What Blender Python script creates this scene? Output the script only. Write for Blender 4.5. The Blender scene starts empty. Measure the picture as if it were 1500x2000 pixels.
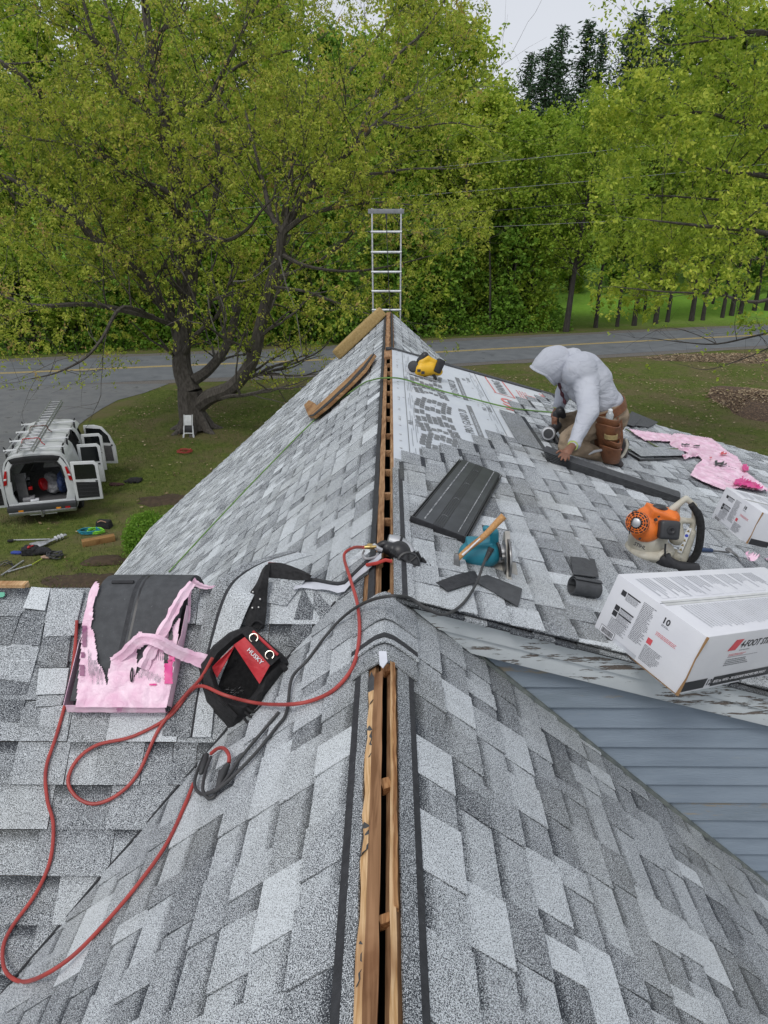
import bpy, bmesh, math, random
import numpy as np
from mathutils import Matrix, Vector
from mathutils.bvhtree import BVHTree

# ---------------------------------------------------------------- camera, sky, sun, exposure
SC = bpy.context.scene
COL = SC.collection
FPX = 1387.0
TH = math.atan(575/1387.0); PSI = 11/1387.0
CAM = Vector((0.0165, 0.0, 8.0))
cam = bpy.data.cameras.new('camera'); camo = bpy.data.objects.new('camera', cam); COL.objects.link(camo)
camo.location = CAM
camo.rotation_euler = (math.pi/2 - TH, 0, PSI)
cam.sensor_fit = 'VERTICAL'; cam.sensor_height = 24.0; cam.lens = 24.0*FPX/2000.0
cam.clip_start = 0.05; cam.clip_end = 1500
SC.camera = camo
W = bpy.data.worlds.new('World'); SC.world = W; W.use_nodes = True
nt = W.node_tree; nt.nodes.clear()
sky = nt.nodes.new('ShaderNodeTexSky'); sky.sky_type = 'NISHITA'; sky.sun_disc = False
SUN_EL, SUN_AZ = 56, 208      # degrees: high behind thick cloud, to the left and behind the camera
sky.sun_elevation = math.radians(SUN_EL); sky.sun_rotation = math.radians(SUN_AZ)
sky.air_density = 1.0; sky.dust_density = 3.0; sky.ozone_density = 1.0
hs = nt.nodes.new('ShaderNodeHueSaturation'); hs.inputs['Saturation'].default_value = 0.28
mx = nt.nodes.new('ShaderNodeMix'); mx.data_type = 'RGBA'; mx.inputs[0].default_value = 0.62
mx.inputs[7].default_value = (7.6, 7.9, 8.6, 1)      # the even grey-white of the cloud sheet
bg = nt.nodes.new('ShaderNodeBackground'); bg.inputs['Strength'].default_value = 0.115
wo = nt.nodes.new('ShaderNodeOutputWorld')
nt.links.new(sky.outputs[0], hs.inputs['Color']); nt.links.new(hs.outputs[0], mx.inputs[6])
nt.links.new(mx.outputs[2], bg.inputs['Color']); nt.links.new(bg.outputs[0], wo.inputs['Surface'])
sl = bpy.data.lights.new('sun', 'SUN'); sl.energy = 1.2; sl.angle = math.radians(18); sl.color = (1, .97, .92)
so = bpy.data.objects.new('sun', sl); COL.objects.link(so)
_az = math.radians(SUN_AZ); _el = math.radians(SUN_EL)
sdir = Vector((math.sin(_az)*math.cos(_el), math.cos(_az)*math.cos(_el), math.sin(_el)))
so.rotation_euler = sdir.to_track_quat('Z', 'Y').to_euler()
SC.view_settings.view_transform = 'Standard'; SC.view_settings.look = 'None'
SC.view_settings.exposure = 0.0; SC.view_settings.gamma = 1.0; SC.view_settings.use_curve_mapping = False
SC.cycles.diffuse_bounces = 6; SC.cycles.max_bounces = 8; SC.cycles.transparent_max_bounces = 4

# ---------------------------------------------------------------- geometry helpers
_c, _s = math.cos(TH), math.sin(TH)
def ray(px, py):
    u = (px-750)/FPX; v = (py-1000)/FPX
    a = _c - v*_s; b = -(_s + v*_c)
    return Vector((-math.sin(PSI)*a + math.cos(PSI)*u, math.cos(PSI)*a + math.sin(PSI)*u, b))
def hit(px, py, n, p0, up=0.0):
    n = Vector(n).normalized(); p0 = Vector(p0) + n*up
    r = ray(px, py); k = n.dot(p0-CAM)/n.dot(r)
    return CAM + r*k
def proj(p):
    d = Vector(p)-CAM
    x = d.x*math.cos(PSI)+d.y*math.sin(PSI); y = -d.x*math.sin(PSI)+d.y*math.cos(PSI)
    zc = y*_c - d.z*_s
    return 750+FPX*x/zc, 1000+FPX*(-d.z*_c-y*_s)/zc
T = .89; TD = .28; RZ = 6.5            # slopes of the main roof and of the low dormer roof, ridge height
WY, WZ = 3.03, 6.34                    # ridge of the cross wing
NL = Vector((-T,0,1)).normalized(); NR = Vector((T,0,1)).normalized(); ND = Vector((TD,0,1)).normalized(); NW = Vector((0,-1,1)).normalized()
def left(px,py,up=0): return hit(px,py,NL,(0,0,RZ),up)
def right(px,py,up=0): return hit(px,py,NR,(0,0,RZ),up)
def dorm(px,py,up=0): return hit(px,py,ND,(0,0,RZ),up)
def wing(px,py,up=0): return hit(px,py,NW,(0,WY,WZ),up)
def atY(px,py,y):
    r = ray(px,py); return CAM + r*(y/r.y)
def gnd(px,py,z=0.0):
    r = ray(px,py); return CAM + r*((z-8)/r.z)
def frame(o, x, n):
    n = Vector(n).normalized(); x = Vector(x); x = (x-n*x.dot(n)).normalized(); y = n.cross(x)
    m = Matrix((x,y,n)).transposed().to_4x4(); m.translation = Vector(o); return m
RND = random.Random(7)

class MB:
    def __init__(s, M=None):
        s.v=[]; s.f=[]; s.m=[]; s.t=[]; s.M = M or Matrix.Identity(4)
    def add(s, vs, fs, mi=0, tone=None, M=None):
        b=len(s.v); A = s.M @ M if M is not None else s.M
        for i,p in enumerate(vs):
            s.v.append(tuple(A @ Vector(p))); s.t.append(tone[i] if isinstance(tone,(list,tuple)) else (tone or 0.0))
        for f in fs: s.f.append(tuple(b+i for i in f)); s.m.append(mi)
    def box(s, c, d, mi=0, rz=0, M=None, taper=1.0, tone=None):
        x,y,z=d[0]/2,d[1]/2,d[2]/2; t=taper
        vs=[(-x,-y,-z),(x,-y,-z),(x,y,-z),(-x,y,-z),(-x*t,-y*t,z),(x*t,-y*t,z),(x*t,y*t,z),(-x*t,y*t,z)]
        A=Matrix.Translation(c) @ Matrix.Rotation(rz,4,'Z')
        if M is not None: A = A @ M
        s.add(vs,[(0,3,2,1),(4,5,6,7),(0,1,5,4),(1,2,6,5),(2,3,7,6),(3,0,4,7)],mi,tone,A)
    def tube(s, pts, r, n=8, mi=0, cap=True, flat=1.0):
        pts=[Vector(p) for p in pts]; k=len(pts)
        if not isinstance(r,(list,tuple)): r=[r]*k
        t=(pts[1]-pts[0]).normalized(); up=Vector((0,0,1)) if abs(t.z)<.9 else Vector((1,0,0))
        a=(up-t*up.dot(t)).normalized(); vs=[]; fs=[]
        for i in range(k):
            if i==0: t=(pts[1]-pts[0])
            elif i==k-1: t=(pts[-1]-pts[-2])
            else: t=(pts[i+1]-pts[i-1])
            t=t.normalized() if t.length>1e-9 else Vector((0,0,1))
            a=(a-t*a.dot(t)); a=a.normalized() if a.length>1e-6 else t.orthogonal().normalized(); b=t.cross(a)
            for j in range(n):
                w=2*math.pi*j/n; vs.append(pts[i]+a*math.cos(w)*r[i]*flat+b*math.sin(w)*r[i])
        for i in range(k-1):
            for j in range(n):
                q=(j+1)%n; fs.append((i*n+j,i*n+q,(i+1)*n+q,(i+1)*n+j))
        if cap: fs.append(tuple(reversed(range(n)))); fs.append(tuple(range((k-1)*n,k*n)))
        s.add(vs,fs,mi)
    def prism(s, pts, z0, z1, mi=0, M=None, tone=None):
        n=len(pts); vs=[(p[0],p[1],z0) for p in pts]+[(p[0],p[1],z1) for p in pts]
        fs=[tuple(reversed(range(n))),tuple(range(n,2*n))]+[(i,(i+1)%n,n+(i+1)%n,n+i) for i in range(n)]
        s.add(vs,fs,mi,tone,M)
    def lathe(s, prof, n=24, mi=0, M=None, cap=True):
        vs=[];fs=[]
        for (r,z) in prof:
            for j in range(n):
                w=2*math.pi*j/n; vs.append((r*math.cos(w),r*math.sin(w),z))
        k=len(prof)
        for i in range(k-1):
            for j in range(n):
                q=(j+1)%n; fs.append((i*n+j,i*n+q,(i+1)*n+q,(i+1)*n+j))
        if cap: fs.append(tuple(reversed(range(n)))); fs.append(tuple(range((k-1)*n,k*n)))
        s.add(vs,fs,mi,None,M)
    def sheet(s, grid, th=.003, mi=0):
        """closed thin sheet from a grid [row][col] of points, given thickness downwards"""
        R=len(grid); Cn=len(grid[0]); P=[[Vector(p) for p in r] for r in grid]; N=[]
        for i in range(R):
            for j in range(Cn):
                a=P[min(i+1,R-1)][j]-P[max(i-1,0)][j]; b=P[i][min(j+1,Cn-1)]-P[i][max(j-1,0)]
                n=b.cross(a); n=n.normalized() if n.length>1e-9 else Vector((0,0,1)); N.append(n)
        vs=[P[i][j] for i in range(R) for j in range(Cn)]; vs+= [vs[i]-N[i]*th for i in range(R*Cn)]
        fs=[]; o=R*Cn
        for i in range(R-1):
            for j in range(Cn-1):
                q=(i*Cn+j,i*Cn+j+1,(i+1)*Cn+j+1,(i+1)*Cn+j); fs.append(q); fs.append(tuple(o+k for k in reversed(q)))
        for i in range(R-1):
            fs.append((i*Cn,(i+1)*Cn,o+(i+1)*Cn,o+i*Cn)); fs.append((i*Cn+Cn-1,o+i*Cn+Cn-1,o+(i+1)*Cn+Cn-1,(i+1)*Cn+Cn-1))
        for j in range(Cn-1):
            fs.append((j,o+j,o+j+1,j+1)); k=(R-1)*Cn; fs.append((k+j,k+j+1,o+k+j+1,o+k+j))
        s.add(vs,fs,mi)
    def build(s, name, mats, parent=None, smooth=False, bevel=0.0, label=None, kind=None, origin=None, tone=False, seg=2, subd=0):
        me=bpy.data.meshes.new(name)
        pl = root_loc(parent) if parent is not None else Vector((0,0,0))
        inv = parent_inv(parent) if parent is not None else Matrix.Identity(4)
        o = inv @ Vector(origin) if origin is not None else Vector((0,0,0))
        vs=[tuple((inv @ Vector(p))-o) for p in s.v]
        me.from_pydata(vs,[],s.f)
        if not isinstance(mats,(list,tuple)): mats=[mats]
        for m in mats: me.materials.append(m)
        if len(mats)>1: me.polygons.foreach_set('material_index', s.m)
        if tone:
            at=me.attributes.new('tone','FLOAT','POINT'); at.data.foreach_set('value', s.t)
        if bevel>0 or subd:
            bm=bmesh.new(); bm.from_mesh(me)
            if bevel>0:
                ed=[e for e in bm.edges if len(e.link_faces)==2 and e.calc_face_angle(0)>0.6]
                bmesh.ops.bevel(bm, geom=ed, offset=bevel, segments=seg, affect='EDGES', profile=.6, clamp_overlap=True)
            bm.to_mesh(me); bm.free()
        if smooth or bevel>0:
            me.polygons.foreach_set('use_smooth',[True]*len(me.polygons))
            if hasattr(me,'set_sharp_from_angle'): me.set_sharp_from_angle(angle=math.radians(38))
        ob=bpy.data.objects.new(name,me); COL.objects.link(ob); ob.location=o
        if parent is not None: ob.parent=parent
        if label: ob['label']=label
        if kind: ob['kind']=kind
        return ob
def world_of(o):
    m = o.matrix_basis.copy()
    while o.parent is not None: o=o.parent; m = o.matrix_basis @ m
    return m
def parent_inv(o): return world_of(o).inverted()
def root_loc(o): return world_of(o).translation
def thing(name, label, cat, loc=(0,0,0), rot=(0,0,0), group=None):
    o=bpy.data.objects.new(name,None); COL.objects.link(o); o.location=loc; o.rotation_euler=rot; o.empty_display_size=.1
    o['label']=label; o['category']=cat
    if group: o['group']=group
    return o
def tag(o,label,cat,group=None):
    o['label']=label; o['category']=cat
    if group: o['group']=group
    return o
def dup(root, loc, rotz=0, scale=1.0, label=None):
    r=root.copy(); COL.objects.link(r); r.location=loc; r.rotation_euler=(0,0,rotz); r.scale=(scale,)*3
    if label: r['label']=label
    for ch in list(root.children):
        c=ch.copy(); COL.objects.link(c); c.parent=r
        for g in ch.children:
            d=g.copy(); COL.objects.link(d); d.parent=c
    return r
def spline(pts, n=8):
    """Catmull-Rom through points"""
    P=[Vector(p) for p in pts]; P=[P[0]*2-P[1]]+P+[P[-1]*2-P[-2]]; out=[]
    for i in range(1,len(P)-2):
        for k in range(n):
            t=k/n; a,b,c,d=P[i-1],P[i],P[i+1],P[i+2]
            out.append(.5*((2*b)+(c-a)*t+(2*a-5*b+4*c-d)*t*t+(3*b-a-3*c+d)*t*t*t))
    out.append(P[-2]); return out
def rough_blob(parts, name, mats, parent, voxel=.01, smooth=6, label=None, kind=None, disp=0.0, dscale=8.0, M=None):
    """union of ellipsoids ('e',c,(rx,ry,rz)[,Matrix]) and tapered capsules ('c',p0,p1,r0,r1) remeshed into one organic surface"""
    bm=bmesh.new()
    for p in parts:
        if p[0]=='e':
            A=Matrix.Translation(p[1]) @ (p[3] if len(p)>3 else Matrix.Identity(4)) @ Matrix.Diagonal((*p[2],1))
            bmesh.ops.create_icosphere(bm,subdivisions=3,radius=1,matrix=A)
        elif p[0]=='b':
            A=Matrix.Translation(p[1]) @ (p[3] if len(p)>3 else Matrix.Identity(4)) @ Matrix.Diagonal((*p[2],1))
            bmesh.ops.create_cube(bm,size=1,matrix=A)
        else:
            a,b=Vector(p[1]),Vector(p[2]); r0,r1=p[3],p[4]; L=(b-a).length
            q=(b-a).to_track_quat('Z','Y').to_matrix().to_4x4()
            bmesh.ops.create_cone(bm,cap_ends=True,segments=20,radius1=r0,radius2=r1,depth=L,matrix=Matrix.Translation((a+b)/2) @ q)
            bmesh.ops.create_icosphere(bm,subdivisions=3,radius=r0,matrix=Matrix.Translation(a))
            bmesh.ops.create_icosphere(bm,subdivisions=3,radius=r1,matrix=Matrix.Translation(b))
    me=bpy.data.meshes.new(name); bm.to_mesh(me); bm.free()
    ob=bpy.data.objects.new(name+'_tmp',me); COL.objects.link(ob)
    r=ob.modifiers.new('r','REMESH'); r.mode='VOXEL'; r.voxel_size=voxel; r.adaptivity=0
    sm=ob.modifiers.new('s','SMOOTH'); sm.factor=.5; sm.iterations=smooth
    dg=bpy.context.evaluated_depsgraph_get(); dg.update()
    m2=bpy.data.meshes.new_from_object(ob.evaluated_get(dg))
    bpy.data.objects.remove(ob); bpy.data.meshes.remove(me)
    if disp>0:
        from mathutils import noise
        cs=[v.co.copy() for v in m2.vertices]; ns=[v.normal.copy() for v in m2.vertices]
        for i,v in enumerate(m2.vertices):
            q=cs[i]*dscale
            v.co = cs[i]+ns[i]*disp*(noise.noise(Vector((q.x,q.y,q.z*1.6)))+.6*noise.noise(q*2.3))
    A = (M or Matrix.Identity(4)); 
    m2.transform((parent_inv(parent) if parent is not None else Matrix.Identity(4)) @ A)
    m2.name=name
    m2.materials.clear()
    for m in (mats if isinstance(mats,(list,tuple)) else [mats]): m2.materials.append(m)
    m2.polygons.foreach_set('use_smooth',[True]*len(m2.polygons))
    o=bpy.data.objects.new(name,m2); COL.objects.link(o)
    if parent is not None: o.parent=parent
    if label: o['label']=label
    if kind: o['kind']=kind
    return o
def text_obj(s, M, size, mat, parent, name='lettering', shear=0, extrude=.0004, bold=0, xs=1.0, align='LEFT', spacing=1.0):
    cu=bpy.data.curves.new(name,'FONT'); cu.body=s; cu.size=size; cu.extrude=extrude; cu.shear=shear; cu.offset=bold; cu.align_x=align; cu.resolution_u=2; cu.space_character=spacing
    ob=bpy.data.objects.new(name+'_tmp',cu); COL.objects.link(ob)
    dg=bpy.context.evaluated_depsgraph_get(); dg.update()
    me=bpy.data.meshes.new_from_object(ob.evaluated_get(dg)); bpy.data.objects.remove(ob)
    me.transform((parent_inv(parent) if parent else Matrix.Identity(4)) @ M @ Matrix.Diagonal((xs,1,1,1)))
    me.materials.clear(); me.materials.append(mat); me.name=name
    o=bpy.data.objects.new(name,me); COL.objects.link(o)
    if parent: o.parent=parent
    o['kind']='stuff'
    return o

# ---------------------------------------------------------------- materials
def newmat(name):
    m=bpy.data.materials.new(name); m.use_nodes=True; t=m.node_tree
    return m,t,t.nodes['Principled BSDF'],t.nodes,t.links
def mat(name, c1, c2=None, scale=12, rough=.6, metal=0, bump=0, bscale=None, stretch=(1,1,1), coords='Object', detail=5, lo=.35, hi=.65, spec=.5, trans=0, coat=0, dirt=None):
    m,t,b,N,L=newmat(name)
    b.inputs['Roughness'].default_value=rough; b.inputs['Metallic'].default_value=metal
    b.inputs['Specular IOR Level'].default_value=spec; b.inputs['Coat Weight'].default_value=coat
    tc=N.new('ShaderNodeTexCoord'); mp=N.new('ShaderNodeMapping'); mp.inputs['Scale'].default_value=stretch
    L.new(tc.outputs[coords],mp.inputs[0])
    c2 = c2 or tuple(x*.75 for x in c1)
    nz=N.new('ShaderNodeTexNoise'); nz.inputs['Scale'].default_value=scale; nz.inputs['Detail'].default_value=detail
    L.new(mp.outputs[0],nz.inputs[0])
    r=N.new('ShaderNodeValToRGB'); r.color_ramp.elements[0].position=lo; r.color_ramp.elements[1].position=hi
    r.color_ramp.elements[0].color=(*c1,1); r.color_ramp.elements[1].color=(*c2,1)
    L.new(nz.outputs[0],r.inputs[0]); out=r.outputs[0]
    if dirt:
        dc,ds,dl,dh=dirt
        n2=N.new('ShaderNodeTexNoise'); n2.inputs['Scale'].default_value=ds; n2.inputs['Detail'].default_value=8; n2.inputs['Roughness'].default_value=.7
        L.new(mp.outputs[0],n2.inputs[0]); r2=N.new('ShaderNodeMapRange'); r2.inputs[1].default_value=dl; r2.inputs[2].default_value=dh
        L.new(n2.outputs[0],r2.inputs[0]); mxx=N.new('ShaderNodeMix'); mxx.data_type='RGBA'
        L.new(r2.outputs[0],mxx.inputs[0]); L.new(out,mxx.inputs[6]); mxx.inputs[7].default_value=(*dc,1); out=mxx.outputs[2]
    L.new(out,b.inputs['Base Color'])
    if trans: b.inputs['Transmission Weight'].default_value=trans
    if bump:
        n3=N.new('ShaderNodeTexNoise'); n3.inputs['Scale'].default_value=bscale or scale*3; n3.inputs['Detail'].default_value=6
        L.new(mp.outputs[0],n3.inputs[0]); bp=N.new('ShaderNodeBump'); bp.inputs['Strength'].default_value=bump; bp.inputs['Distance'].default_value=.02
        L.new(n3.outputs[0],bp.inputs['Height']); L.new(bp.outputs[0],b.inputs['Normal'])
    return m
def granule_mat(name, gscale=345, dark=(.03,.034,.042), light=(.66,.70,.73), attr=True, base=.5):
    m,t,b,N,L=newmat(name); b.inputs['Roughness'].default_value=.93; b.inputs['Specular IOR Level'].default_value=.25
    g=N.new('ShaderNodeNewGeometry')
    n1=N.new('ShaderNodeTexNoise'); n1.inputs['Scale'].default_value=gscale; n1.inputs['Detail'].default_value=1.5; n1.inputs['Roughness'].default_value=.7
    L.new(g.outputs['Position'],n1.inputs[0])
    n2=N.new('ShaderNodeTexNoise'); n2.inputs['Scale'].default_value=9; n2.inputs['Detail'].default_value=6
    L.new(g.outputs['Position'],n2.inputs[0])
    if attr:
        a=N.new('ShaderNodeAttribute'); a.attribute_name='tone'; tone=a.outputs['Fac']
    else:
        a=N.new('ShaderNodeValue'); a.outputs[0].default_value=base; tone=a.outputs[0]
    # threshold: granule noise + (tone-.5) + slow blotches
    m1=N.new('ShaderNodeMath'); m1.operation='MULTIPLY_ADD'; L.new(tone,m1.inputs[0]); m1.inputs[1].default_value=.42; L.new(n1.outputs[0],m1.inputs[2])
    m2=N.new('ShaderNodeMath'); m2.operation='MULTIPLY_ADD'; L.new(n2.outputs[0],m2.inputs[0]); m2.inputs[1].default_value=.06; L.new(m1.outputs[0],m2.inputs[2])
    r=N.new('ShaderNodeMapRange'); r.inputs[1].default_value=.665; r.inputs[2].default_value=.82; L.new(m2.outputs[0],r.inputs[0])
    x=N.new('ShaderNodeMix'); x.data_type='RGBA'; L.new(r.outputs[0],x.inputs[0]); x.inputs[6].default_value=(*dark,1); x.inputs[7].default_value=(*light,1)
    # lichen / dust tint, very slight
    n4=N.new('ShaderNodeTexNoise'); n4.inputs['Scale'].default_value=1.7; n4.inputs['Detail'].default_value=9; L.new(g.outputs['Position'],n4.inputs[0])
    r4=N.new('ShaderNodeMapRange'); r4.inputs[1].default_value=.5; r4.inputs[2].default_value=.75; r4.inputs[4].default_value=.16; L.new(n4.outputs[0],r4.inputs[0])
    y=N.new('ShaderNodeMix'); y.data_type='RGBA'; L.new(r4.outputs[0],y.inputs[0]); L.new(x.outputs[2],y.inputs[6]); y.inputs[7].default_value=(.34,.34,.28,1)
    L.new(y.outputs[2],b.inputs['Base Color'])
    bp=N.new('ShaderNodeBump'); bp.inputs['Strength'].default_value=.5; bp.inputs['Distance'].default_value=.0025
    L.new(n1.outputs[0],bp.inputs['Height']); L.new(bp.outputs[0],b.inputs['Normal'])
    return m
def wood_mat(name, c1, c2, ax='Y', rough=.75, ring=26):
    m,t,b,N,L=newmat(name); b.inputs['Roughness'].default_value=rough; b.inputs['Specular IOR Level'].default_value=.2
    g=N.new('ShaderNodeNewGeometry'); mp=N.new('ShaderNodeMapping')
    sc={'X':(.06,1,1),'Y':(1,.06,1),'Z':(1,1,.06)}[ax]; mp.inputs['Scale'].default_value=sc; L.new(g.outputs['Position'],mp.inputs[0])
    n=N.new('ShaderNodeTexNoise'); n.inputs['Scale'].default_value=ring*5; n.inputs['Detail'].default_value=6; n.inputs['Distortion'].default_value=.6; L.new(mp.outputs[0],n.inputs[0])
    n2=N.new('ShaderNodeTexNoise'); n2.inputs['Scale'].default_value=5; n2.inputs['Detail'].default_value=6; L.new(g.outputs['Position'],n2.inputs[0])
    r=N.new('ShaderNodeValToRGB'); r.color_ramp.elements[0].position=.36; r.color_ramp.elements[1].position=.62
    r.color_ramp.elements[0].color=(*c2,1); r.color_ramp.elements[1].color=(*c1,1); L.new(n.outputs[0],r.inputs[0])
    x=N.new('ShaderNodeMix'); x.data_type='RGBA'; x.blend_type='MULTIPLY'
    r2=N.new('ShaderNodeMapRange'); r2.inputs[1].default_value=.5; r2.inputs[2].default_value=.66; r2.inputs[4].default_value=.7; L.new(n2.outputs[0],r2.inputs[0])
    L.new(r2.outputs[0],x.inputs[0]); L.new(r.outputs[0],x.inputs[6]); x.inputs[7].default_value=(.55,.45,.4,1)
    L.new(x.outputs[2],b.inputs['Base Color'])
    bp=N.new('ShaderNodeBump'); bp.inputs['Strength'].default_value=.35; bp.inputs['Distance'].default_value=.004; L.new(n.outputs[0],bp.inputs['Height']); L.new(bp.outputs[0],b.inputs['Normal'])
    return m
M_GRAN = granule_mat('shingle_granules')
M_GRAN_MID = granule_mat('plain_granules', attr=False, base=.46)
M_GRAN_LT = granule_mat('pale_granules', attr=False, base=.62)
M_TAR = mat('black_asphalt_strip',(.035,.037,.042),(.02,.021,.025),scale=40,rough=.7,bump=.3,bscale=200,dirt=((.3,.31,.33),60,.66,.72))
M_BACK = mat('shingle_back_asphalt',(.05,.053,.058),(.07,.074,.08),scale=25,rough=.75,bump=.25,bscale=260,dirt=((.2,.21,.22),70,.64,.75))
M_BLK = mat('black_plastic',(.012,.012,.014),(.022,.022,.025),rough=.42,scale=30)
M_BLKM = mat('matt_black_fabric',(.012,.012,.013),(.025,.025,.027),rough=.92,scale=60,bump=.4,bscale=300)
M_DECK = wood_mat('old_deck_board',(.40,.24,.13),(.23,.125,.06))
M_BOARD = wood_mat('brown_ridge_plank',(.34,.19,.10),(.17,.085,.04),ring=10)
M_PLY = wood_mat('split_plywood_edge',(.68,.47,.27),(.46,.27,.12))
M_RUST = wood_mat('resin_stained_wood',(.44,.24,.11),(.22,.10,.04))
M_DARK = mat('dark_attic',(.02,.018,.015),rough=1)
M_WHITE = mat('white_metal_paint',(.72,.74,.75),(.6,.62,.63),rough=.4,scale=6)
M_STEEL = mat('bare_steel',(.30,.30,.30),(.20,.20,.20),rough=.35,metal=.9,scale=30)
M_ALU = mat('dull_aluminium',(.55,.56,.58),(.42,.43,.45),rough=.45,metal=.65,scale=18)
# ================================================================ HOUSE
house = thing('house','grey shingled house under reroofing with low dormer, torn open ridge and blue clapboard wall','house',(0,6,0))
YE = 12.93; XE = 4.72; DY0, DY1, DX = 2.70, 8.93, 4.92
YV = 2.80   # plane of the dormer's cheek wall
def rl(y, x, up=0):   # point on main roof (either side)
    n = NL if x<0 else NR
    return Vector((x,y,RZ-T*abs(x)))+n*up
# --- decks (thin slabs under the shingles)
def slab(pts, n, th, name, m, up=-.006):
    mb=MB(); n=Vector(n).normalized(); a=[Vector(p)+n*up for p in pts]; b=[p-n*th for p in a]; k=len(a)
    c=(a[1]-a[0]).cross(a[2]-a[1])
    if c.dot(n)<0: a.reverse(); b.reverse()
    mb.add(a+b,[tuple(range(k)),tuple(reversed(range(k,2*k)))]+[(i,k+i,k+(i+1)%k,(i+1)%k) for i in range(k)])
    return mb.build(name,m,house)
def mp(x,y): return (x,y,RZ-T*abs(x))
def dp(x,y): return (x,y,RZ-TD*x)
def wp(x,y): return (x,y,WZ-(WY-y))
def vx(y): return -(1.5+0.0-(1.66+(WY-y)))/-T if False else -((1.66+(WY-y))-1.5)/T     # valley x at y (front)
def vxb(y): return -((1.66+(y-WY))-1.5)/T
# near left: bounded by the valley; y from -1.0 to the far end
slab([mp(-.036,-1),mp(-.036,YE-.02),mp(-XE,YE-.02),mp(-XE,WY+(XE*T+1.5-1.66)),mp(vx(WY),WY),mp(vx(-1),-1)],NL,.02,'roof_deck',M_DECK)
slab([mp(.028,-1),mp(.028,YV),mp(XE,YV),mp(XE,-1)],NR,.02,'roof_deck',M_DECK)
slab([mp(.028,DY1+.0),mp(.028,YE-.02),mp(XE,YE-.02),mp(XE,DY1)],NR,.02,'roof_deck',M_DECK)
slab([dp(.028,DY0+.03),dp(.028,DY1),dp(DX-.02,DY1),dp(DX-.02,DY0+.03)],ND,.02,'roof_deck',M_DECK)
slab([wp(vx(-.2),-.2),wp(vx(WY),WY),wp(-6,WY),wp(-6,-.2)],NW,.02,'roof_deck',M_DECK,up=-.008)
slab([(vxb(WY+.001),WY+.002,WZ),(vxb(7.6),7.6,WZ-(7.6-WY)),(-6,7.6,WZ-(7.6-WY)),(-6,WY+.002,WZ)],(0,1,1),.02,'roof_deck',M_DECK,up=-.008)
# --- walls below (plain siding boxes closing the volume)
M_SIDE = mat('blue_grey_siding_paint',(.255,.31,.375),(.215,.265,.325),scale=7,rough=.62,stretch=(.5,1,3),bump=.15,bscale=60,dirt=((.30,.33,.35),5,.60,.8))
mb=MB()
mb.box((-XE+.35,8.9,1.05),(.12,7.9,2.1)); mb.box((XE-.4,9,1.05),(.12,7.8,2.1)); mb.box((0,YE-.32,1.05),(8.9,.12,2.1))
mb.add([(-4.4,YE-.38,2.1),(4.4,YE-.38,2.1),(0,YE-.38,6.38),(-4.4,YE-.27,2.1),(4.4,YE-.27,2.1),(0,YE-.27,6.38)],[(0,1,2),(5,4,3),(0,3,4,1),(1,4,5,2),(2,5,3,0)])
mb.build('lower_wall',M_SIDE,house)
mb=MB(); mb.box((0,5.7,1.9),(8.9,14.2,.1)); mb.build('attic_floor',M_DARK,house)
mb=MB(); mb.box((-4.3,1.9,3.0),(.1,6,2.2)); mb.build('lower_wall',M_SIDE,house)  # unseen near side walls, added to shut daylight out of the attic
mb=MB(); mb.box((4.3,1.9,3.0),(.1,6,2.2)); mb.build('lower_wall',M_SIDE,house)
mb=MB(); mb.add([(-4.3,-.95,1.9),(4.3,-.95,1.9),(4.3,-.95,2.62),(0,-.95,6.45),(-4.3,-.95,2.62)],[(0,1,2,3,4)]); mb.build('gable_light_block',M_DARK,house)  # unseen end closure, added so the open ridge slot stays dark
# --- shingle field -------------------------------------------------
def clip(poly, a, b, c):   # keep a*x+b*y<=c
    out=[]
    for i in range(len(poly)):
        p,q=poly[i],poly[(i+1)%len(poly)]; dp_=a*p[0]+b*p[1]-c; dq=a*q[0]+b*q[1]-c
        if dp_<=0: out.append(p)
        if (dp_<0)!=(dq<0) and abs(dp_-dq)>1e-12:
            t=dp_/(dp_-dq); out.append((p[0]+(q[0]-p[0])*t,p[1]+(q[1]-p[1])*t))
    return out
TILES=[]
def ylimf(x):
    for i in range(len(lim)-1):
        if lim[i][0]<=x<lim[i+1][0]:
            t=(x-lim[i][0])/(lim[i+1][0]-lim[i][0]); return lim[i][1]+t*(lim[i+1][1]-lim[i][1])
    return 99
lim=[(0,4.36),(.224,4.66),(.369,4.88),(.515,5.10),(.664,5.33),(.843,5.67),(.997,5.89),(1.13,6.2),(1.38,6.3),(1.39,7.3),(1.631,8.01),(2.06,8.64),(2.1,9.5)]
def area(p): return abs(sum(p[i][0]*p[(i+1)%len(p)][1]-p[(i+1)%len(p)][0]*p[i][1] for i in range(len(p))))/2
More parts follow.
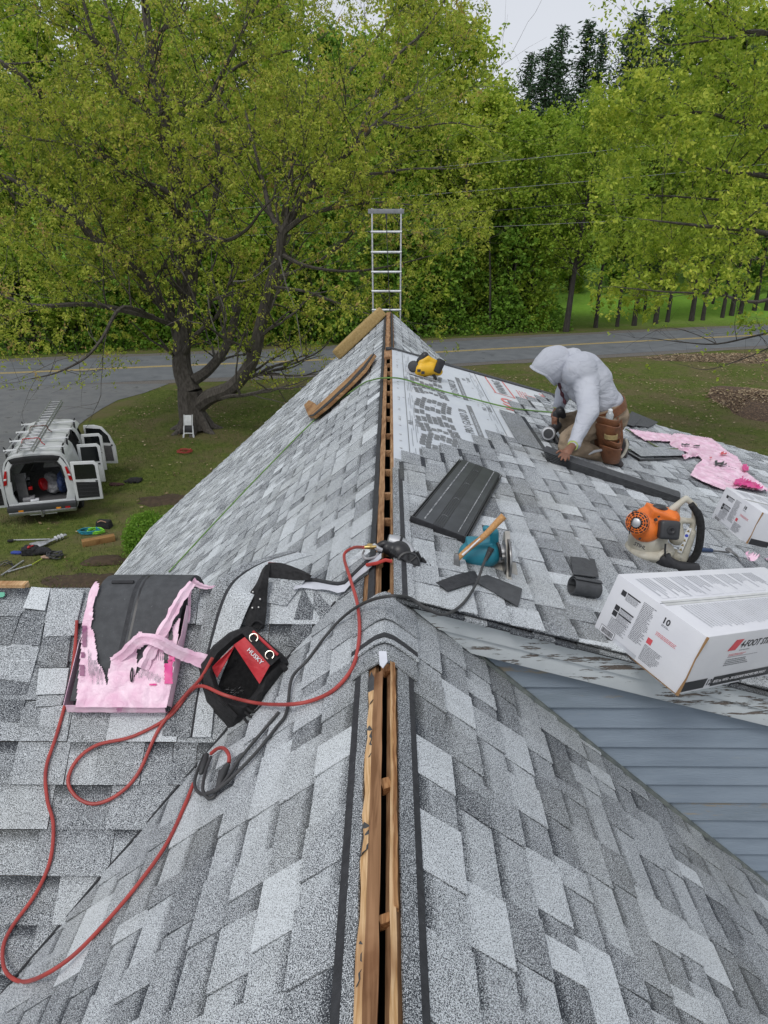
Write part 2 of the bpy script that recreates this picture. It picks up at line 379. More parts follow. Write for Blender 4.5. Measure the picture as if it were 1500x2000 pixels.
def courses(P0, U, V, N, u0, u1, v0, v1, expo, clips=(), seed=1, skip=None, wmul=1.0, limit=False, plain=0.0, tonebias=0.0):
    """P0 origin on the plane, U along the course, V down the slope; tiles are (u,v) quads lifted along N"""
    rd=random.Random(seed); P0=Vector(P0); U=Vector(U).normalized(); V=Vector(V).normalized(); N=Vector(N).normalized()
    nv=int(round((v1-v0)/expo))
    for k in range(nv):
        a=v0+k*expo; b=a+expo; u1k=min(u1,ylimf((a+b)/2/sd_)) if limit else u1; u=u0-rd.random()*.3; odd=rd.random()<.5; butt=u+rd.uniform(.3,1.0)
        while u<u1k:
            w=rd.choice((.09,.12,.15,.18,.21,.25,.30))*wmul*rd.uniform(.88,1.12)
            tooth=odd; odd=not odd
            if rd.random()<plain: tooth=False; w*=1.6
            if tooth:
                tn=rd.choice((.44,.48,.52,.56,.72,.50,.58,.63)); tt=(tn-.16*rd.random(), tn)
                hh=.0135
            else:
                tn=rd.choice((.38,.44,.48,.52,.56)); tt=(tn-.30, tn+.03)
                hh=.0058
            jog=rd.uniform(-.002,.002)
            c0=a; c1=b+jog
            poly=[(u+.0012,c0),(u+w-.0012,c0),(u+w-.0012,c1),(u+.0012,c1)]
            u+=w
            um=u-w/2
            if u<u0 or u-w>u1k: continue
            if skip and skip(um,(a+b)/2): continue
            poly=clip(poly,-1,0,-u0); poly=clip(poly,1,0,u1k)
            for c in clips:
                if len(poly)>2: poly=clip(poly,*c)
            if len(poly)<3 or area(poly)<2e-4: continue
            # split into three strips of tone by adding a row of points: tone is interpolated over v
            n=len(poly); top=[]; bot=[]; tl=[]
            rows=[]
            # two sub-polygons: upper 30 % (shadow band) and lower 70 %
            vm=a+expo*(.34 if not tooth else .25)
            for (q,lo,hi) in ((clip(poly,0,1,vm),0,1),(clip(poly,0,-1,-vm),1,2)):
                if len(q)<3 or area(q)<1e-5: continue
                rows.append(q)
            TILES.append((P0,U,V,N,rows,a,expo,hh,tt,tonebias+rd.uniform(-.04,.04)))
def tile_add(mb, T_):
    P0,U,V,N,rows,a,ex,hh,tt,bias=T_
    for q in rows:
        n=len(q); ar=sum(q[i][0]*q[(i+1)%n][1]-q[(i+1)%n][0]*q[i][1] for i in range(n))
        vs=[];tn=[]
        for (u,v) in q:
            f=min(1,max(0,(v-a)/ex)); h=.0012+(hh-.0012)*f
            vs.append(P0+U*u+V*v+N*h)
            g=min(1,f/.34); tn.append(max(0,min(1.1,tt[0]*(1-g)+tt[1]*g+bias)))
        for (u,v) in q: vs.append(P0+U*u+V*v-N*.004); tn.append(.05)
        flip = (U.cross(V).dot(N)>0) != (ar>0)
        top=tuple(range(n)); 
        if flip: top=tuple(reversed(top))
        fs=[top]
        for i in range(n):
            j=(i+1)%n
            if abs(q[i][1]-q[j][1])<1e-6 and q[i][1]<a+ex*.5+1e-4: continue     # hidden upper edge / seam
            fs.append((i,j,n+j,n+i) if flip else (j,i,n+i,n+j))
        mb.add(vs,fs,0,tn)
sl_=math.sqrt(1+T*T); sd_=math.sqrt(1+TD*TD)
VL=Vector((-1,0,-T))/sl_; VR=Vector((1,0,-T))/sl_; VD=Vector((1,0,-TD))/sd_; VW=Vector((0,-1,-1))/math.sqrt(2)
EX=.158
# left side: u=y ; valley: |x|=v/sl_, need y>=... front part: keep |x| <= -(vx(y)) for y<WY ; behind: |x|<= -(vxb(y))
# front valley line: v/sl_*T = .16+(WY-y)  -> v*T/sl_ + u <= .16+WY
A1=T/sl_
courses((0,0,RZ),(0,1,0),VL,NL,-.6,WY-.0,.135,XE*sl_,EX,clips=((1,A1,.16+WY-.006),),seed=3,wmul=.95,tonebias=-.03)
# behind the wing: v*A1 <= .16+(u-WY)
courses((0,0,RZ),(0,1,0),VL,NL,WY,YE,.098,XE*sl_,EX,clips=((-1,A1,.16-WY),),seed=4,wmul=.95,tonebias=.02)
# right side in front of the cheek wall
courses((0,0,RZ),(0,1,0),VR,NR,-.6,YV-.004,.14,XE*sl_,EX,seed=5,wmul=.95,tonebias=-.04)
courses((0,0,RZ),(0,1,0),VR,NR,DY1+.01,YE,.10,XE*sl_,EX,seed=6,tonebias=.08)
# dormer; the paper stays bare where the shingles are not laid yet
def ylim(x):
    for i in range(len(lim)-1):
        if lim[i][0]<=x<lim[i+1][0]:
            return lim[i][1]
    return 99
courses((0,0,RZ),(0,1,0),VD,ND,DY0,DY1-.02,.10,DX*sd_,EX,seed=8,wmul=1.1,limit=True,tonebias=-.02)
# wing front: u along -x ; v down toward camera ; valley clip: |x| >= (.16+(WY-y))/T
VWX=.178
r2=math.sqrt(2)
courses((0,WY,WZ),(-1,0,0),VW,NW,0.1,6,.0,4.4,VWX,clips=((-1,1/r2/T,-.16/T+.004),),seed=11,wmul=1.35,tonebias=-.05)
courses((0,WY,WZ),(-1,0,0),Vector((0,1,-1)),Vector((0,1,1)),0.1,6,.0,5.0,VWX,clips=((-1,1/r2/T,-.16/T),),seed=12,wmul=1.5)
def scr_area(t):
    P0,U,V,N,rows,a,ex,hh,tt,b=t; A=0
    for q in rows:
        pp=[]
        for (u,v) in q:
            w=P0+U*u+V*v
            if w.y<.2: return 0
            x,y=proj(w)
            if not(-20<x<1520 and -20<y<2040): return 0
            pp.append((x,y))
        A+=area(pp)
    return A
# put the split faces of a tile in one polygon list
order=sorted(range(len(TILES)), key=lambda i:-scr_area(TILES[i]))
big=order[:272]; rest=order[272:]
for i in big:
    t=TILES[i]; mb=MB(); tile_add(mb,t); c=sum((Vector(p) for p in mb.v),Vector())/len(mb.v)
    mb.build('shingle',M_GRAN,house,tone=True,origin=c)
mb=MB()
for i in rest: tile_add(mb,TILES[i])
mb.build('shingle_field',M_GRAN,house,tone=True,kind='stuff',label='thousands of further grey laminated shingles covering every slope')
# --- individually laid larger cap and patch shingles (parts)
def laid(pts, n, th=.006, m=None, up=.012, tone=.45, name='shingle'):
    mb=MB(); n=Vector(n).normalized(); a=[Vector(p)+n*up for p in pts]; b=[p-n*th for p in a]; k=len(a)
    if (a[1]-a[0]).cross(a[2]-a[1]).dot(n)<0: a.reverse(); b.reverse()
    mb.add(a+b,[tuple(range(k)),tuple(reversed(range(k,2*k)))]+[(i,k+i,k+(i+1)%k,(i+1)%k) for i in range(k)],0,tone)
    c=sum((Vector(p) for p in mb.v),Vector())/len(mb.v)
    return mb.build(name,m or M_GRAN,house,tone=True,origin=c)
def wq(*pp, up=0): return [wing(a,b) for a,b in pp]
W_=[ # big pieces beside the pink bundle (pixel corners on the wing slope)
 ([(-2,1172),(64,1176),(40,1205),(-2,1204)],.42,.012),([(-2,1206),(40,1206),(22,1262),(-2,1262)],.34,.012),
 ([(66,1149),(103,1152),(92,1195),(50,1190)],.72,.026),([(50,1192),(92,1196),(80,1262),(24,1258)],.36,.014),
 ([(2,1262),(80,1264),(60,1334),(-2,1326)],.52,.013),([(-2,1328),(60,1336),(40,1412),(-2,1408)],.33,.012),
 ([(104,1152),(168,1156),(148,1243),(88,1246)],.55,.024),([(88,1248),(142,1243),(134,1305),(82,1306)],.36,.022),
 ([(80,1307),(138,1306),(130,1356),(74,1358)],.68,.020),([(74,1360),(128,1358),(122,1378),(72,1381)],.5,.012),
 ([(44,1382),(82,1384),(78,1420),(40,1420)],.42,.012),([(82,1384),(140,1376),(134,1420),(78,1421)],.56,.012),
 ([(350,1230),(392,1235),(372,1440),(318,1438)],.36,.013),
 ([(592,1148),(613,1186),(606,1270),(560,1262)],.30,.012),([(613,1150),(650,1190),(640,1228),(612,1188)],.36,.013),
 ([(520,1140),(600,1130),(560,1185),(520,1178)],.50,.016)]
for pts,tn,up in W_: laid(wq(*pts),NW,tone=tn,up=up)
# ridge cap hump between the two open slots
def cap(y0,y1,hw,lift0,lift1,tone):
    n=9; g=[]
    for y,l in ((y0,lift0),(y0*.7+y1*.3,lift0*.85+lift1*.15),(y1,lift1)):
        row=[]
        for j in range(n):
            x=(j/(n-1)*2-1)*hw; base=RZ-T*math.sqrt(x*x+.0016)+.018
            row.append((x,y,base+l*max(0,1-abs(x)/hw*.3)))
        g.append(row)
    mb=MB(); mb.sheet(g,.007); mb.t=[tone]*len(mb.v)
    # dark shadow band on the part next to the overlapping cap
    c=Vector((0,(y0+y1)/2,RZ)); return mb.build('ridge_cap',M_GRAN,house,smooth=True,tone=True,origin=c)
cap(2.20,2.34,.125,.012,.006,.40); cap(2.32,2.52,.135,.024,.008,.52); cap(2.49,2.74,.135,.028,.006,.45)
# band of tar on the upper cap
mb=MB(); 
g=[[((j/8*2-1)*.131,y,RZ-T*math.sqrt(((j/8*2-1)*.131)**2+.0016)+.018+.027*max(0,1-abs(j/8*2-1)*.3)) for j in range(9)] for y in (2.345,2.375)]
mb.sheet(g,.002); mb.build('tar_band',M_TAR,house,smooth=True)
# --- ridge strips along both slots: granule strip, black nail band
def strip(side,x0,x1,y0,y1,th,m,name,up=.006,wob=.0,tone=.4,plane=None,n=24):
    mb=MB(); rows=[]
    rr=random.Random(int(abs(x0)*1e4)+int(y0*10)); N=plane or (NL if side<0 else NR)
    g=[]
    for i in range(n+1):
        y=y0+(y1-y0)*i/n; row=[]
        for xx in (x0,x1):
            x=side*(xx+rr.uniform(-wob,wob)*(1 if xx==min(x0,x1) else .15)); z=RZ-(TD if plane is ND else T)*abs(x)
            row.append(Vector((x,y,z))+N*up)
        g.append(row if side>0 else row[::-1])
    mb.sheet([[r[1],r[0]] for r in g],-th); mb.t=[tone]*len(mb.v)
    return mb.build(name,m,house,tone=True,origin=(side*x0,(y0+y1)/2,RZ))
# (sheet thickness is negative: grows upwards)
strip(-1,.052,.085,-.3,2.22,.006,M_GRAN,'starter_strip',wob=.006); strip(-1,.082,.103,-.3,2.24,.004,M_TAR,'nail_band',up=.007)
strip(1,.046,.088,-.3,2.22,.006,M_GRAN,'starter_strip',wob=.002); strip(1,.086,.104,-.3,2.24,.004,M_TAR,'nail_band',up=.007)
strip(-1,.046,.076,2.70,YE-.4,.010,M_TAR,'nail_band',wob=.004,n=60); strip(1,.032,.058,9.0,YE-.2,.008,M_TAR,'nail_band',wob=.003)
strip(1,.036,.072,2.70,4.38,.006,M_GRAN,'starter_strip',plane=ND,up=.010); strip(1,.072,.096,2.70,4.38,.005,M_TAR,'nail_band',plane=ND,up=.011)
strip(1,.096,.128,2.70,4.38,.006,M_GRAN,'starter_strip',plane=ND,up=.009,tone=.5)
# torn felt edges
mb=MB(); rr=random.Random(5)
for (y0,y1,x0,x1) in ((1.98,2.15,-.055,-.034),(1.72,1.86,-.060,-.036),(1.36,1.46,-.058,-.034),(1.02,1.12,-.058,-.04)):
    k=7; g=[[Vector((x0,y0+(y1-y0)*i/k,RZ+T*x0+.004)),Vector((x1+rr.uniform(-.006,.006)-(.012 if i in(0,k) else 0),y0+(y1-y0)*i/k,RZ+T*x1+.012))] for i in range(k+1)]
    mb.sheet(g,.002)
mb.build('torn_felt',M_BACK,house)
# near slot: brown plank on the left, split edge on the right, blocks
def plank(x0,x1,y0,y1,zt,th,m,name,wob=.0,n=30,sides=0):
    rr=random.Random(int(y0*100)+int(x0*5000)); g=[]
    for i in range(n+1):
        y=y0+(y1-y0)*i/n
        g.append([Vector((x0+rr.uniform(-wob,wob)*(sides<=0),y,zt+T*x0*0-abs(x0)*.7)),Vector((x1+rr.uniform(-wob,wob)*(sides>=0),y,zt-abs(x1)*.7))])
    mb=MB(); k=len(g); vs=[]
    for r in g: vs+= [r[0],r[1],r[1]-Vector((0,0,th)),r[0]-Vector((0,0,th))]
    fs=[(3,2,1,0),(4*k-4,4*k-3,4*k-2,4*k-1)]
    for i in range(k-1):
        for j in range(4): fs.append((4*i+j,4*i+(j+1)%4,4*i+4+(j+1)%4,4*i+4+j))
    mb.add(vs,fs); return mb.build(name,m,house,bevel=0)
plank(-.036,-.004,-.3,2.13,RZ+.010,.05,M_BOARD,'ridge_plank',wob=.0015)
plank(.0215,.036,-.3,2.20,RZ+.012,.05,M_PLY,'split_board',wob=.002)
plank(.031,.0405,1.2,2.20,RZ+.016,.02,M_RUST,'split_board',wob=.002)
plank(-.052,-.036,-.3,2.05,RZ+.004,.02,M_PLY,'split_board',wob=.005,sides=-1)
for y,w in ((1.60,.05),(1.17,.03),(2.17,.05)):
    mb=MB(Matrix.Translation((.009,y,RZ-.015)) @ Matrix.Rotation(.4,4,'Z') @ Matrix.Rotation(.15,4,'X')); mb.box((0,0,-.012),(.030,w*.7,.03)); mb.build('block',M_RUST,house)
mb=MB(); mb.add([(-.02,2.19,RZ+.045),(.008,2.19,RZ+.045),(.012,2.15,RZ+.028),(-.004,2.125,RZ+.018),(-.016,2.14,RZ+.022)],[(0,1,2,3,4)]); mb.add([(-.02,2.19,RZ+.042),(.008,2.19,RZ+.042),(.012,2.15,RZ+.025),(-.004,2.125,RZ+.015),(-.016,2.14,RZ+.019)],[(4,3,2,1,0)])
M_PAPER=mat('white_tape',(.6,.62,.68),rough=.5); mb.build('tape_patch',M_PAPER,house)
# far slot: old boards either side, rafters across
plank(-.046,-.012,3.05,7.9,RZ+.003,.045,M_DECK,'ridge_plank',wob=.002,n=50)
plank(.026,.040,3.05,8.45,RZ+.006,.05,M_PLY,'split_board',wob=.0015,n=50)
plank(-.05,.034,8.45,8.95,RZ+.010,.03,M_DECK,'ridge_plank',wob=.002)
plank(-.03,.015,9.0,12.6,RZ+.014,.03,M_DECK,'ridge_plank',wob=.006)
plank(-.03,.03,8.86,8.98,RZ+.03,.02,M_TAR,'felt_scrap',wob=.004)
for i,y in enumerate((3.18,3.56,3.95,4.37,4.78,5.2,5.7,6.15,6.62,7.1,7.55,8.0)):
    mb=MB(); mb.box((.007,y,RZ-.035),(.040,.024,.04),rz=(i%3-1)*.06); mb.build('rafter_end',M_DECK,house)
# --- dormer: bare underlayment with its print, drip edges, rake, cheek wall
M_UND = mat('grey_underlayment',(.58,.62,.66),(.53,.57,.62),scale=3,rough=.5,bump=.12,bscale=9,dirt=((.40,.36,.30),3.5,.62,.85))
M_UNDW = mat('white_underlayment',(.62,.65,.68),(.57,.60,.63),scale=3,rough=.5,bump=.12,bscale=9)
M_INK = mat('grey_print',(.15,.16,.17),(.2,.21,.22),rough=.6); M_RED = mat('red_print',(.62,.13,.12),(.7,.22,.2),rough=.6); M_LINE=mat('thin_print',(.22,.24,.26),rough=.6)
def dsheet(x0,x1,y0,y1,up,m,name,nx=6,ny=60,wav=.0006):
    g=[]; rr=random.Random(int(x0*100)); 
    for i in range(ny+1):
        y=y0+(y1-y0)*i/ny
        g.append([Vector((x0+(x1-x0)*j/nx,y,RZ-TD*(x0+(x1-x0)*j/nx)))+ND*(up+wav*math.sin(y*3.1+j*.9)*math.sin(j*1.3+y)) for j in range(nx+1)])
    mb=MB(); mb.sheet([r[::-1] for r in g],-.0012) ; return mb.build(name,m,house,smooth=True)
und=dsheet(.046,1.115,4.2,DY1-.01,-.0016,M_UND,'underlayment')
und2=dsheet(1.02,2.2,5.6,DY1-.01,-.0019,M_UNDW,'underlayment')
def dquad(pts,m,par,name='print_mark',up=.0020):
    mb=MB(); a=[Vector((x,y,RZ-TD*x))+ND*up for x,y in pts]; k=len(a)
    if (a[1]-a[0]).cross(a[2]-a[1]).dot(ND)<0: a.reverse()
    b=[p-ND*.0006 for p in a]; mb.add(a+b,[tuple(range(k)),tuple(reversed(range(k,2*k)))]+[(i,k+i,k+(i+1)%k,(i+1)%k) for i in range(k)])
    return mb.build(name,m,par)
def multi(polys,m,par,name,up=.0020):
    mb=MB()
    for pts in polys:
        a=[Vector((x,y,RZ-TD*x))+ND*up for x,y in pts]; k=len(a)
        if (a[1]-a[0]).cross(a[2]-a[1]).dot(ND)<0: a.reverse()
        mb.add(a,[tuple(range(k))])
    return mb.build(name,m,par)
# seam lines of the sheet
multi([[(.157,4.35),(.163,4.35),(.172,8.88),(.166,8.88)],[(1.06,5.9),(1.067,5.9),(1.077,8.88),(1.07,8.88)]],M_INK,und,'seam_line')
lines=[]
for x in (.19,.205,.225,.24,.985,1.0,1.02,1.035):
    y=4.5 if x<.5 else 5.95
    while y<8.7:
        L_=RND.uniform(.25,.6); lines.append([(x,y),(x+.0035,y),(x+.0035,min(8.8,y+L_)),(x,min(8.8,y+L_))]); y+=L_+RND.uniform(.08,.5)
multi(lines,M_LINE,und,'small_print')
# big brick-patterned letters 'IKO' reading across the slope, one group per repeat
def dmat(x,y,rot,up=.0020):
    X=Vector((0,1,0))
    return frame(Vector((x,y,RZ-TD*x))+ND*up, X, ND)
def brick_letters(yc, sx=1.0, cut=None):
    # letters drawn as blocks on a grid 11 x 5 (x = along -y reading direction, y = across)
    rows=["##.#.#.###.",
          ".#.###.#.##",
          ".#.##..#.##",
          "##.#.#.###."]
    polys=[]; x0=.27
    G_={'I':["###","###",".#.",".#.",".#.","###","###"],'K':["##.##","##.##","####.","###..","####.","##.##","##.##"],'O':[".####.","######","##..##","##..##","##..##","######",".####."]}
    c0=0
    for L_ in 'IKO':
        for r,row in enumerate(G_[L_]):
            for c_,ch in enumerate(row):
                if ch!='#': continue
                bx0=x0+r*.049; bx1=bx0+.042; cc=c0+c_+(.35 if r%2 else 0); by0=yc-.62+cc*.078; by1=by0+.069; ar=.05*math.sin(math.pi*(c0+c_)/16)-.03*(c0+c_)/16
                q=[(bx0-ar,by0),(bx0-ar,by1),(bx1-ar,by1),(bx1-ar,by0)]
                if cut and by0<cut(bx1): continue
                polys.append(q)
        c0+=len(G_[L_][0])+.6
    if polys: multi(polys,M_INK,und,'brick_letters',up=.0022).__setitem__('kind','stuff')
cutf=lambda x: ylim(x)+.03
for yc in (7.50,6.15,4.95): brick_letters(yc,cut=lambda x: max(ylim(x)+.02, 0))
for yc in (7.80,6.47):
    if True:
        text_obj('PRO GUARD 20',dmat(.745,yc-.62,0),.118,M_INK,und,xs=1.0)
        dquad([(.775,yc+.45),(.825,yc+.45),(.825,yc-.65),(.775,yc-.65)],M_INK,und,'print_bar')
        text_obj('PREMIUM UNDERLAYMENT',dmat(.813,yc-.60,0,.0032),.038,M_UND,und,xs=1.7)
for (x,y) in ((.21,7.35),(.21,5.6),(.9,8.2),(.985,6.9)): text_obj('PRO\nGUARD',dmat(x,y,0),.06,M_INK,und,xs=1.1)
# red print on the lower white sheet
multi([[(1.2,8.85),(1.215,8.85),(1.235,8.0),(1.22,8.0)],[(1.42,8.85),(1.435,8.85),(1.455,8.0),(1.44,8.0)],[(1.2,8.02),(1.215,8.0),(1.45,7.98),(1.45,8.0)]],M_RED,und2,'red_frame',up=.0018)
text_obj('IKO',dmat(1.40,7.25,0,.0020),.24,M_RED,und2,xs=1.4,bold=.004)
text_obj('WARNING',dmat(1.38,8.05,0,.0020),.16,M_INK,und2,xs=.95)
for k in range(4): text_obj('DO NOT WALK ON',dmat(1.56+.035*k,8.1,0,.0020),.03,M_RED,und2,xs=1.6)
text_obj('IKO',dmat(1.76,8.15,0,.0020),.15,M_RED,und2,bold=.003); text_obj('RG',dmat(1.95,8.6,0,.0020),.12,M_RED,und2)
# cap nails on the sheet
mb=MB()
for i in range(70):
    x=RND.uniform(.07,1.0); y=RND.uniform(max(4.6,ylim(x)+.08),8.8); P=Vector((x,y,RZ-TD*x))+ND*.001
    if RND.random()<.5: x=.10; P=Vector((x,y,RZ-TD*x))+ND*.001
    mb.lathe([(.011,0),(.010,.002),(.003,.003)],8,M=frame(P,(1,0,0),ND))
mb.build('cap_nails',M_ALU,und,kind='stuff')
# dark drip strip on the far rake of the dormer, vertical edge pieces of the steep roof behind
mb=MB(); a=frame((.74,DY1-.03,RZ-TD*.74+.006),(1,0,-TD),ND); mb.M=a; mb.box((.74*1.02,.02,.004),(1.6,.10,.012)); mb.build('drip_edge',M_BACK,house)
mb=MB(frame((.05,DY1+.01,RZ-TD*.05+.010),(1,0,-TD),ND)); mb.box((.36,.0,.004),(.76,.05,.016)); mb.build('drip_edge',M_BACK,house)
mb=MB(frame((0,9.15,RZ+.004),(1,0,-T),NR)); mb.box((.115,0,.012),(.05,.36,.01)); mb.build('starter_strip',M_GRAN_MID,house)
# a loose-laid starter course running along the slope edge of the bare paper
laid([(1.13,5.92,RZ-TD*1.13),(1.13,7.08,RZ-TD*1.13),(1.36,7.08,RZ-TD*1.36),(1.36,5.92,RZ-TD*1.36)],ND,tone=.40,up=.016,m=M_GRAN)
laid([(1.345,5.7,RZ-TD*1.345),(1.345,7.05,RZ-TD*1.345),(1.385,7.05,RZ-TD*1.385),(1.385,5.7,RZ-TD*1.385)],ND,tone=.04,up=.018,m=M_GRAN,name='nail_band')
kk=int(.10/EX)
for k in range(0,14):
    a=.10+k*EX; xa=a/sd_; yl=ylimf((a+EX/2)/sd_); yu=ylimf((a-EX/2)/sd_) if k else 4.2
    if yl>8.9: yl=DY1-.03
    if yu>8.8 or yl-yu<.05 or 1.1<xa<1.36: continue
    xb=(a-EX*.98)/sd_
    laid([(xa,yu-.02,RZ-TD*xa),(xa,yl,RZ-TD*xa),(max(.05,xb),yl,RZ-TD*max(.05,xb)),(max(.05,xb),yu-.02,RZ-TD*max(.05,xb))],ND,tone=.44,up=.0085,th=.004)
    x=xa-.016; y=yu-.02
    laid([(x,y,RZ-TD*x),(x,y+(yl-yu)*.9,RZ-TD*x),(x+.028,y+(yl-yu)*.9,RZ-TD*(x+.028)),(x+.028,y,RZ-TD*(x+.028))],ND,tone=.03,up=.0125,th=.003,name='nail_band')
for (x,y) in ():
    laid([(x,y,RZ-TD*x),(x,y+.34,RZ-TD*x),(x+.03,y+.34,RZ-TD*(x+.03)),(x+.03,y,RZ-TD*(x+.03))],ND,tone=.03,up=.013,th=.003,name='nail_band')
# rake of the dormer: black gap, shingle edge, two-step white board with bare patches
M_OLDW = mat('peeling_white_paint',(.60,.64,.66),(.52,.56,.58),scale=5,rough=.6,bump=.25,bscale=50,stretch=(1,1,1))
def peel(m):
    t=m.node_tree; N=t.nodes; L=t.links; b=N['Principled BSDF']
    src=b.inputs['Base Color'].links[0].from_socket
    g=N.new('ShaderNodeNewGeometry'); mp_=N.new('ShaderNodeMapping'); mp_.inputs['Scale'].default_value=(1.2,3,9); mp_.inputs['Rotation'].default_value=(0,-.27,0); L.new(g.outputs['Position'],mp_.inputs[0])
    n=N.new('ShaderNodeTexNoise'); n.inputs['Scale'].default_value=3.6; n.inputs['Detail'].default_value=12; n.inputs['Roughness'].default_value=.74; L.new(mp_.outputs[0],n.inputs[0])
    r=N.new('ShaderNodeMapRange'); r.inputs[1].default_value=.560; r.inputs[2].default_value=.575; L.new(n.outputs[0],r.inputs[0])
    n2=N.new('ShaderNodeTexNoise'); n2.inputs['Scale'].default_value=60; n2.inputs['Detail'].default_value=5; L.new(mp_.outputs[0],n2.inputs[0])
    c=N.new('ShaderNodeValToRGB'); c.color_ramp.elements[0].color=(.07,.055,.045,1); c.color_ramp.elements[1].color=(.26,.22,.19,1); L.new(n2.outputs[0],c.inputs[0])
    x=N.new('ShaderNodeMix'); x.data_type='RGBA'; L.new(r.outputs[0],x.inputs[0]); L.new(src,x.inputs[6]); L.new(c.outputs[0],x.inputs[7]); L.new(x.outputs[2],b.inputs['Base Color'])
    bp=N.new('ShaderNodeBump'); bp.inputs['Strength'].default_value=.8; bp.inputs['Distance'].default_value=-.004; L.new(r.outputs[0],bp.inputs['Height']); L.new(bp.outputs[0],b.inputs['Normal'])
peel(M_OLDW)
F=frame((0,2.745,RZ-.012),(1,0,-TD),ND)     # x down the rake, y = +y world, z normal
def rboard(x0,x1,y0,y1,z0,z1,m,name,clipx=True):
    mb=MB()
    # board follows the rake; its upper end is cut along the steep roof
    P=[]; 
    for (x,z) in ((x0(z0),z0),(x1,z0),(x1,z1),(x0(z1),z1)): P.append((x,z))
    vs=[];
    for y in (y0,y1):
        for (x,z) in P: vs.append(F @ Vector((x,y,z)))
    mb.add(vs,[(0,1,2,3),(7,6,5,4),(0,4,5,1),(1,5,6,2),(2,6,7,3),(3,7,4,0)])
    return mb.build(name,m,house,bevel=.003)
# steep roof plane in F coordinates: solve world x where z_world = RZ - T x
def xs(z):  # F-x at which board point (x,z) meets the steep roof plus a little
    # world: X = x*cd + z*nx ; Z = RZ-.012 - x*sd + z*nz ; on the roof Z = RZ+.012 - T*X
    cd=1/sd_; sd=TD/sd_; nx=ND.x; nz=ND.z
    return (.026 - T*z*nx - z*nz)/(T*cd - sd)+.0
xc=lambda z: max(.05,xs(z))
rboard(xc,DX*sd_,-.018,.018,-.115,-.038,M_OLDW,'rake_board')
rboard(xc,DX*sd_,-.002,.030,-.205,-.118,M_OLDW,'rake_board')
rboard(xc,DX*sd_,-.030,.03,-.036,-.020,M_TAR,'black_felt_edge')
mb=MB()
rr=random.Random(2)
for i in range(46):
    x=.10+i*.105; z=.0
    mb.M=F; mb.box((x,-.035+rr.uniform(-.012,.004),-.010+rr.uniform(-.003,.003)),(.104+rr.uniform(-.004,.0),.05,.012),tone=rr.uniform(.1,.45))
mb.build('rake_edge_shingles',M_GRAN,house,tone=True,kind='stuff')
# clapboards of the cheek wall, each board one part
rr=random.Random(9); bh=.118
z=RZ-.20; k=0
M_SIDES=[M_SIDE, mat('blue_grey_siding_worn',(.245,.295,.355),(.20,.245,.29),scale=5,rough=.6,stretch=(.6,1,4),bump=.2,bscale=50,dirt=((.30,.27,.22),3.6,.57,.63))]
while z>1.2:
    z0=z-bh
    # wall spans from the steep roof to the dormer's eave wall
    def xl(zz): return (RZ-zz)/T
    def top_lim(x): return RZ-.02-TD*x-.26
    xa=xl(z)-.08; xb=DX-.25
    xr=min(xb, (RZ-.02-.24-z0)/TD if (RZ-.26-z0)/TD>0 else xb)
    # board polygon in x,z
    poly=[(xa,z0),(xb,z0),(xb,z),(xa,z)]
    # clip below the rake: z + TD x >= RZ-.24 is hidden -> keep z >= line? wall is BELOW the rake line
    # keep z <= RZ-.20-TD*x
    poly=clip(poly,TD,1,RZ-.19)
    poly=clip(poly,-T,-1,-(RZ-.03))      # keep above the steep roof
    if len(poly)>=3 and area(poly)>1e-4:
        mb=MB(); n=len(poly)
        vs=[(x,YV-.004+.022*((zz-z0)/bh),zz) for x,zz in poly]+[(x,YV+.03,zz) for x,zz in poly]
        ar=sum(poly[i][0]*poly[(i+1)%n][1]-poly[(i+1)%n][0]*poly[i][1] for i in range(n))
        fs=[tuple(range(n)),tuple(reversed(range(n,2*n)))]+[(i,n+i,n+(i+1)%n,(i+1)%n) for i in range(n)]
        if ar<0: fs=[tuple(reversed(f)) for f in fs]
        mb.add(vs,fs); mb.build('clapboard',M_SIDES[1] if k in(2,3,9) else M_SIDES[0],house)
    z=z0; k+=1
mb=MB(); mb.add([(.1,YV+.032,RZ-.3),(DX-.25,YV+.032,RZ-1.6),(DX-.25,YV+.032,.9),(DX-.25,YV+.1,.9),(DX-.25,YV+.1,RZ-1.6),(.1,YV+.1,RZ-.3)],[(0,2,1),(3,5,4),(0,1,4,5),(1,2,3,4),(2,0,5,3)]); mb.build('wall_sheathing',M_DARK,house)
mb=MB(); mb.box((DX-.3,(DY0+DY1)/2,3.5),(.1,DY1-DY0-.15,3.0)); mb.build('dormer_wall',M_SIDE,house)
# step flashing where the steep roof meets the cheek wall
mb=MB(frame((.35,YV-.012,RZ-T*.35),(1,0,-T),NR)); mb.box((2.9,0,.012),(5.6,.020,.016)); mb.build('flashing',mat('weathered_flashing',(.12,.14,.14),(.2,.22,.2),scale=20,rough=.6),house)
# eaves: drip edges and a gutterless fascia
mb=MB(); 
mb.box((-XE-.005,8.6,RZ-T*XE-.05),(.02,8.6,.1)); mb.build('fascia',M_WHITE,house); mb=MB(); mb.box((DX+.005,(DY0+DY1)/2,RZ-TD*DX-.06),(.02,DY1-DY0,.1)); mb.build('fascia',M_WHITE,house)
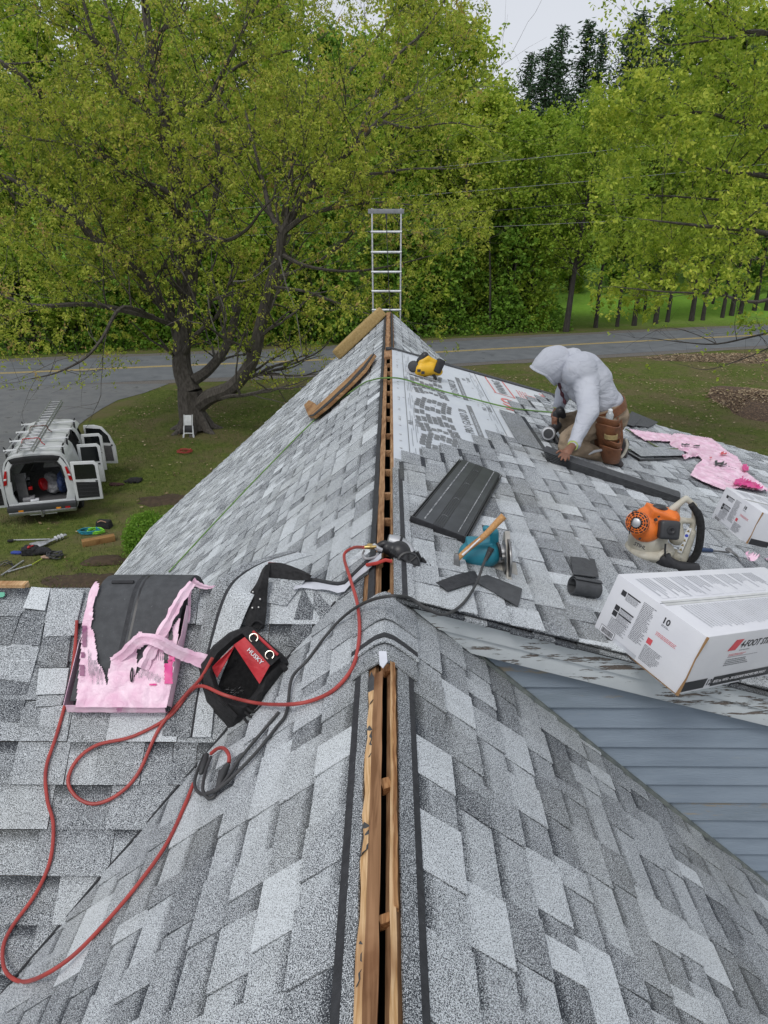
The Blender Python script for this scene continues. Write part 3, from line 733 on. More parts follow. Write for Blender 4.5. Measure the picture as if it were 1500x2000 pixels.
# red-white torn wrap and felt where the open ridge ends beside the wing
mb=MB(); g=[]
for i in range(13):
    t=i/12; x=-.44+.42*t; y=3.02+.02*math.sin(t*9); z=RZ-T*abs(x)+.02
    zz=max(WZ,z)
    g.append([Vector((x,y-.022,zz+.010+.006*math.sin(i*1.7))),Vector((x,y+.02,zz+.022))])
mb.sheet(g,.0015); mb.build('felt_flap',M_PAPER,house,smooth=True)
mb=MB(); mb.tube([p[1]+Vector((0,.012,.004)) for p in g],.012,6); mb.build('felt_roll',M_TAR,house,smooth=True)
mb=MB(); mb.tube([(-.09,3.03,RZ-.03),(-.04,3.0,RZ-.005),(.0,3.0,RZ+.012),(.03,3.0,RZ+.004)],.009,6); mb.build('red_tape',mat('red_tape',(.5,.05,.04),rough=.5),house,smooth=True)
# wing ridge: bare board strip at the far left
mb=MB(); mb.box((-4.70,WY+.02,WZ+.0),(5.9,.045,.03)); mb.build('ridge_plank',M_PLY,house)

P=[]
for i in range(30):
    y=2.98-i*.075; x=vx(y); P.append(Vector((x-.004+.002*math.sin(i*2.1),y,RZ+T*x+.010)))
mb=MB(); mb.tube(P,.0055,5); mb.build('valley_shadow_line',M_TAR,house,smooth=True)  # dark tube laid along the valley cut in place of its shadow line
# ================================================================ GROUND, ROAD, DRIVE
def ground_mat():
    m,t,b,N,L=newmat('lawn_soil_and_grass'); b.inputs['Roughness'].default_value=.95; b.inputs['Specular IOR Level'].default_value=.1
    g=N.new('ShaderNodeNewGeometry')
    def nz(s,d=8,r=.6,src=None):
        n=N.new('ShaderNodeTexNoise'); n.inputs['Scale'].default_value=s; n.inputs['Detail'].default_value=d; n.inputs['Roughness'].default_value=r; L.new(src or g.outputs['Position'],n.inputs[0]); return n.outputs[0]
    def ramp(v,a,b2,c1,c2):
        r=N.new('ShaderNodeValToRGB'); r.color_ramp.elements[0].position=a; r.color_ramp.elements[1].position=b2; r.color_ramp.elements[0].color=(*c1,1); r.color_ramp.elements[1].color=(*c2,1); L.new(v,r.inputs[0]); return r.outputs[0]
    def mix(f,a,c):
        x=N.new('ShaderNodeMix'); x.data_type='RGBA'
        if isinstance(f,float): x.inputs[0].default_value=f
        else: L.new(f,x.inputs[0])
        L.new(a,x.inputs[6]); 
        if isinstance(c,tuple): x.inputs[7].default_value=(*c,1)
        else: L.new(c,x.inputs[7])
        return x.outputs[2]
    def rng(v,a,b2,lo=0,hi=1):
        r=N.new('ShaderNodeMapRange'); r.inputs[1].default_value=a; r.inputs[2].default_value=b2; r.inputs[3].default_value=lo; r.inputs[4].default_value=hi; L.new(v,r.inputs[0]); return r.outputs[0]
    grass=ramp(nz(5),.35,.68,(.068,.098,.022),(.145,.170,.045))
    fine=ramp(nz(38,4),.3,.7,(.55,.55,.5),(1.25,1.25,1.2))
    mm=N.new('ShaderNodeMix'); mm.data_type='RGBA'; mm.blend_type='MULTIPLY'; mm.inputs[0].default_value=1; L.new(grass,mm.inputs[6]); L.new(fine,mm.inputs[7])
    base=mix(rng(nz(.42,5),.44,.60,0,.85), mm.outputs[2], (.135,.115,.058))      # worn, thatchy patches
    base=mix(rng(nz(1.1,6),.60,.72,0,.8), base, (.10,.075,.048))                # bare soil
    base=mix(rng(nz(17,3,.8),.66,.72,0,.75), base, (.26,.21,.13))                # leaf litter specks
    sx=N.new('ShaderNodeSeparateXYZ'); L.new(g.outputs['Position'],sx.inputs[0])
    far=rng(sx.outputs[1],56,66); fg=ramp(nz(2.5),.3,.7,(.15,.30,.035),(.21,.38,.05)); base=mix(far,base,fg)
    L.new(base,b.inputs['Base Color'])
    bp=N.new('ShaderNodeBump'); bp.inputs['Strength'].default_value=.6; bp.inputs['Distance'].default_value=.06; L.new(nz(20,6),bp.inputs['Height']); L.new(bp.outputs[0],b.inputs['Normal'])
    return m
M_GROUND=ground_mat()
def gz(x,y):   # gentle rise beyond the road
    r=0
    if y>62: r+=(y-62)*.055
    return r
mb=MB(); xs_=[-400,-120,-60,-40]+list(range(-30,46,3))+[60,80,140,400]; ys_=[-60,-5]+list(range(4,90,3))+[110,150,220,400,800]
vs=[(x,y,gz(x,y)+.05*math.sin(x*.9)*math.sin(y*.7)*(1 if -9<x<40 and 8<y<31 else 0)) for y in ys_ for x in xs_]; k=len(xs_)
mb.add(vs,[(j*k+i,j*k+i+1,(j+1)*k+i+1,(j+1)*k+i) for j in range(len(ys_)-1) for i in range(k-1)])
g=mb.build('lawn',M_GROUND,smooth=True,kind='structure')
M_ASPH=mat('worn_road_asphalt',(.115,.125,.135),(.15,.16,.17),scale=1.2,rough=.85,bump=.3,bscale=90,dirt=((.06,.063,.067),.9,.60,.66))
M_DRIVE=mat('old_drive_asphalt',(.12,.125,.13),(.16,.165,.165),scale=1.5,rough=.9,bump=.3,bscale=70,dirt=((.07,.07,.07),1.5,.58,.66))
M_YEL=mat('faded_yellow_line',(.66,.46,.08),(.50,.37,.12),scale=9,rough=.8,dirt=((.14,.14,.13),14,.52,.7))
M_GRAVEL=mat('verge_gravel',(.17,.16,.15),(.09,.08,.07),scale=22,rough=.95,bump=.6,bscale=60,dirt=((.30,.27,.22),30,.6,.68))
def polyline_strip(cx, off0, off1, z, m, name, kind='structure', wob=0, parent=None):
    g=[];rr=random.Random(len(name))
    for i,(x,y) in enumerate(cx):
        a=cx[max(i-1,0)]; b=cx[min(i+1,len(cx)-1)]; t=Vector((b[0]-a[0],b[1]-a[1],0)).normalized(); n=Vector((-t.y,t.x,0))
        g.append([Vector((x,y,z))+n*(off0+rr.uniform(-wob,wob)),Vector((x,y,z))+n*(off1+rr.uniform(-wob,wob))])
    vs=[p for r in g for p in r]; mb=MB(); mb.add(vs,[(2*i,2*i+2,2*i+3,2*i+1) for i in range(len(g)-1)])
    o=mb.build(name,m,parent,kind=kind if parent is None else None); return o
cl=[(-110,16),(-70,27.0)]+[tuple(p[:2]) for p in spline([(-45,33.4,0),(-23,38.6,0),(-13.3,41.0,0),(-4.3,43.1,0),(3,45.8,0),(15,49.6,0),(27.8,53.4,0),(45,58.5,0),(75,68,0)],6)]+[(130,87)]
polyline_strip(cl,-4.6,5.0,.012,M_GRAVEL,'road_verge',wob=.25)
road=polyline_strip(cl,-3.7,3.9,.022,M_ASPH,'road')
polyline_strip(cl,.04,.15,.028,M_YEL,'painted_line',parent=road); polyline_strip(cl,.27,.38,.028,M_YEL,'painted_line',parent=road)
# drive joining the road at the left, flaring toward it
mb=MB(); dpts=[gnd(-60,752),gnd(330,750),gnd(282,768),gnd(230,782),gnd(200,798),gnd(170,818),gnd(145,838),gnd(120,870),gnd(60,900),gnd(0,935),gnd(-200,1000),gnd(-900,1000),gnd(-900,775)]
dpts=[Vector((p.x,p.y,.017)) for p in dpts]; mb.add(dpts,[tuple(reversed(range(len(dpts))))]); mb.build('driveway',M_DRIVE,kind='structure')
mb=MB(); gp=[gnd(a,b) for a,b in ((225,785),(290,765),(360,775),(345,800),(300,830),(250,820),(238,800))]; gp=[Vector((p.x,p.y,.058)) for p in gp]; mb.add(gp,[tuple(reversed(range(len(gp))))])
#mb.build('gravel_patch',M_GRAVEL,kind='structure')
M_SOIL=mat('bare_brown_soil',(.075,.05,.03),(.045,.03,.018),scale=8,rough=.95,bump=.6,bscale=30)
def mound(px,py,rx,ry,h,name,m,seed,z=.0):
    c=gnd(px,py); rr=random.Random(seed); vs=[(c.x,c.y,h+z)]; n=26
    ph=[rr.uniform(.75,1.2) for _ in range(n)]
    for k,(f,hh) in enumerate(((.55,.75),(.9,.25),(1.05,-.05))):
        for j in range(n): w=2*math.pi*j/n; s_=(ph[j]+ph[j-1])/2; vs.append((c.x+math.cos(w)*rx*f*s_,c.y+math.sin(w)*ry*f*s_,z+h*hh+rr.uniform(-.01,.01)))
    fs=[(0,1+j,1+(j+1)%n) for j in range(n)]
    for k in range(2):
        for j in range(n): fs.append((1+k*n+j,1+(k+1)*n+j,1+(k+1)*n+(j+1)%n,1+k*n+(j+1)%n))
    mb=MB(); mb.add(vs,fs); return mb.build(name,m,smooth=True,kind='structure')
mound(330,978,1.0,.55,.09,'soil_patch',M_SOIL,1); mound(205,1095,.55,.3,.09,'soil_patch',M_SOIL,2); mound(175,1135,1.1,.45,.07,'soil_patch',M_SOIL,3)
mound(1490,790,2.3,3.4,.45,'leaf_pile',mat('dead_leaf_pile',(.12,.075,.045),(.045,.028,.02),scale=9,rough=.95,bump=.9,bscale=25,dirt=((.28,.19,.12),16,.55,.62)),4)
mound(1500,700,7.5,1.7,.10,'leaf_drift',mat('leaf_drift',(.13,.095,.055),(.07,.055,.028),scale=6,rough=.95,bump=.9,bscale=25,dirt=((.3,.22,.14),14,.52,.62)),6)
# loose things nobody could count: leaf litter and grass blades
def scatter(n,name,m,fn,sz,kind='stuff',seed=1,blade=False):
    rs=np.random.RandomState(seed); P=fn(rs,n); n=len(P)
    a=rs.uniform(0,2*np.pi,n); s=rs.uniform(sz[0],sz[1],n)
    if blade:
        h=s; w=.006+.008*rs.rand(n); lean=rs.uniform(-.5,.5,(n,2))*h[:,None]
        v=np.zeros((n,3,3)); v[:,0]=P; v[:,1]=P; v[:,2]=P
        v[:,0,0]-=w*np.cos(a); v[:,0,1]-=w*np.sin(a); v[:,1,0]+=w*np.cos(a); v[:,1,1]+=w*np.sin(a); v[:,2,0]+=lean[:,0]; v[:,2,1]+=lean[:,1]; v[:,2,2]+=h
        k=3
    else:
        v=np.zeros((n,4,3)); dx=np.stack([np.cos(a),np.sin(a),rs.uniform(-.35,.35,n)],1)*s[:,None]; dy=np.stack([-np.sin(a),np.cos(a),rs.uniform(-.35,.35,n)],1)*(s*.6)[:,None]
        v[:,0]=P-dx; v[:,1]=P-dy; v[:,2]=P+dx; v[:,3]=P+dy; v[:,:,2]+=.015; k=4
    me=bpy.data.meshes.new(name); V=v.reshape(-1,3); me.vertices.add(len(V)); me.vertices.foreach_set('co',V.ravel().astype(np.float32))
    me.loops.add(n*k); me.loops.foreach_set('vertex_index',np.arange(n*k,dtype=np.int32)); me.polygons.add(n)
    me.polygons.foreach_set('loop_start',np.arange(0,n*k,k,dtype=np.int32)); 
    at=me.attributes.new('tone','FLOAT','POINT'); at.data.foreach_set('value',np.repeat(rs.rand(n),k).astype(np.float32))
    me.update(); me.materials.append(m); o=bpy.data.objects.new(name,me); COL.objects.link(o); o['kind']=kind; return o
def tone_mat(name,stops,rough=.7,trans=.0,noise=True):
    m,t,b,N,L=newmat(name); b.inputs['Roughness'].default_value=rough; b.inputs['Specular IOR Level'].default_value=.25
    a=N.new('ShaderNodeAttribute'); a.attribute_name='tone'; r=N.new('ShaderNodeValToRGB'); cr=r.color_ramp
    while len(cr.elements)<len(stops): cr.elements.new(.5)
    for e,(p,c) in zip(cr.elements,stops): e.position=p; e.color=(*c,1)
    L.new(a.outputs['Fac'],r.inputs[0]); L.new(r.outputs[0],b.inputs['Base Color'])
    if trans:
        tr=N.new('ShaderNodeBsdfTranslucent'); ms=N.new('ShaderNodeMixShader'); ms.inputs[0].default_value=trans; L.new(r.outputs[0],tr.inputs[0])
        o=N['Material Output']; L.new(b.outputs[0],ms.inputs[1]); L.new(tr.outputs[0],ms.inputs[2]); L.new(ms.outputs[0],o.inputs['Surface'])
    return m
M_LITTER=tone_mat('dead_leaves',[(0,(.10,.06,.035)),(.5,(.24,.17,.10)),(1,(.42,.34,.22))],.8)
M_GRASS=tone_mat('grass_blades',[(0,(.06,.10,.018)),(.5,(.11,.16,.035)),(1,(.19,.20,.07))],.6)
def inroad(x,y):
    yy=np.interp(x,[c[0] for c in cl],[c[1] for c in cl]); return np.abs(y-yy)<5.2
def lawn_pts(x0,x1,y0,y1,z=.0,avoid=True,dens=None):
    def f(rs,n):
        x=rs.uniform(x0,x1,n); y=rs.uniform(y0,y1,n); ok=~inroad(x,y)
        ok&=~((np.abs(x)<5)&(y<13.2)); ok&=~((x<-9.8)&(y>27-(x+9.8)*0)&(x<-12)) & ~((x<-11.0)&(y>21.5)&(x< -9.5-(y-19)*.25))
        if dens is not None: ok&=rs.rand(n)<dens(x,y)
        x,y=x[ok],y[ok]; return np.stack([x,y,np.full(len(x),z+.02)],1)
    return f
blob_=lambda cx,cy,r: (lambda x,y: np.clip(1.3-np.hypot((x-cx),(y-cy))/r,0.05,1))
scatter(9000,'leaf_litter',M_LITTER,lawn_pts(4,30,13,44,.03,dens=lambda x,y: np.clip((y-20)/14,.08,1)*np.where(np.sin(x*.7)*np.sin(y*.5)>-.3,1,.25)),(.03,.075),seed=2)
scatter(3200,'leaf_litter',M_LITTER,lawn_pts(-14,0,14,36,.03,dens=lambda x,y: np.clip((y-19)/12,.06,1)*np.where(np.sin(x*1.3+1)*np.sin(y*.8)>-.1,1,.12)),(.03,.07),seed=3)
scatter(2600,'leaf_litter',M_LITTER,lambda rs,n:(lambda c,r,a:np.stack([c.x+np.cos(a)*r*2.3,c.y+np.sin(a)*r*3.4,.06+.42*(1-r**1.5)],1))(gnd(1490,790),rs.rand(n)**.6,rs.uniform(0,6.28,n)),(.04,.08),seed=12)
scatter(3000,'leaf_litter',M_LITTER,lambda rs,n:(lambda c,r,a:np.stack([c.x+np.cos(a)*r*7.5,c.y+np.sin(a)*r*1.7,.04+.09*(1-r)],1))(gnd(1500,700),rs.rand(n)**.6,rs.uniform(0,6.28,n)),(.04,.09),seed=13)
scatter(70000,'grass',M_GRASS,lawn_pts(-17,-2,12.5,35,.0,dens=lambda x,y: .35+.65*(np.sin(x*.8+2)*np.sin(y*.6)>-.2)),(.03,.085),seed=4,blade=True)
scatter(26000,'grass',M_GRASS,lawn_pts(4,26,14,40,.0),(.03,.08),seed=5,blade=True)

# ================================================================ ROOF PROPS
M_HOSE_R=mat('red_rubber_hose',(.42,.055,.045),(.32,.045,.04),rough=.5,scale=9)
M_GREEN=mat('green_rope',(.16,.30,.07),(.10,.2,.05),rough=.7,scale=60)
M_CORD=mat('black_rubber_cord',(.03,.032,.034),(.05,.05,.052),rough=.55,scale=9)
M_BRASS=mat('brass',(.55,.40,.16),rough=.35,metal=.8)
M_PINK=None
def surf_path(pts, r, up=0.0, n=8):
    """pts: (surface function, px, py, lift)"""
    P=[]
    for p in pts:
        fn,px,py=p[:3]; l=p[3] if len(p)>3 else 0
        P.append(fn(px,py,r+.012+l))
    return spline(P,n)
# red air hose: coupler at the nail gun -> down over the cap -> across the bag -> loop on the wing -> long tail
hose=[(dorm,712,1069,.05),(left,690,1070,.06),(left,672,1085,.05),(left,684,1130,.05),(left,698,1180,.02),(left,702,1240,.01),(left,690,1300,.0),(left,655,1345,.0),(left,610,1368,.0),(left,560,1376,.035),(wing,500,1373,.14),(wing,440,1358,.16),(wing,395,1340,.07),(wing,370,1352,.01),(wing,330,1400,0),(wing,260,1438,0),(wing,190,1455,0),(wing,150,1485,0),(wing,133,1525,0),(wing,150,1557,0),(wing,185,1570,0),(wing,230,1552,0),(wing,270,1510,0),(wing,310,1425,0),(wing,360,1360,.012),(wing,392,1325,.05),(wing,415,1285,.10)]
P1=surf_path(hose,.0075)
hose2=[(wing,150,1212,.0),(wing,146,1270,.0),(wing,136,1340,0),(wing,112,1430,0),(wing,90,1500,0),(wing,92,1560,0),(wing,104,1610,0),(wing,98,1680,0),(wing,70,1745,0),(wing,25,1808,0),(wing,6,1850,0),(wing,10,1895,.03),(wing,40,1917,.05),(left,85,1905,.04),(left,150,1860,.01),(left,230,1775,0),(left,290,1700,0),(left,330,1640,0),(left,360,1575,0),(left,378,1530,.01)]
P2=surf_path(hose2,.0075)
rt=thing('air_hose','long red rubber air hose looping over the shingles from the nail gun','hose',P1[5])
mb=MB(); mb.tube(P1,.0078,8); mb.build('hose',M_HOSE_R,rt,smooth=True)
mb=MB(); mb.tube([P1[0],P1[0]+Vector((.028,.0,.002)),P1[0]+Vector((.03,0,.002)),P1[0]+Vector((.055,0,.004))],[.0095,.0095,.007,.007],10); mb.build('brass_coupler',M_BRASS,rt,smooth=True,bevel=.001)
mb=MB(); mb.tube(P2,.0078,8); o=mb.build('air_hose',M_HOSE_R,smooth=True,origin=P2[0]); tag(o,'dark red hose trailing down past the pink bundle to the valley','hose')
# green rope over the ridge
gr=[(left,330,1117),(left,420,1020),(left,520,915),(left,620,815),(left,700,755),(left,728,742,.01),(dorm,757,738,.012),(dorm,790,741,.004),(dorm,850,760),(dorm,920,778),(dorm,1000,797),(dorm,1085,806)]
P=surf_path(gr,.010); o=MB(); o.tube(P,.008,7); o=o.build('safety_rope',M_GREEN,smooth=True,origin=P[60]); tag(o,'thin green safety rope crossing the ridge toward the worker','rope')
gr=[(dorm,1222,838),(dorm,1250,852),(dorm,1290,875),(dorm,1335,876,.02),(dorm,1300,877),(dorm,1240,878),(dorm,1215,877)]
P=surf_path(gr,.010); o=MB(); o.tube(P,.009,7); o=o.build('safety_rope',mat('olive_rope',(.13,.16,.08),rough=.8),smooth=True,origin=P[0]); tag(o,'olive rope slack behind the kneeling worker beside the pink wrap','rope')
# black extension cord from the circular saw to the knot at the bag
cd=[(dorm,955,1080,.11),(dorm,945,1100,.10),(dorm,930,1140,.03),(dorm,905,1178,.0),(dorm,870,1200,.02),(dorm,835,1190,.05),(right,800,1168,.10),(left,765,1164,.055),(left,725,1172,.05),(left,690,1190,.03),(left,660,1215,.01),(left,630,1250,0),(left,600,1290,0),(left,570,1325,.01),(left,560,1390,.0),(left,540,1420,0),(left,500,1470,.0),(left,440,1530,.01),(left,405,1550,.02),(wing,380,1545,.03),(wing,384,1520,.04),(wing,400,1480,.03),(wing,410,1476,.02)]
P=surf_path(cd,.0065); o=MB(); o.tube(P,.0068,8); o=o.build('extension_cord',M_CORD,smooth=True,origin=P[60]); tag(o,'black extension cord running from the teal saw over the cap shingles','cord')
# knotted black cord ends with plugs
rt=thing('cord_knot','knot of black cord ends and plugs in the roof valley below the tool bag','cord',left(410,1520,.02))
def w_(px,py,l): return left(px,py,l)
for k,pts in enumerate(([(398,1475,.03),(388,1500,.03),(380,1530,.03),(392,1550,.03),(425,1540,.03),(450,1510,.02),(470,1480,.02),(520,1420,.02),(545,1390,.02)],[(412,1478,.045),(402,1505,.045),(396,1540,.045),(405,1558,.03),(418,1555,.02),(425,1535,.03),(430,1505,.04)])):
    mb=MB(); mb.tube(spline([w_(*q) for q in pts],6),.0068,8); mb.build('cord',M_CORD,rt,smooth=True)
mb=MB(); mb.tube([w_(404,1474,.04),w_(400,1490,.04),w_(396,1500,.04),w_(392,1512,.035)],[.010,.014,.014,.008],10); mb.build('plug',M_CORD,rt,smooth=True)
mb=MB(); mb.tube([w_(446,1492,.03),w_(438,1505,.03),w_(430,1525,.03),w_(426,1545,.02)],[.010,.016,.015,.008],10); mb.build('plug',M_CORD,rt,smooth=True)
mb=MB(); mb.tube(spline([w_(412,1472,.04),w_(425,1462,.045),w_(438,1462,.045),w_(447,1475,.04),w_(447,1490,.03)],6),.0078,8); mb.build('hose_end',M_HOSE_R,rt,smooth=True)

# ---- scrap wood at the far ridge
M_KRAFT=mat('tan_insulation',(.42,.30,.13),(.34,.23,.09),scale=30,rough=.95,bump=.7,bscale=120)
M_SCRAP=wood_mat('weathered_scrap_wood',(.42,.25,.12),(.27,.15,.07),ax='X',ring=8)
p0=left(690,668,.06); p1=left(746,612,.07); p1.y=min(p1.y,12.6)
a=left(683,665,.0); 
rt=thing('insulation_batt','tan slab of insulation lying on the far end of the ridge','insulation',left(715,640))
A_=Vector((-.92,12.15,0)); A_.z=RZ-T*.92+.07; B_=Vector((-.03,12.35,RZ+.07))
fr=frame((A_+B_)/2,(B_-A_),NL); mb=MB(fr); L_=(B_-A_).length
prof=[(-.5*L_,-.07),(-.44*L_,-.15),(-.2*L_,-.20),(.15*L_,-.19),(.40*L_,-.16),(.5*L_,-.08),(.49*L_,.05),(.3*L_,.14),(0,.16),(-.3*L_,.13),(-.46*L_,.06)]
mb.prism([(a_*.9,b_*1.0+.04) for a_,b_ in prof],-.05,.13); mb.build('slab',M_KRAFT,rt,bevel=.03,smooth=True,seg=3)
rt=thing('scrap_board','hooked brown scrap board lying on the left slope by the ridge','board',left(680,760))
c=[left(606,806,.035),left(618,818,.035),left(635,806,.04),left(665,780,.04),left(700,745,.04),left(738,704,.045)]
fr=frame(c[0],(c[5]-c[2]),NL); inv=fr.inverted()
q=[inv@p for p in [left(602,800),left(612,823),left(622,824),left(650,802),left(690,765),left(722,732),left(741,702),left(735,702),left(700,737),left(665,770),left(640,793),left(628,802),(left(624,797)),(left(612,790))]]
mb=MB(fr); mb.prism([(p.x,p.y) for p in q],.012,.055); mb.build('board',M_SCRAP,rt,bevel=.006)
mb=MB(fr); q2=[inv@p for p in [left(612,823),left(622,824),left(650,802),left(690,765),left(722,732),left(741,702),left(739,701),left(718,728),left(688,760),left(650,796),left(622,820)]]
mb.prism([(p.x,p.y-.004) for p in q2],.056,.060); mb.build('felt_remnant',M_TAR,rt)

# ---- aluminium ladder behind the far gable
rt=thing('ladder','aluminium extension ladder rising above the far gable peak','ladder',(-.03,13.3,0))
def lad(z): 
    t=(z-0)/8.1; return 14.4-1.15*t, -.278-.045*max(0,(z-6.5)/1.6), .238-.02*max(0,(z-6.5)/1.6)+.0
y0,_,_=lad(0); y8,xl8,xr8=lad(8.10)
for sx,xa,xb in ((0,-.278,-.322),(1,.238,.220)):
    mb=MB(); fr=frame((xa,y0,.0),Vector((xb-xa,y8-y0,8.08)),(0,-1,0)); LL=Vector((xb-xa,y8-y0,8.08)).length
    mb.M=fr; mb.box((LL/2,0,0),(LL,.028,.07)); mb.build('rail',M_ALU,rt,bevel=.004)
z=.4
while z<8.0:
    t=z/8.08; y=y0+(y8-y0)*t; xa=-.278-.044*t; xb=.238-.018*t
    mb=MB(); mb.tube([(xa,y-.0,z),(xb,y,z)],.021,10); mb.build('rung',mat('bright_rung',(.68,.7,.72),rough=.35,metal=.4) if z<.5 else bpy.data.materials['bright_rung'],rt,smooth=True); z+=.335
mb=MB(); mb.box(((xl8+xr8)/2,y8-.02,8.10),(.62,.05,.075)); mb.build('top_bar',mat('ladder_mitt',(.25,.26,.28),rough=.6),rt,bevel=.008)
mb=MB(); mb.tube([(-.05,y8-.03,8.05),(-.045,y8-.03,7.9),(-.02,y8+.1,7.2),(.03,y8+.2,6.2),(.03,y8+.4,4)],.007,6); mb.tube([(-.05,y8-.02,8.06),(-.045,y8-.02,7.98)],.02,8); mb.build('rope_and_pulley',M_CORD,rt,smooth=True)
# ================================================================ PROPS ON THE DORMER ROOF AND RIDGE
def DF(a, b, up=0.0): return frame(dorm(*a)+ND*up, dorm(*b)-dorm(*a), ND)
def pt(px,py,y): return atY(px,py,y)
def inpoly(x,y,P):
    c=False; n=len(P); j=n-1
    for i in range(n):
        if (P[i][1]>y)!=(P[j][1]>y) and x<(P[j][0]-P[i][0])*(y-P[i][1])/(P[j][1]-P[i][1])+P[i][0]: c=not c
        j=i
    return c
def cut_sheet(S,nu,nv,poly,name,m,parent,lift=0.0,th=.0015,crumple=.0,label=None,seed=1,multi=None):
    """surface S(u,v)->point sampled on a grid; only cells whose picture position falls in the torn outline are kept"""
    from mathutils import noise
    P=[[S(i/nu,j/nv) for j in range(nv+1)] for i in range(nu+1)]; mb=MB(); N=[[None]*(nv+1) for _ in range(nu+1)]
    for i in range(nu+1):
        for j in range(nv+1):
            a=P[min(i+1,nu)][j]-P[max(i-1,0)][j]; b=P[i][min(j+1,nv)]-P[i][max(j-1,0)]; n=a.cross(b).normalized()
            if n.dot(CAM-P[i][j])<0: n=-n
            N[i][j]=n
    Q=[[P[i][j]+N[i][j]*(lift+crumple*(abs(noise.noise(P[i][j]*9+Vector((seed,0,0))))*2.2+.45*abs(noise.noise(P[i][j]*26)))) for j in range(nv+1)] for i in range(nu+1)]
    idx={};vs=[];fs=[]
    def vid(i,j):
        if (i,j) not in idx: idx[(i,j)]=len(vs); vs.append(Q[i][j])
        return idx[(i,j)]
    polys=poly if multi else [poly]
    for i in range(nu):
        for j in range(nv):
            c=(Q[i][j]+Q[i+1][j+1])/2; x,y=proj(c)
            if any(inpoly(x,y,p) for p in polys): fs.append((vid(i,j),vid(i+1,j),vid(i+1,j+1),vid(i,j+1)))
    mb.add(vs,fs); return mb.build(name,m,parent,smooth=True,label=label)
def ribbon(pts,w,name,m,parent,n=6,wob=.0,seed=1,th=.0015,side=None):
    rr=random.Random(seed); P=spline(pts,n); g=[]
    for i,p in enumerate(P):
        t=(P[min(i+1,len(P)-1)]-P[max(i-1,0)]).normalized(); v=(CAM-p).normalized(); s=t.cross(v).normalized()
        ww=w[0]+(w[1]-w[0])*i/(len(P)-1) if isinstance(w,tuple) else w
        ww*=1+rr.uniform(-wob,wob); c=v*rr.uniform(0,wob*.02)
        g.append([p-s*ww/2,p-s*ww*.18+v*ww*.12+c,p+s*ww*.2-v*ww*.05,p+s*ww/2])
    mb=MB(); mb.sheet(g,th); return mb.build(name,m,parent,smooth=True)
# --- black plastic ridge vents, a nested pair lying upside down
rt=thing('ridge_vent','black ribbed plastic ridge vents stacked flat beside the open ridge','ridge vent',dorm(890,990))
BL=dorm(798,1020); TL=dorm(893,905); BR=dorm(905,1062)
F=frame(BL,BR-BL,ND); Wd=(BR-BL).length*1.06; Ld=(TL-BL).length
sk=(F.inverted()@TL).x/Ld
Fs=F @ Matrix(((1,sk,0,0),(0,1,0,0),(0,0,1,0),(0,0,0,1)))
LLv=(F.inverted()@TL).y
M_VENT=mat('grey_black_vent_plastic',(.045,.05,.056),(.028,.031,.035),rough=.42,scale=7,dirt=((.10,.11,.12),5,.60,.8))
for k in range(2):
    mb=MB(Fs); mb.box((Wd/2,LLv/2,.012+.022*k),(Wd*.84,LLv,.018)); mb.build('vent_panel',M_VENT if k else M_BLK,rt,bevel=.003)
for s_,x0 in ((0,.0),(1,Wd-.055)):
    for q in range(4):
        mb=MB(Fs); mb.box((x0+.007+.013*q,LLv/2,.020),(.007,LLv*1.002,.040-.003*abs(q-1.5))); mb.build('side_rib',M_BLK,rt,bevel=.0015)
for q in range(5):
    mb=MB(Fs); mb.box((Wd*.47+.0125*(q-2),LLv/2,.0445),(.004,LLv,.004)); mb.build('centre_rib',M_BLK,rt)
M_DASH=mat('dusty_line',(.32,.33,.34),(.12,.13,.14),scale=40,rough=.8,lo=.42,hi=.58)
for x_ in (.22,.80):
    mb=MB(Fs); mb.box((Wd*x_,LLv/2,.0442),(.008 if x_<.5 else .005,LLv*.96,.0022)); mb.build('chalk_line',M_DASH,rt)
for q in range(4):
    mb=MB(Fs); c_=Vector((Wd*.47,LLv*(.12+.25*q),.047)); mb.tube([c_+Vector((math.cos(a*.5)*.016,math.sin(a*.5)*.016,0)) for a in range(9)],.0012,4); mb.build('moulded_mark',M_DASH,rt)
mb=MB(Fs); mb.box((Wd/2,.006,.020),(Wd,.014,.040)); mb.build('end_baffle',M_BLK,rt,bevel=.003)
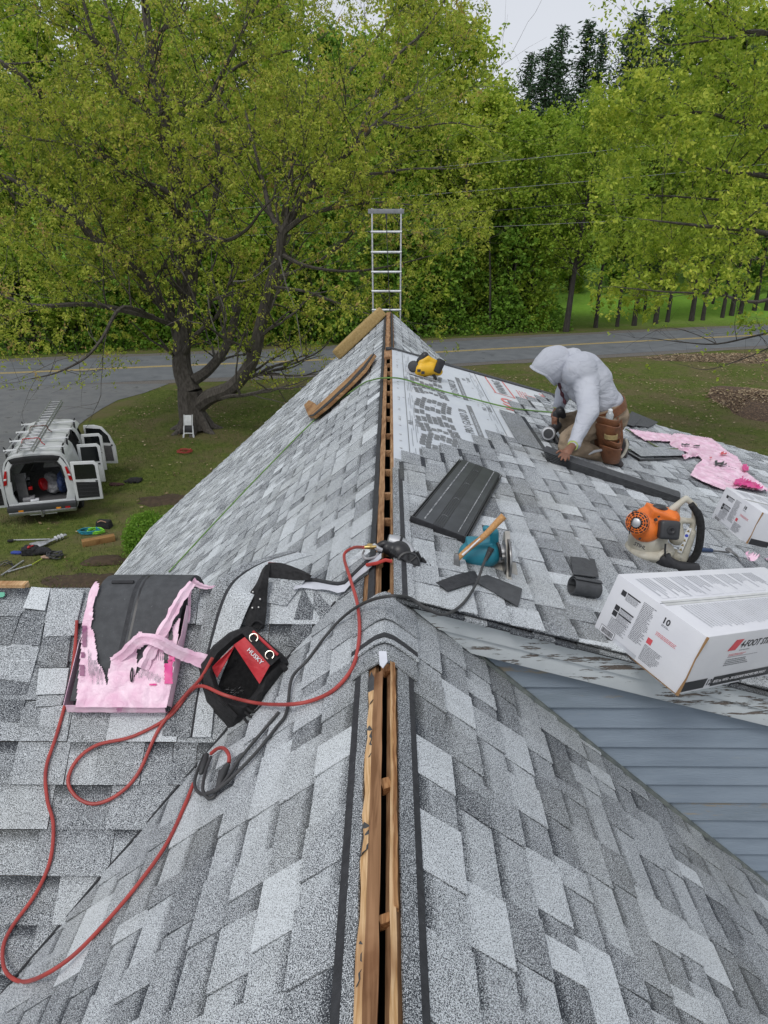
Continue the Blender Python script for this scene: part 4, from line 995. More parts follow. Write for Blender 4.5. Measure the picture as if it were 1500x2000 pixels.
# --- cardboard boxes of strip vent
M_CARD=mat('white_printed_cardboard',(.70,.71,.74),(.64,.65,.69),scale=4,rough=.6,bump=.05,bscale=30)
M_KR=mat('brown_cardboard_edge',(.34,.20,.09),(.26,.15,.07),scale=20,rough=.9)
M_INKB=mat('black_print',(.025,.026,.03),(.04,.04,.045),rough=.5); M_PRT=mat('pale_grey_print',(.54,.56,.60),rough=.7); M_REDP=mat('coral_print',(.70,.10,.12),rough=.6)
M_INKG=mat('fine_black_text',(.16,.17,.19),rough=.6)
def vent_box(BL,BR,h,L,label,full=True,tilt=0):
    w=(BR-BL); W_=w.length; F=frame(BL,w,ND)      # x along the end face's bottom, y away along the box, z normal
    rt=thing('cardboard_box',label,'box',BL)
    mb=MB(F); mb.box((W_/2,L/2,h/2),(W_,L,h)); mb.build('carton',M_CARD,rt,bevel=.004)
    # crushed corner strip and open bottom flap showing brown board
    mb=MB(F); mb.tube([(W_+.001,-.001,.0),(W_+.004,-.001,h*.3),(W_+.0,-.003,h*.62),(W_+.003,0,h)],[.008,.0035,.003,.006],5); mb.build('torn_corner',M_KR,rt,smooth=True)
    mb=MB(F); mb.add([(W_*.42,.004,-.003),(W_*.55,-.006,-.001),(W_,-.004,-.001),(W_,.03,-.003)],[(0,1,2,3),(3,2,1,0)]); mb.build('bottom_flap',M_KR,rt)
    mb=MB(F); mb.tube([(W_*.50,0,h+.001),(W_*.505,L*.3,h+.0015),(W_*.5,L,h+.001)],.0014,4); mb.build('flap_joint',M_INKG,rt)
    # end face frame: x right, y up, outward normal -y
    E=F @ Matrix(((1,0,0,0),(0,0,-1,-.0016),(0,1,0,0),(0,0,0,1)))   # local (x,y,z)->(x,-z,y)
    S=F @ Matrix(((0,0,1,W_+.0016),(1,0,0,0),(0,1,0,0),(0,0,0,1)))  # side face: x along the box, y up, normal +x
    Tt=F @ Matrix(((1,0,0,0),(0,1,0,0),(0,0,1,h+.0016),(0,0,0,1)))
    def rect(M,x,y,a,b,m,name='print_block'):
        mb=MB(M); mb.add([(x,y,0),(x+a,y,0),(x+a,y+b,0),(x,y+b,0)],[(0,1,2,3)]); return mb.build(name,m,rt)
    def textlines(M,x,y,a,b,n,m,rag=.2,seed=1,name='text_lines',words=True):
        rr=random.Random(seed); mb=MB(M); dy=b/n
        for i in range(n):
            yy=y+b-dy*(i+.7); xx=x; end=x+a*(1-rr.random()*rag)
            while xx<end:
                l=rr.uniform(.004,.014) if words else end-xx
                l=min(l,end-xx); mb.add([(xx,yy,0),(xx+l,yy,0),(xx+l,yy+dy*.42,0),(xx,yy+dy*.42,0)],[(0,1,2,3)]); xx+=l+.0022
        return mb.build(name,m,rt,kind='stuff')
    u=W_/.486; v=h/.30
    # print on the end
    for k,(yy) in enumerate((.225,.145,.115)):
        rect(E,.055*u,yy*v,.026*u,.026*v,M_INKB,'icon'); rect(E,.085*u,(yy+.020)*v,.075*u,.007*v,M_INKB,'heading_bar')
        textlines(E,.085*u,(yy-.012)*v,.075*u,.030*v,6,M_INKG,seed=k)
    textlines(E,.06*u,.048*v,.10*u,.058*v,9,M_INKG,seed=9)
    textlines(E,.175*u,.07*v,.075*u,.195*v,26,M_INKG,.35,seed=4)
    rect(E,.030*u,.004,.085*u,.040*v,M_INKB,'label_frame'); 
    mb=MB(E); mb.add([(.032*u,.006,.0004),(.113*u,.006,.0004),(.113*u,.042*v,.0004),(.032*u,.042*v,.0004)],[(0,1,2,3)]); mb.build('label_ground',M_CARD,rt)
    mb=MB(E); x=.040*u; rr=random.Random(3)
    while x<.105*u:
        l=rr.choice((.0012,.0022,.0034)); mb.add([(x,.011,.0008),(x+l,.011,.0008),(x+l,.037*v,.0008),(x,.037*v,.0008)],[(0,1,2,3)]); x+=l+rr.choice((.0012,.002))
    mb.build('barcode',M_INKB,rt,kind='stuff')
    text_obj('10',E@Matrix.Translation((.285*u,.235*v,0)),.040*v,M_INKB,rt,bold=.001)
    textlines(E,.29*u,.218*v,.04*u,.010*v,2,M_INKG,seed=6)
    textlines(E,.285*u,.165*v,.11*u,.020*v,3,M_REDP,.1,seed=7); rect(E,.262*u,.108*v,.026*u,.028*v,M_REDP,'red_emblem')
    textlines(E,.262*u,.020*v,.10*u,.080*v,13,M_INKG,.3,seed=8)
    rect(E,.12*u,.004,.13*u,.020*v,M_PRT,'grey_panel')
    # print on the long side
    rect(S,.012,.012*v,.165,.052*v,M_INKB,'black_band'); text_obj('12',S@Matrix.Translation((.182,.024*v,0)),.044*v,M_INKB,rt,bold=.0006)
    rect(S,.225,.012*v,L-.26,.052*v,M_INKB,'black_band'); text_obj('3/12 to 16/12 - 20 SQUARE INCHES PER FOOT     48 IN   12 FT',S@Matrix.Translation((.235,.030*v,.0006)),.022*v,M_CARD,rt)
    mb=MB(S); mb.add([(.215,.205*v,0),(.275,.205*v,0),(.305,.262*v,0),(.245,.262*v,0)],[(0,1,2,3)]); mb.build('red_emblem',M_REDP,rt)
    text_obj('4-FOOT STRIP VENT',S@Matrix.Translation((.30,.215*v,0)),.052*v,M_INKB,rt,shear=.25,bold=.0004,xs=.85)
    text_obj('VentSure',S@Matrix.Translation((.33,.264*v,0)),.014*v,M_INKG,rt) if False else None
    textlines(S,.31,.196*v,.10,.008*v,1,M_INKG,seed=20); textlines(S,.245,.172*v,.14,.014*v,2,M_REDP,.2,seed=21)
    rect(S,.245,.167*v,.24,.0018,M_INKG,'rule'); textlines(S,.245,.118*v,.22,.040*v,4,M_INKG,.3,seed=22)
    # faint print on the lid
    rr=random.Random(6)
    for k in range(8):
        x0=.05*u; y0=.06+.125*k
        if y0+.1>L: break
        textlines(Tt,x0,y0,.16*u,.10,5,M_PRT,.6,seed=30+k,words=False)
        mb=MB(Tt)
        for (a,b,c_,d) in ((x0,y0,.16*u,.0012),(x0,y0+.1,.16*u,.0012),(x0,y0,.0012,.1),(x0+.16*u,y0,.0012,.1)): mb.add([(a,b,0),(a+c_,b,0),(a+c_,b+d,0),(a,b+d,0)],[(0,1,2,3)])
        mb.build('diagram',M_PRT,rt,kind='stuff')
    textlines(Tt@Matrix.Translation((W_*.56,.10,0)),0,0,.17*u,L-.2,46,M_PRT,.1,seed=44)
    mb=MB(Tt); mb.add([(W_*.47,.02,-.0004),(W_*.54,.02,-.0004),(W_*.54,L-.02,-.0004),(W_*.47,L-.02,-.0004)],[(0,1,2,3)]); mb.build('packing_tape',mat('clear_tape',(.62,.63,.62),rough=.25) if 'clear_tape' not in bpy.data.materials else bpy.data.materials['clear_tape'],rt)
    return rt
vent_box(dorm(1160,1225),dorm(1322,1357),.292,1.25,'large white carton of strip vent overhanging the rake in the foreground')
vent_box(dorm(1389,1010),dorm(1457,1064),.27,1.15,'white carton with black stripe standing at the right edge behind the blower')
# --- leaf blower
YB=4.05; k_=1/308.
rt=thing('leaf_blower','orange and cream petrol leaf blower standing on the shingles','leaf blower',dorm(1270,1100))
M_OR=mat('orange_plastic',(.80,.19,.025),(.68,.15,.02),rough=.45,scale=12,dirt=((.25,.12,.06),9,.6,.8)); M_CREAM=mat('dirty_cream_plastic',(.50,.48,.41),(.40,.37,.29),rough=.55,scale=12,dirt=((.20,.17,.11),7,.52,.75)); M_GREYP=mat('charcoal_plastic',(.04,.042,.046),rough=.5)
def B(px,py,dy=0): return pt(px,py,YB+dy)
rough_blob([('e',B(1268,1072),(.150,.15,.055)),('e',B(1288,1092),(.13,.12,.03)),('e',B(1255,1082),(.125,.13,.028))],'base_plate',M_CREAM,rt,voxel=.008,smooth=3)
rough_blob([('c',B(1262,1075),B(1266,1048),.115,.118),('e',B(1290,1075,-.03),(.085,.08,.06))],'fan_housing',M_CREAM,rt,voxel=.007,smooth=3)
rough_blob([('e',B(1276,1022),(.125,.12,.10),Matrix.Rotation(.5,4,'Y')),('e',B(1262,1032,-.05),(.095,.09,.088)),('e',B(1300,1010),(.085,.09,.06)),('b',B(1285,1010,-.02),(.16,.14,.10),Matrix.Rotation(.35,4,'Y'))],'engine_cover',M_OR,rt,voxel=.006,smooth=5)
fb=frame(B(1306,1035,-.135),(1,.15,-.12),(.1,-.95,.3)); mb=MB(fb); mb.box((0,0,0),(.125,.115,.06)); mb.build('air_filter_box',M_GREYP,rt,bevel=.022,seg=3)
mb=MB(fb); mb.lathe([(.026,.029),(.028,.034),(.016,.036),(.006,.030)],18,M=Matrix.Translation((.003,0,0))); mb.build('filter_knob',M_BLK,rt,smooth=True)
fs=frame(B(1243,1021,-.125),(.6,.35,.3),(-.62,-.72,.25))
mb=MB(fs); mb.lathe([(.028,0),(.028,.012),(.018,.018)],20); mb.build('starter_cap',M_ALU,rt,smooth=True)
mb=MB(fs)
for r_ in (.042,.055,.068):
    mb.tube([(math.cos(a*.262)*r_,math.sin(a*.262)*r_,-.002-.35*(r_-.04)) for a in range(25)],.0028,5)
for a in range(14): mb.tube([(math.cos(a*.449)*.034,math.sin(a*.449)*.034,0),(math.cos(a*.449)*.07,math.sin(a*.449)*.07,-.011)],.0028,5)
mb.build('starter_grille',M_OR,rt,smooth=True)
mb=MB(fs); mb.lathe([(.070,-.024),(.066,-.008),(.03,-.004)],22); mb.build('grille_recess',M_BLK,rt,smooth=True)
for (px,py) in ((1281,1015),(1273,1032),(1250,1052),(1287,1009)): 
    mb=MB(frame(B(px,py,-.125),(1,0,0),(0,-.8,.5))); mb.lathe([(.010 if px==1281 else .006,-.01),(.010 if px==1281 else .006,.004)],12); mb.build('cover_screw',M_BLK,rt)
rough_blob([('c',B(1311,996),B(1340,973),.022,.018),('c',B(1340,973),B(1356,988),.018,.018),('c',B(1356,988),B(1357,1010),.018,.018),('c',B(1357,1010),B(1350,1040),.018,.02),('c',B(1350,1040),B(1332,1090),.03,.035),('c',B(1325,984,.02),B(1320,1012,.02),.012,.022),('c',B(1322,1015),B(1350,1018),.02,.018),('c',B(1320,1020),B(1322,1050),.035,.05),('e',B(1315,1085),(.05,.05,.045))],'rear_handle_frame',M_CREAM,rt,voxel=.006,smooth=3)
mb=MB(); mb.tube(spline([B(1350,985,-.03),B(1366,1010,-.03),B(1368,1045,-.02),B(1361,1080,-.01),B(1345,1100,0)],6),[.020]*4+[.024]*21,12); mb.build('black_guard_tube',M_BLKM,rt,smooth=True)
mb=MB(); mb.tube(spline([B(1292,1088,-.10),B(1300,1098,-.12),B(1322,1108,-.12),B(1360,1112,-.10)],5),[.052,.056,.055,.054,.052,.050,.048,.047,.046,.045,.044,.043,.042,.041,.040,.040],16); mb.build('nozzle_elbow',M_BLK,rt,smooth=True)
mb=MB(); mb.tube([B(1286,1084,-.09),B(1292,1089,-.105)],[.056,.058],18); mb.build('nozzle_ring',M_CREAM,rt,smooth=True)
mb=MB(); mb.tube(spline([B(1300,1062,-.13),B(1299,1075,-.14),B(1300,1095,-.15)],4),.006,6); mb.build('ignition_lead',M_BLK,rt,smooth=True)
mb=MB(); mb.tube(spline([B(1250,1000,-.08),B(1238,997,-.1),B(1236,1004,-.1),B(1248,1008,-.1),B(1236,1014,-.12),B(1232,1026,-.13),B(1229,1043,-.12)],5),.0032,5); mb.build('pull_cord_bracket',M_BLK,rt,smooth=True)
rough_blob([('e',B(1287,991,.0),(.045,.03,.02)),('e',B(1297,996,.0),(.03,.03,.018))],'spark_plug_boot',M_GREYP,rt,voxel=.006,smooth=2)
fl=frame(B(1237,1064,-.130),(1,-.12,-.42),(-.12,-1,.12)); text_obj('STIHL',fl,.030,M_INKB,rt,bold=.0008,name='maker_lettering')
fl=frame(B(1346,1034,-.035),(-.24,-.05,-1),(-.3,-.9,.1)); 
mb=MB(fl); mb.box((.075,0,0),(.17,.026,.004)); mb.build('sticker_strip',M_WHITE,rt)
for i in range(5):
    m_=M_BRASS if i in (0,2,3,4) else mat('blue_sign',(.05,.08,.5),rough=.5)
    mb=MB(fl@Matrix.Translation((.010+i*.032,0,.0026))@Matrix.Rotation(math.pi/2,4,'Z')); 
    if i==1: mb.lathe([(.010,0),(.010,.0008)],14)
    else: mb.add([(-.010,-.008,0),(.010,-.008,0),(0,.010,0)],[(0,1,2)])
    mb.build('warning_sign',m_,rt)
# --- pry hammer by the blower
rt=thing('hammer','blue-handled steel hammer lying behind the large carton','hammer',dorm(1410,1078))
mb=MB(); mb.tube([dorm(1362,1073,.02),dorm(1390,1075,.02)],[.016,.014],10); mb.build('grip',mat('navy_rubber',(.03,.06,.14),rough=.6),rt,smooth=True)
mb=MB(); mb.tube([dorm(1388,1075,.02),dorm(1424,1079,.025)],[.007,.008],8); mb.build('shaft',M_STEEL,rt,smooth=True)
mb=MB(); mb.tube(spline([dorm(1421,1072,.05),dorm(1430,1078,.05),dorm(1440,1086,.03),dorm(1447,1096,.01)],4),[.022,.022,.020,.014,.012,.014,.016,.014,.012,.010,.008,.006,.004],8,flat=.6); mb.build('head',M_STEEL,rt,smooth=True)
# --- teal circular saw
YS=3.28
def S_(px,py,dy=0): return pt(px,py,YS+dy)
rt=thing('circular_saw','teal corded circular saw resting on its metal shoe, blade up front','circular saw',dorm(955,1120))
M_TEAL=mat('teal_plastic',(.02,.20,.27),(.015,.16,.22),rough=.4,scale=9,dirt=((.12,.16,.17),8,.6,.8))
rough_blob([('c',S_(920,1082),S_(953,1080),.066,.072),('b',S_(935,1070),(.13,.10,.09)),('e',S_(926,1105),(.08,.05,.035))],'motor_housing',M_TEAL,rt,voxel=.006,smooth=4)
rough_blob([('c',S_(960,1098),S_(966,1065),.024,.022),('c',S_(966,1065),S_(965,1040),.022,.024),('c',S_(965,1040),S_(950,1033),.024,.02),('c',S_(960,1098),S_(945,1110),.024,.024)],'rear_handle',M_TEAL,rt,voxel=.005,smooth=3)
fr=frame(S_(968,1116,-.05),(1,.05,-.12),(.15,-.42,.9)); mb=MB(fr)
mb.box((.01,-.01,0),(.21,.16,.006)); mb.build('shoe_plate',mat('scuffed_aluminium',(.44,.42,.38),(.32,.31,.28),rough=.5,metal=.2,scale=14,dirt=((.2,.18,.15),12,.6,.75)),rt,bevel=.002)
fr2=frame(S_(991,1088,-.03),(0,.6,.8),(-1,0,0)); mb=MB(fr2)
pr=[(.13*math.cos(a*math.pi/14),.095*math.sin(a*math.pi/14)) for a in range(15)]+[(-.13,-.03),(.13,-.03)]
mb.prism(pr,-.013,.013); mb.build('upper_blade_guard',bpy.data.materials['scuffed_aluminium'],rt,bevel=.004)
mb=MB(fr2); mb.prism([(.10*math.cos(a*math.pi/10)-.01,-.095*math.sin(a*math.pi/10)-.01) for a in range(11)],-.008,.004); mb.build('lower_guard',M_STEEL,rt,bevel=.002)
mb=MB(fr2@Matrix.Translation((.0,-.01,.020))); mb.lathe([(.085,-.001),(.085,.001)],40); mb.lathe([(.022,0),(.022,.012),(.012,.016)],14); mb.build('blade',M_STEEL,rt)
mb=MB(); mb.tube([S_(955,1081),S_(991,1081)],[.05,.045],16); mb.build('gear_case',M_ALU,rt,smooth=True)
mb=MB(); mb.tube(spline([S_(972,1060,-.03),S_(976,1072,-.05),S_(978,1088,-.06)],4),.008,8); mb.build('guard_lever',M_BLK,rt,smooth=True)
mb=MB(); mb.tube([S_(960,1070,-.06),S_(955,1080,-.065),S_(948,1094,-.07)],[.016,.014,.010],10); mb.build('cord_boot',M_CORD,rt,smooth=True)
# --- hammer with wooden handle leaning on the saw
rt=thing('roofing_hatchet','wood-handled roofing hatchet leaning against the teal saw','hatchet',dorm(893,1110))
mb=MB(); a=S_(892,1094,-.12); b=S_(984,1010,-.06); P=[a.lerp(b,i/8)+Vector((0,0,.006*math.sin(i))) for i in range(9)]
mb.tube(P,[.013,.0135,.014,.0145,.015,.0155,.016,.0175,.0185],12); mb.build('handle',wood_mat('hickory_handle',(.55,.31,.13),(.42,.22,.09),ax='Y',rough=.5),rt,smooth=True)
mb=MB(); c0=a.lerp(b,.12); c1=a.lerp(b,.5); mb.tube([c0+(CAM-c0).normalized()*.012,c1+(CAM-c1).normalized()*.012],[.006,.004],8); mb.build('worn_label',M_CARD,rt,smooth=True)
fh=frame(S_(893,1103,-.13),(.15,-.1,-1),(-.2,-1,.2)); mb=MB(fh); mb.prism([(-.045,-.012),(-.01,-.016),(.03,-.026),(.052,-.034),(.056,.022),(.03,.018),(0,.014),(-.045,.014),(-.058,.010),(-.058,-.008)],-.009,.009); mb.build('head',M_STEEL,rt,bevel=.003)
# --- nail gun on the ridge
YN=3.10
def G(px,py,dy=0): return pt(px,py,YN+dy)
rt=thing('nail_gun','black coil roofing nail gun lying over the ridge with its air fitting to the left','nail gun',dorm(785,1115))
rough_blob([('c',G(757,1070),G(780,1078),.032,.040),('c',G(780,1078),G(792,1102),.055,.062),('e',G(795,1104),(.066,.06,.058))],'magazine_body',M_BLK,rt,voxel=.005,smooth=3)
fm=frame(G(797,1100,-.055),(1,0,-.2),(.12,-.9,.35)); mb=MB(fm); mb.lathe([(.058,0),(.058,.010),(.050,.014),(.048,.006),(.015,.006),(.014,.012)],26); mb.build('coil_canister',M_GREYP,rt,smooth=True)
mb=MB(fm)
for q in range(7): a=q*.9; mb.tube([(math.cos(a)*.015,math.sin(a)*.015,.012),(math.cos(a)*.05,math.sin(a)*.05,.014)],.004,5)
mb.build('canister_spokes',M_BLK,rt,smooth=True)
for (px,py) in ((786,1108),(806,1112)): 
    mb=MB(frame(G(px,py,-.085),(1,0,0),(0,-.8,.5))); mb.box((0,0,0),(.030,.035,.012)); mb.build('latch_plate',M_GREYP,rt,bevel=.003)
mb=MB(); mb.tube(spline([G(738,1068),G(752,1062),G(764,1075),G(776,1098)],5),[.017]*10+[.019]*6,12); mb.build('grip',M_BLK,rt,smooth=True)
mb=MB(); 
for q in range(7): 
    c0=G(757+q*4,1066+q*2.5,-.045+.0*q); mb.tube([c0,c0+Vector((.018,-.01,-.035))],.0022,5)
mb.build('grip_ribs',M_GREYP,rt,smooth=True)
mb=MB(); mb.tube([G(758,1055,.05),G(778,1060,.05),G(792,1070,.03),G(806,1082,.0)],[.030,.036,.033,.022],16); mb.build('aluminium_cylinder',M_ALU,rt,smooth=True)
mb=MB(); mb.tube([G(776,1058,.05),G(780,1060,.05)],[.038,.038],18); mb.build('cylinder_band',M_BLK,rt,smooth=True)
mb=MB(); mb.tube(spline([G(806,1082),G(818,1090),G(826,1098),G(838,1108)],4),[.018,.017,.016,.015,.014,.012,.011,.010,.010,.009,.009,.008,.008],10); mb.build('nose',M_BLK,rt,smooth=True)
for (a_,b_) in (((815,1078),(822,1092)),((824,1090),(832,1099)),((800,1112),(836,1104)),((828,1112),(842,1104))):
    mb=MB(); mb.tube([G(*a_,-.03),G(*b_,-.03)],[.008,.006],7); mb.build('nose_linkage',M_BLK,rt,smooth=True)
mb=MB(); mb.tube([G(834,1106),G(843,1110)],[.012,.012],10); mb.build('nose_tip',M_STEEL,rt,smooth=True)
mb=MB(); mb.tube([G(717,1067,-.0),G(722,1067,0),G(724,1067,0),G(742,1069,0)],[.012,.016,.013,.014],12); mb.build('air_fitting',M_BRASS,rt,smooth=True)
mb=MB(); mb.tube(spline([G(709,1083,-.03),G(715,1091,-.04),G(733,1088,-.05),G(738,1080,-.05)],4),.006,8); mb.tube(spline([G(712,1074,-.03),G(708,1084,-.03),G(714,1092,-.04)],3),.005,6); mb.build('rafter_hook',M_ALU,rt,smooth=True)
mb=MB(); mb.tube([G(730,1064,-.02),G(737,1071,-.04),G(746,1075,-.04)],[.010,.012,.010],8); mb.build('trigger',M_ALU,rt,smooth=True)
# --- yellow cordless saw
YY=7.75
def Y_(px,py,dy=0): return pt(px,py,YY+dy)
rt=thing('circular_saw','yellow cordless circular saw with black battery standing on the grey paper','circular saw',dorm(835,742))
M_YE=mat('yellow_plastic',(.72,.42,.015),(.62,.35,.01),rough=.45,scale=9)
rough_blob([('c',Y_(822,722),Y_(842,720),.085,.075),('c',Y_(842,720),Y_(857,726),.06,.045),('c',Y_(824,708),Y_(835,700),.045,.035),('c',Y_(835,700),Y_(851,708),.03,.03),('c',Y_(851,708),Y_(855,722),.03,.035)],'motor_housing',M_YE,rt,voxel=.010,smooth=3)
rough_blob([('c',Y_(822,706,.02),Y_(830,695,.02),.05,.045),('c',Y_(830,695,.02),Y_(843,703,.02),.03,.025)],'handle_grip',M_BLK,rt,voxel=.009,smooth=2)
mb=MB(frame(Y_(857,715,-.02),(.5,0,1),(.2,-1,.2))); mb.box((0,0,0),(.15,.085,.10)); mb.build('battery',M_BLK,rt,bevel=.015)
mb=MB(frame(Y_(808,716,-.02),(.6,0,.5),(0,-1,.3))); mb.lathe([(.06,-.03),(.065,.0),(.05,.03),(.02,.035)],16); mb.build('blade_hub',M_GREYP,rt,smooth=True)
mb=MB(frame(Y_(825,738),(1,.1,-.28),(.25,.3,.9))); mb.box((0,0,0),(.34,.16,.008)); mb.build('shoe_plate',M_ALU,rt,bevel=.003)
mb=MB(frame(Y_(806,728,-.03),(1,0,-.2),(-.1,-1,.1))); mb.prism([(.08*math.cos(a*.628),.06*math.sin(a*.628)) for a in range(10)],-.01,.01); mb.build('lower_guard',M_ALU,rt,bevel=.003)
mb=MB(); mb.tube([Y_(846,731,-.03),Y_(852,741,-.04),Y_(848,745,-.04)],[.018,.015,.012],8); mb.build('front_knob',M_BLK,rt,smooth=True)
for (px,py) in ((818,724),(826,728)):
    mb=MB(frame(Y_(px,py,-.09),(1,0,0),(0,-1,.3))); mb.box((0,0,0),(.035,.03,.01)); mb.build('vent_slot',M_BLK,rt)
# --- shingle offcuts
def offcut(q,label,m=M_BACK,up=.012,curl=0,name='shingle_offcut'):
    P=[dorm(a,b) for a,b in q]; c=sum(P,Vector())/4; g=[]
    for i in range(7):
        t=i/6; g.append([P[0].lerp(P[3],t)+ND*(up+curl*math.sin(math.pi*t)),P[1].lerp(P[2],t)+ND*(up+curl*.6*math.sin(math.pi*t))])
    mb=MB(); mb.sheet([r[::-1] for r in g],-.004) if (P[1]-P[0]).cross(P[3]-P[0]).dot(ND)<0 else mb.sheet(g,-.004)
    o=mb.build(name,m,origin=c,smooth=True); tag(o,label,'shingle offcut'); return o
offcut(((850,1143),(873,1160),(938,1142),(925,1120)),'narrow black shingle offcut left of the teal saw, below the hatchet',M_TAR,curl=.01)
offcut(((922,1138),(1010,1190),(1018,1155),(950,1128)),'dark square-cut shingle offcut lying under the teal saw shoe',curl=.006)
rt=thing('rolled_shingle','curled black shingle offcut rolled at its lower end','shingle offcut',dorm(1145,1150))
P=[dorm(1113,1090),dorm(1160,1095),dorm(1166,1135),dorm(1117,1128)]
mb=MB(); mb.sheet([[P[0].lerp(P[3],t/5)+ND*(.012+.01*t/5),P[1].lerp(P[2],t/5)+ND*(.012+.014*t/5)] for t in range(6)],-.004); mb.build('flat_end',M_BACK,rt,smooth=True)
a=dorm(1117,1143,.05); b=dorm(1168,1152,.05); fr=frame(a,b-a,ND); L_=(b-a).length; prof=[]
g=[]
for i in range(34):
    t=i/33; an=math.pi*.6-t*math.pi*2.7; r_=.050-.013*t; g.append([fr@Vector((0,math.cos(an)*r_,math.sin(an)*r_)),fr@Vector((L_,math.cos(an)*r_,math.sin(an)*r_))])
mb=MB(); mb.sheet(g,.004); mb.build('curl',M_BACK,rt,smooth=True)
rt=thing('shingle_stack','loose shingles lying upside down behind the worker, dark backs up','shingles',dorm(1245,830))
for k,q in enumerate((((1215,833),(1265,838),(1284,828),(1232,808)),((1208,832),(1236,838),(1250,822),(1222,812)))):
    P=[dorm(*p) for p in q]; mb=MB(); mb.sheet([[P[0].lerp(P[3],t/4)+ND*(.03+.012*k),P[1].lerp(P[2],t/4)+ND*(.02+.012*k)] for t in range(5)],-.005); mb.build('shingle',M_BACK,rt)
o=offcut(((1225,880),(1250,897),(1335,895),(1330,878)),'bare granule shingle lying flat beside the pink wrap',M_GRAN_MID,up=.03); o.name='loose_shingle'; o['category']='shingle'
P=[dorm(1222,882,.02),dorm(1248,898,.02),dorm(1290,897,.02),dorm(1345,893,.02)]
o=MB(); o.tube(P,[.010,.014,.012,.004],6); o=o.build('black_strap',M_BLK,smooth=True,origin=P[1]); tag(o,'black plastic band along the lower edge of the loose shingle','strap')
# --- stack of shingles being laid, under the worker's hand
rt=thing('shingle_bundle','long dark stack of shingles under the worker\'s hand','shingles',dorm(1200,940))
A_=dorm(1076,905); B_=dorm(1322,985); F=frame(A_,B_-A_,ND); L_=(B_-A_).length
for k in range(6):
    g=[]; rr=random.Random(k); wv=.20
    for i in range(19):
        t=i/18; x=L_*t*1.02-.02*k*(1 if i==0 else .2); bend=.02*max(0,1-t*6)
        g.append([F@Vector((x,-.018+.004*k+rr.uniform(-.002,.002),.012+.009*k+bend*(k/5))),F@Vector((x+.02,wv*.5,.018+.009*k+.012*math.sin(t*3)+bend)),F@Vector((x+.035,wv,.012+.009*k+bend*1.2))])
    mb=MB(); mb.sheet(g,.0045); mb.build('shingle',M_BACK,rt,smooth=True)
# --- pink wrap ------------------------------------------------------
def pink_mat():
    m,t,b,N,L=newmat('pink_printed_film'); b.inputs['Roughness'].default_value=.38
    g=N.new('ShaderNodeNewGeometry'); n=N.new('ShaderNodeTexNoise'); n.inputs['Scale'].default_value=14; n.inputs['Detail'].default_value=6; L.new(g.outputs['Position'],n.inputs[0])
    r=N.new('ShaderNodeValToRGB'); r.color_ramp.elements[0].color=(.76,.45,.60,1); r.color_ramp.elements[1].color=(.86,.62,.74,1); r.color_ramp.elements[0].position=.35; r.color_ramp.elements[1].position=.6; L.new(n.outputs[0],r.inputs[0])
    n2=N.new('ShaderNodeTexNoise'); n2.inputs['Scale'].default_value=9; n2.inputs['Detail'].default_value=9; n2.inputs['Roughness'].default_value=.75; L.new(g.outputs['Position'],n2.inputs[0])
    mr=N.new('ShaderNodeMapRange'); mr.inputs[1].default_value=.62; mr.inputs[2].default_value=.74; mr.inputs[4].default_value=.5; L.new(n2.outputs[0],mr.inputs[0])
    x=N.new('ShaderNodeMix'); x.data_type='RGBA'; L.new(mr.outputs[0],x.inputs[0]); L.new(r.outputs[0],x.inputs[6]); x.inputs[7].default_value=(.20,.14,.14,1); L.new(x.outputs[2],b.inputs['Base Color'])
    n3=N.new('ShaderNodeTexNoise'); n3.inputs['Scale'].default_value=30; n3.inputs['Detail'].default_value=5; n3.inputs['Distortion'].default_value=1.5; L.new(g.outputs['Position'],n3.inputs[0])
    bp=N.new('ShaderNodeBump'); bp.inputs['Strength'].default_value=.55; bp.inputs['Distance'].default_value=.008; L.new(n3.outputs[0],bp.inputs['Height']); L.new(bp.outputs[0],b.inputs['Normal'])
    return m
M_PINK=pink_mat(); M_MAG=mat('magenta_print',(.68,.03,.25),(.60,.02,.2),rough=.4); M_PUR=mat('purple_print',(.22,.03,.14),rough=.4)
# wrap crumpled on the dormer at the right
rt=thing('plastic_wrap','torn pink plastic shingle wrap crumpled on the dormer shingles','plastic wrap',dorm(1400,890))
def SD(px0,px1,py0,py1,lift=.02):
    def f(u,v):
        px=px0+(px1-px0)*u; py=py0+(py1-py0)*v
        return dorm(px,py,lift)
    return f
outl=[[(1228,837),(1255,842),(1310,848),(1322,855),(1315,862),(1260,860),(1238,846)],[(1308,850),(1322,846),(1390,856),(1425,884),(1440,892),(1462,925),(1500,955),(1498,960),(1445,952),(1430,955),(1412,956),(1372,940),(1348,928),(1360,908),(1372,898),(1364,890),(1340,894),(1332,890),(1345,885),(1318,872),(1308,862)]]
cut_sheet(SD(1220,1500,834,962),260,130,outl,'film',M_PINK,rt,lift=.008,crumple=.016,multi=True)
for pts,w in (([(1312,852),(1316,866),(1328,876),(1345,880)],.07),([(1335,893),(1350,888),(1368,888)],.05)):
    ribbon([dorm(a,b,.05) for a,b in pts],w,'twisted_film',M_PINK,rt,wob=.3)
cut_sheet(SD(1400,1500,925,962),40,20,[(1437,935),(1450,932),(1480,945),(1497,957),(1470,952),(1432,945)],'magenta_panel',M_MAG,rt,lift=.035,crumple=.02)
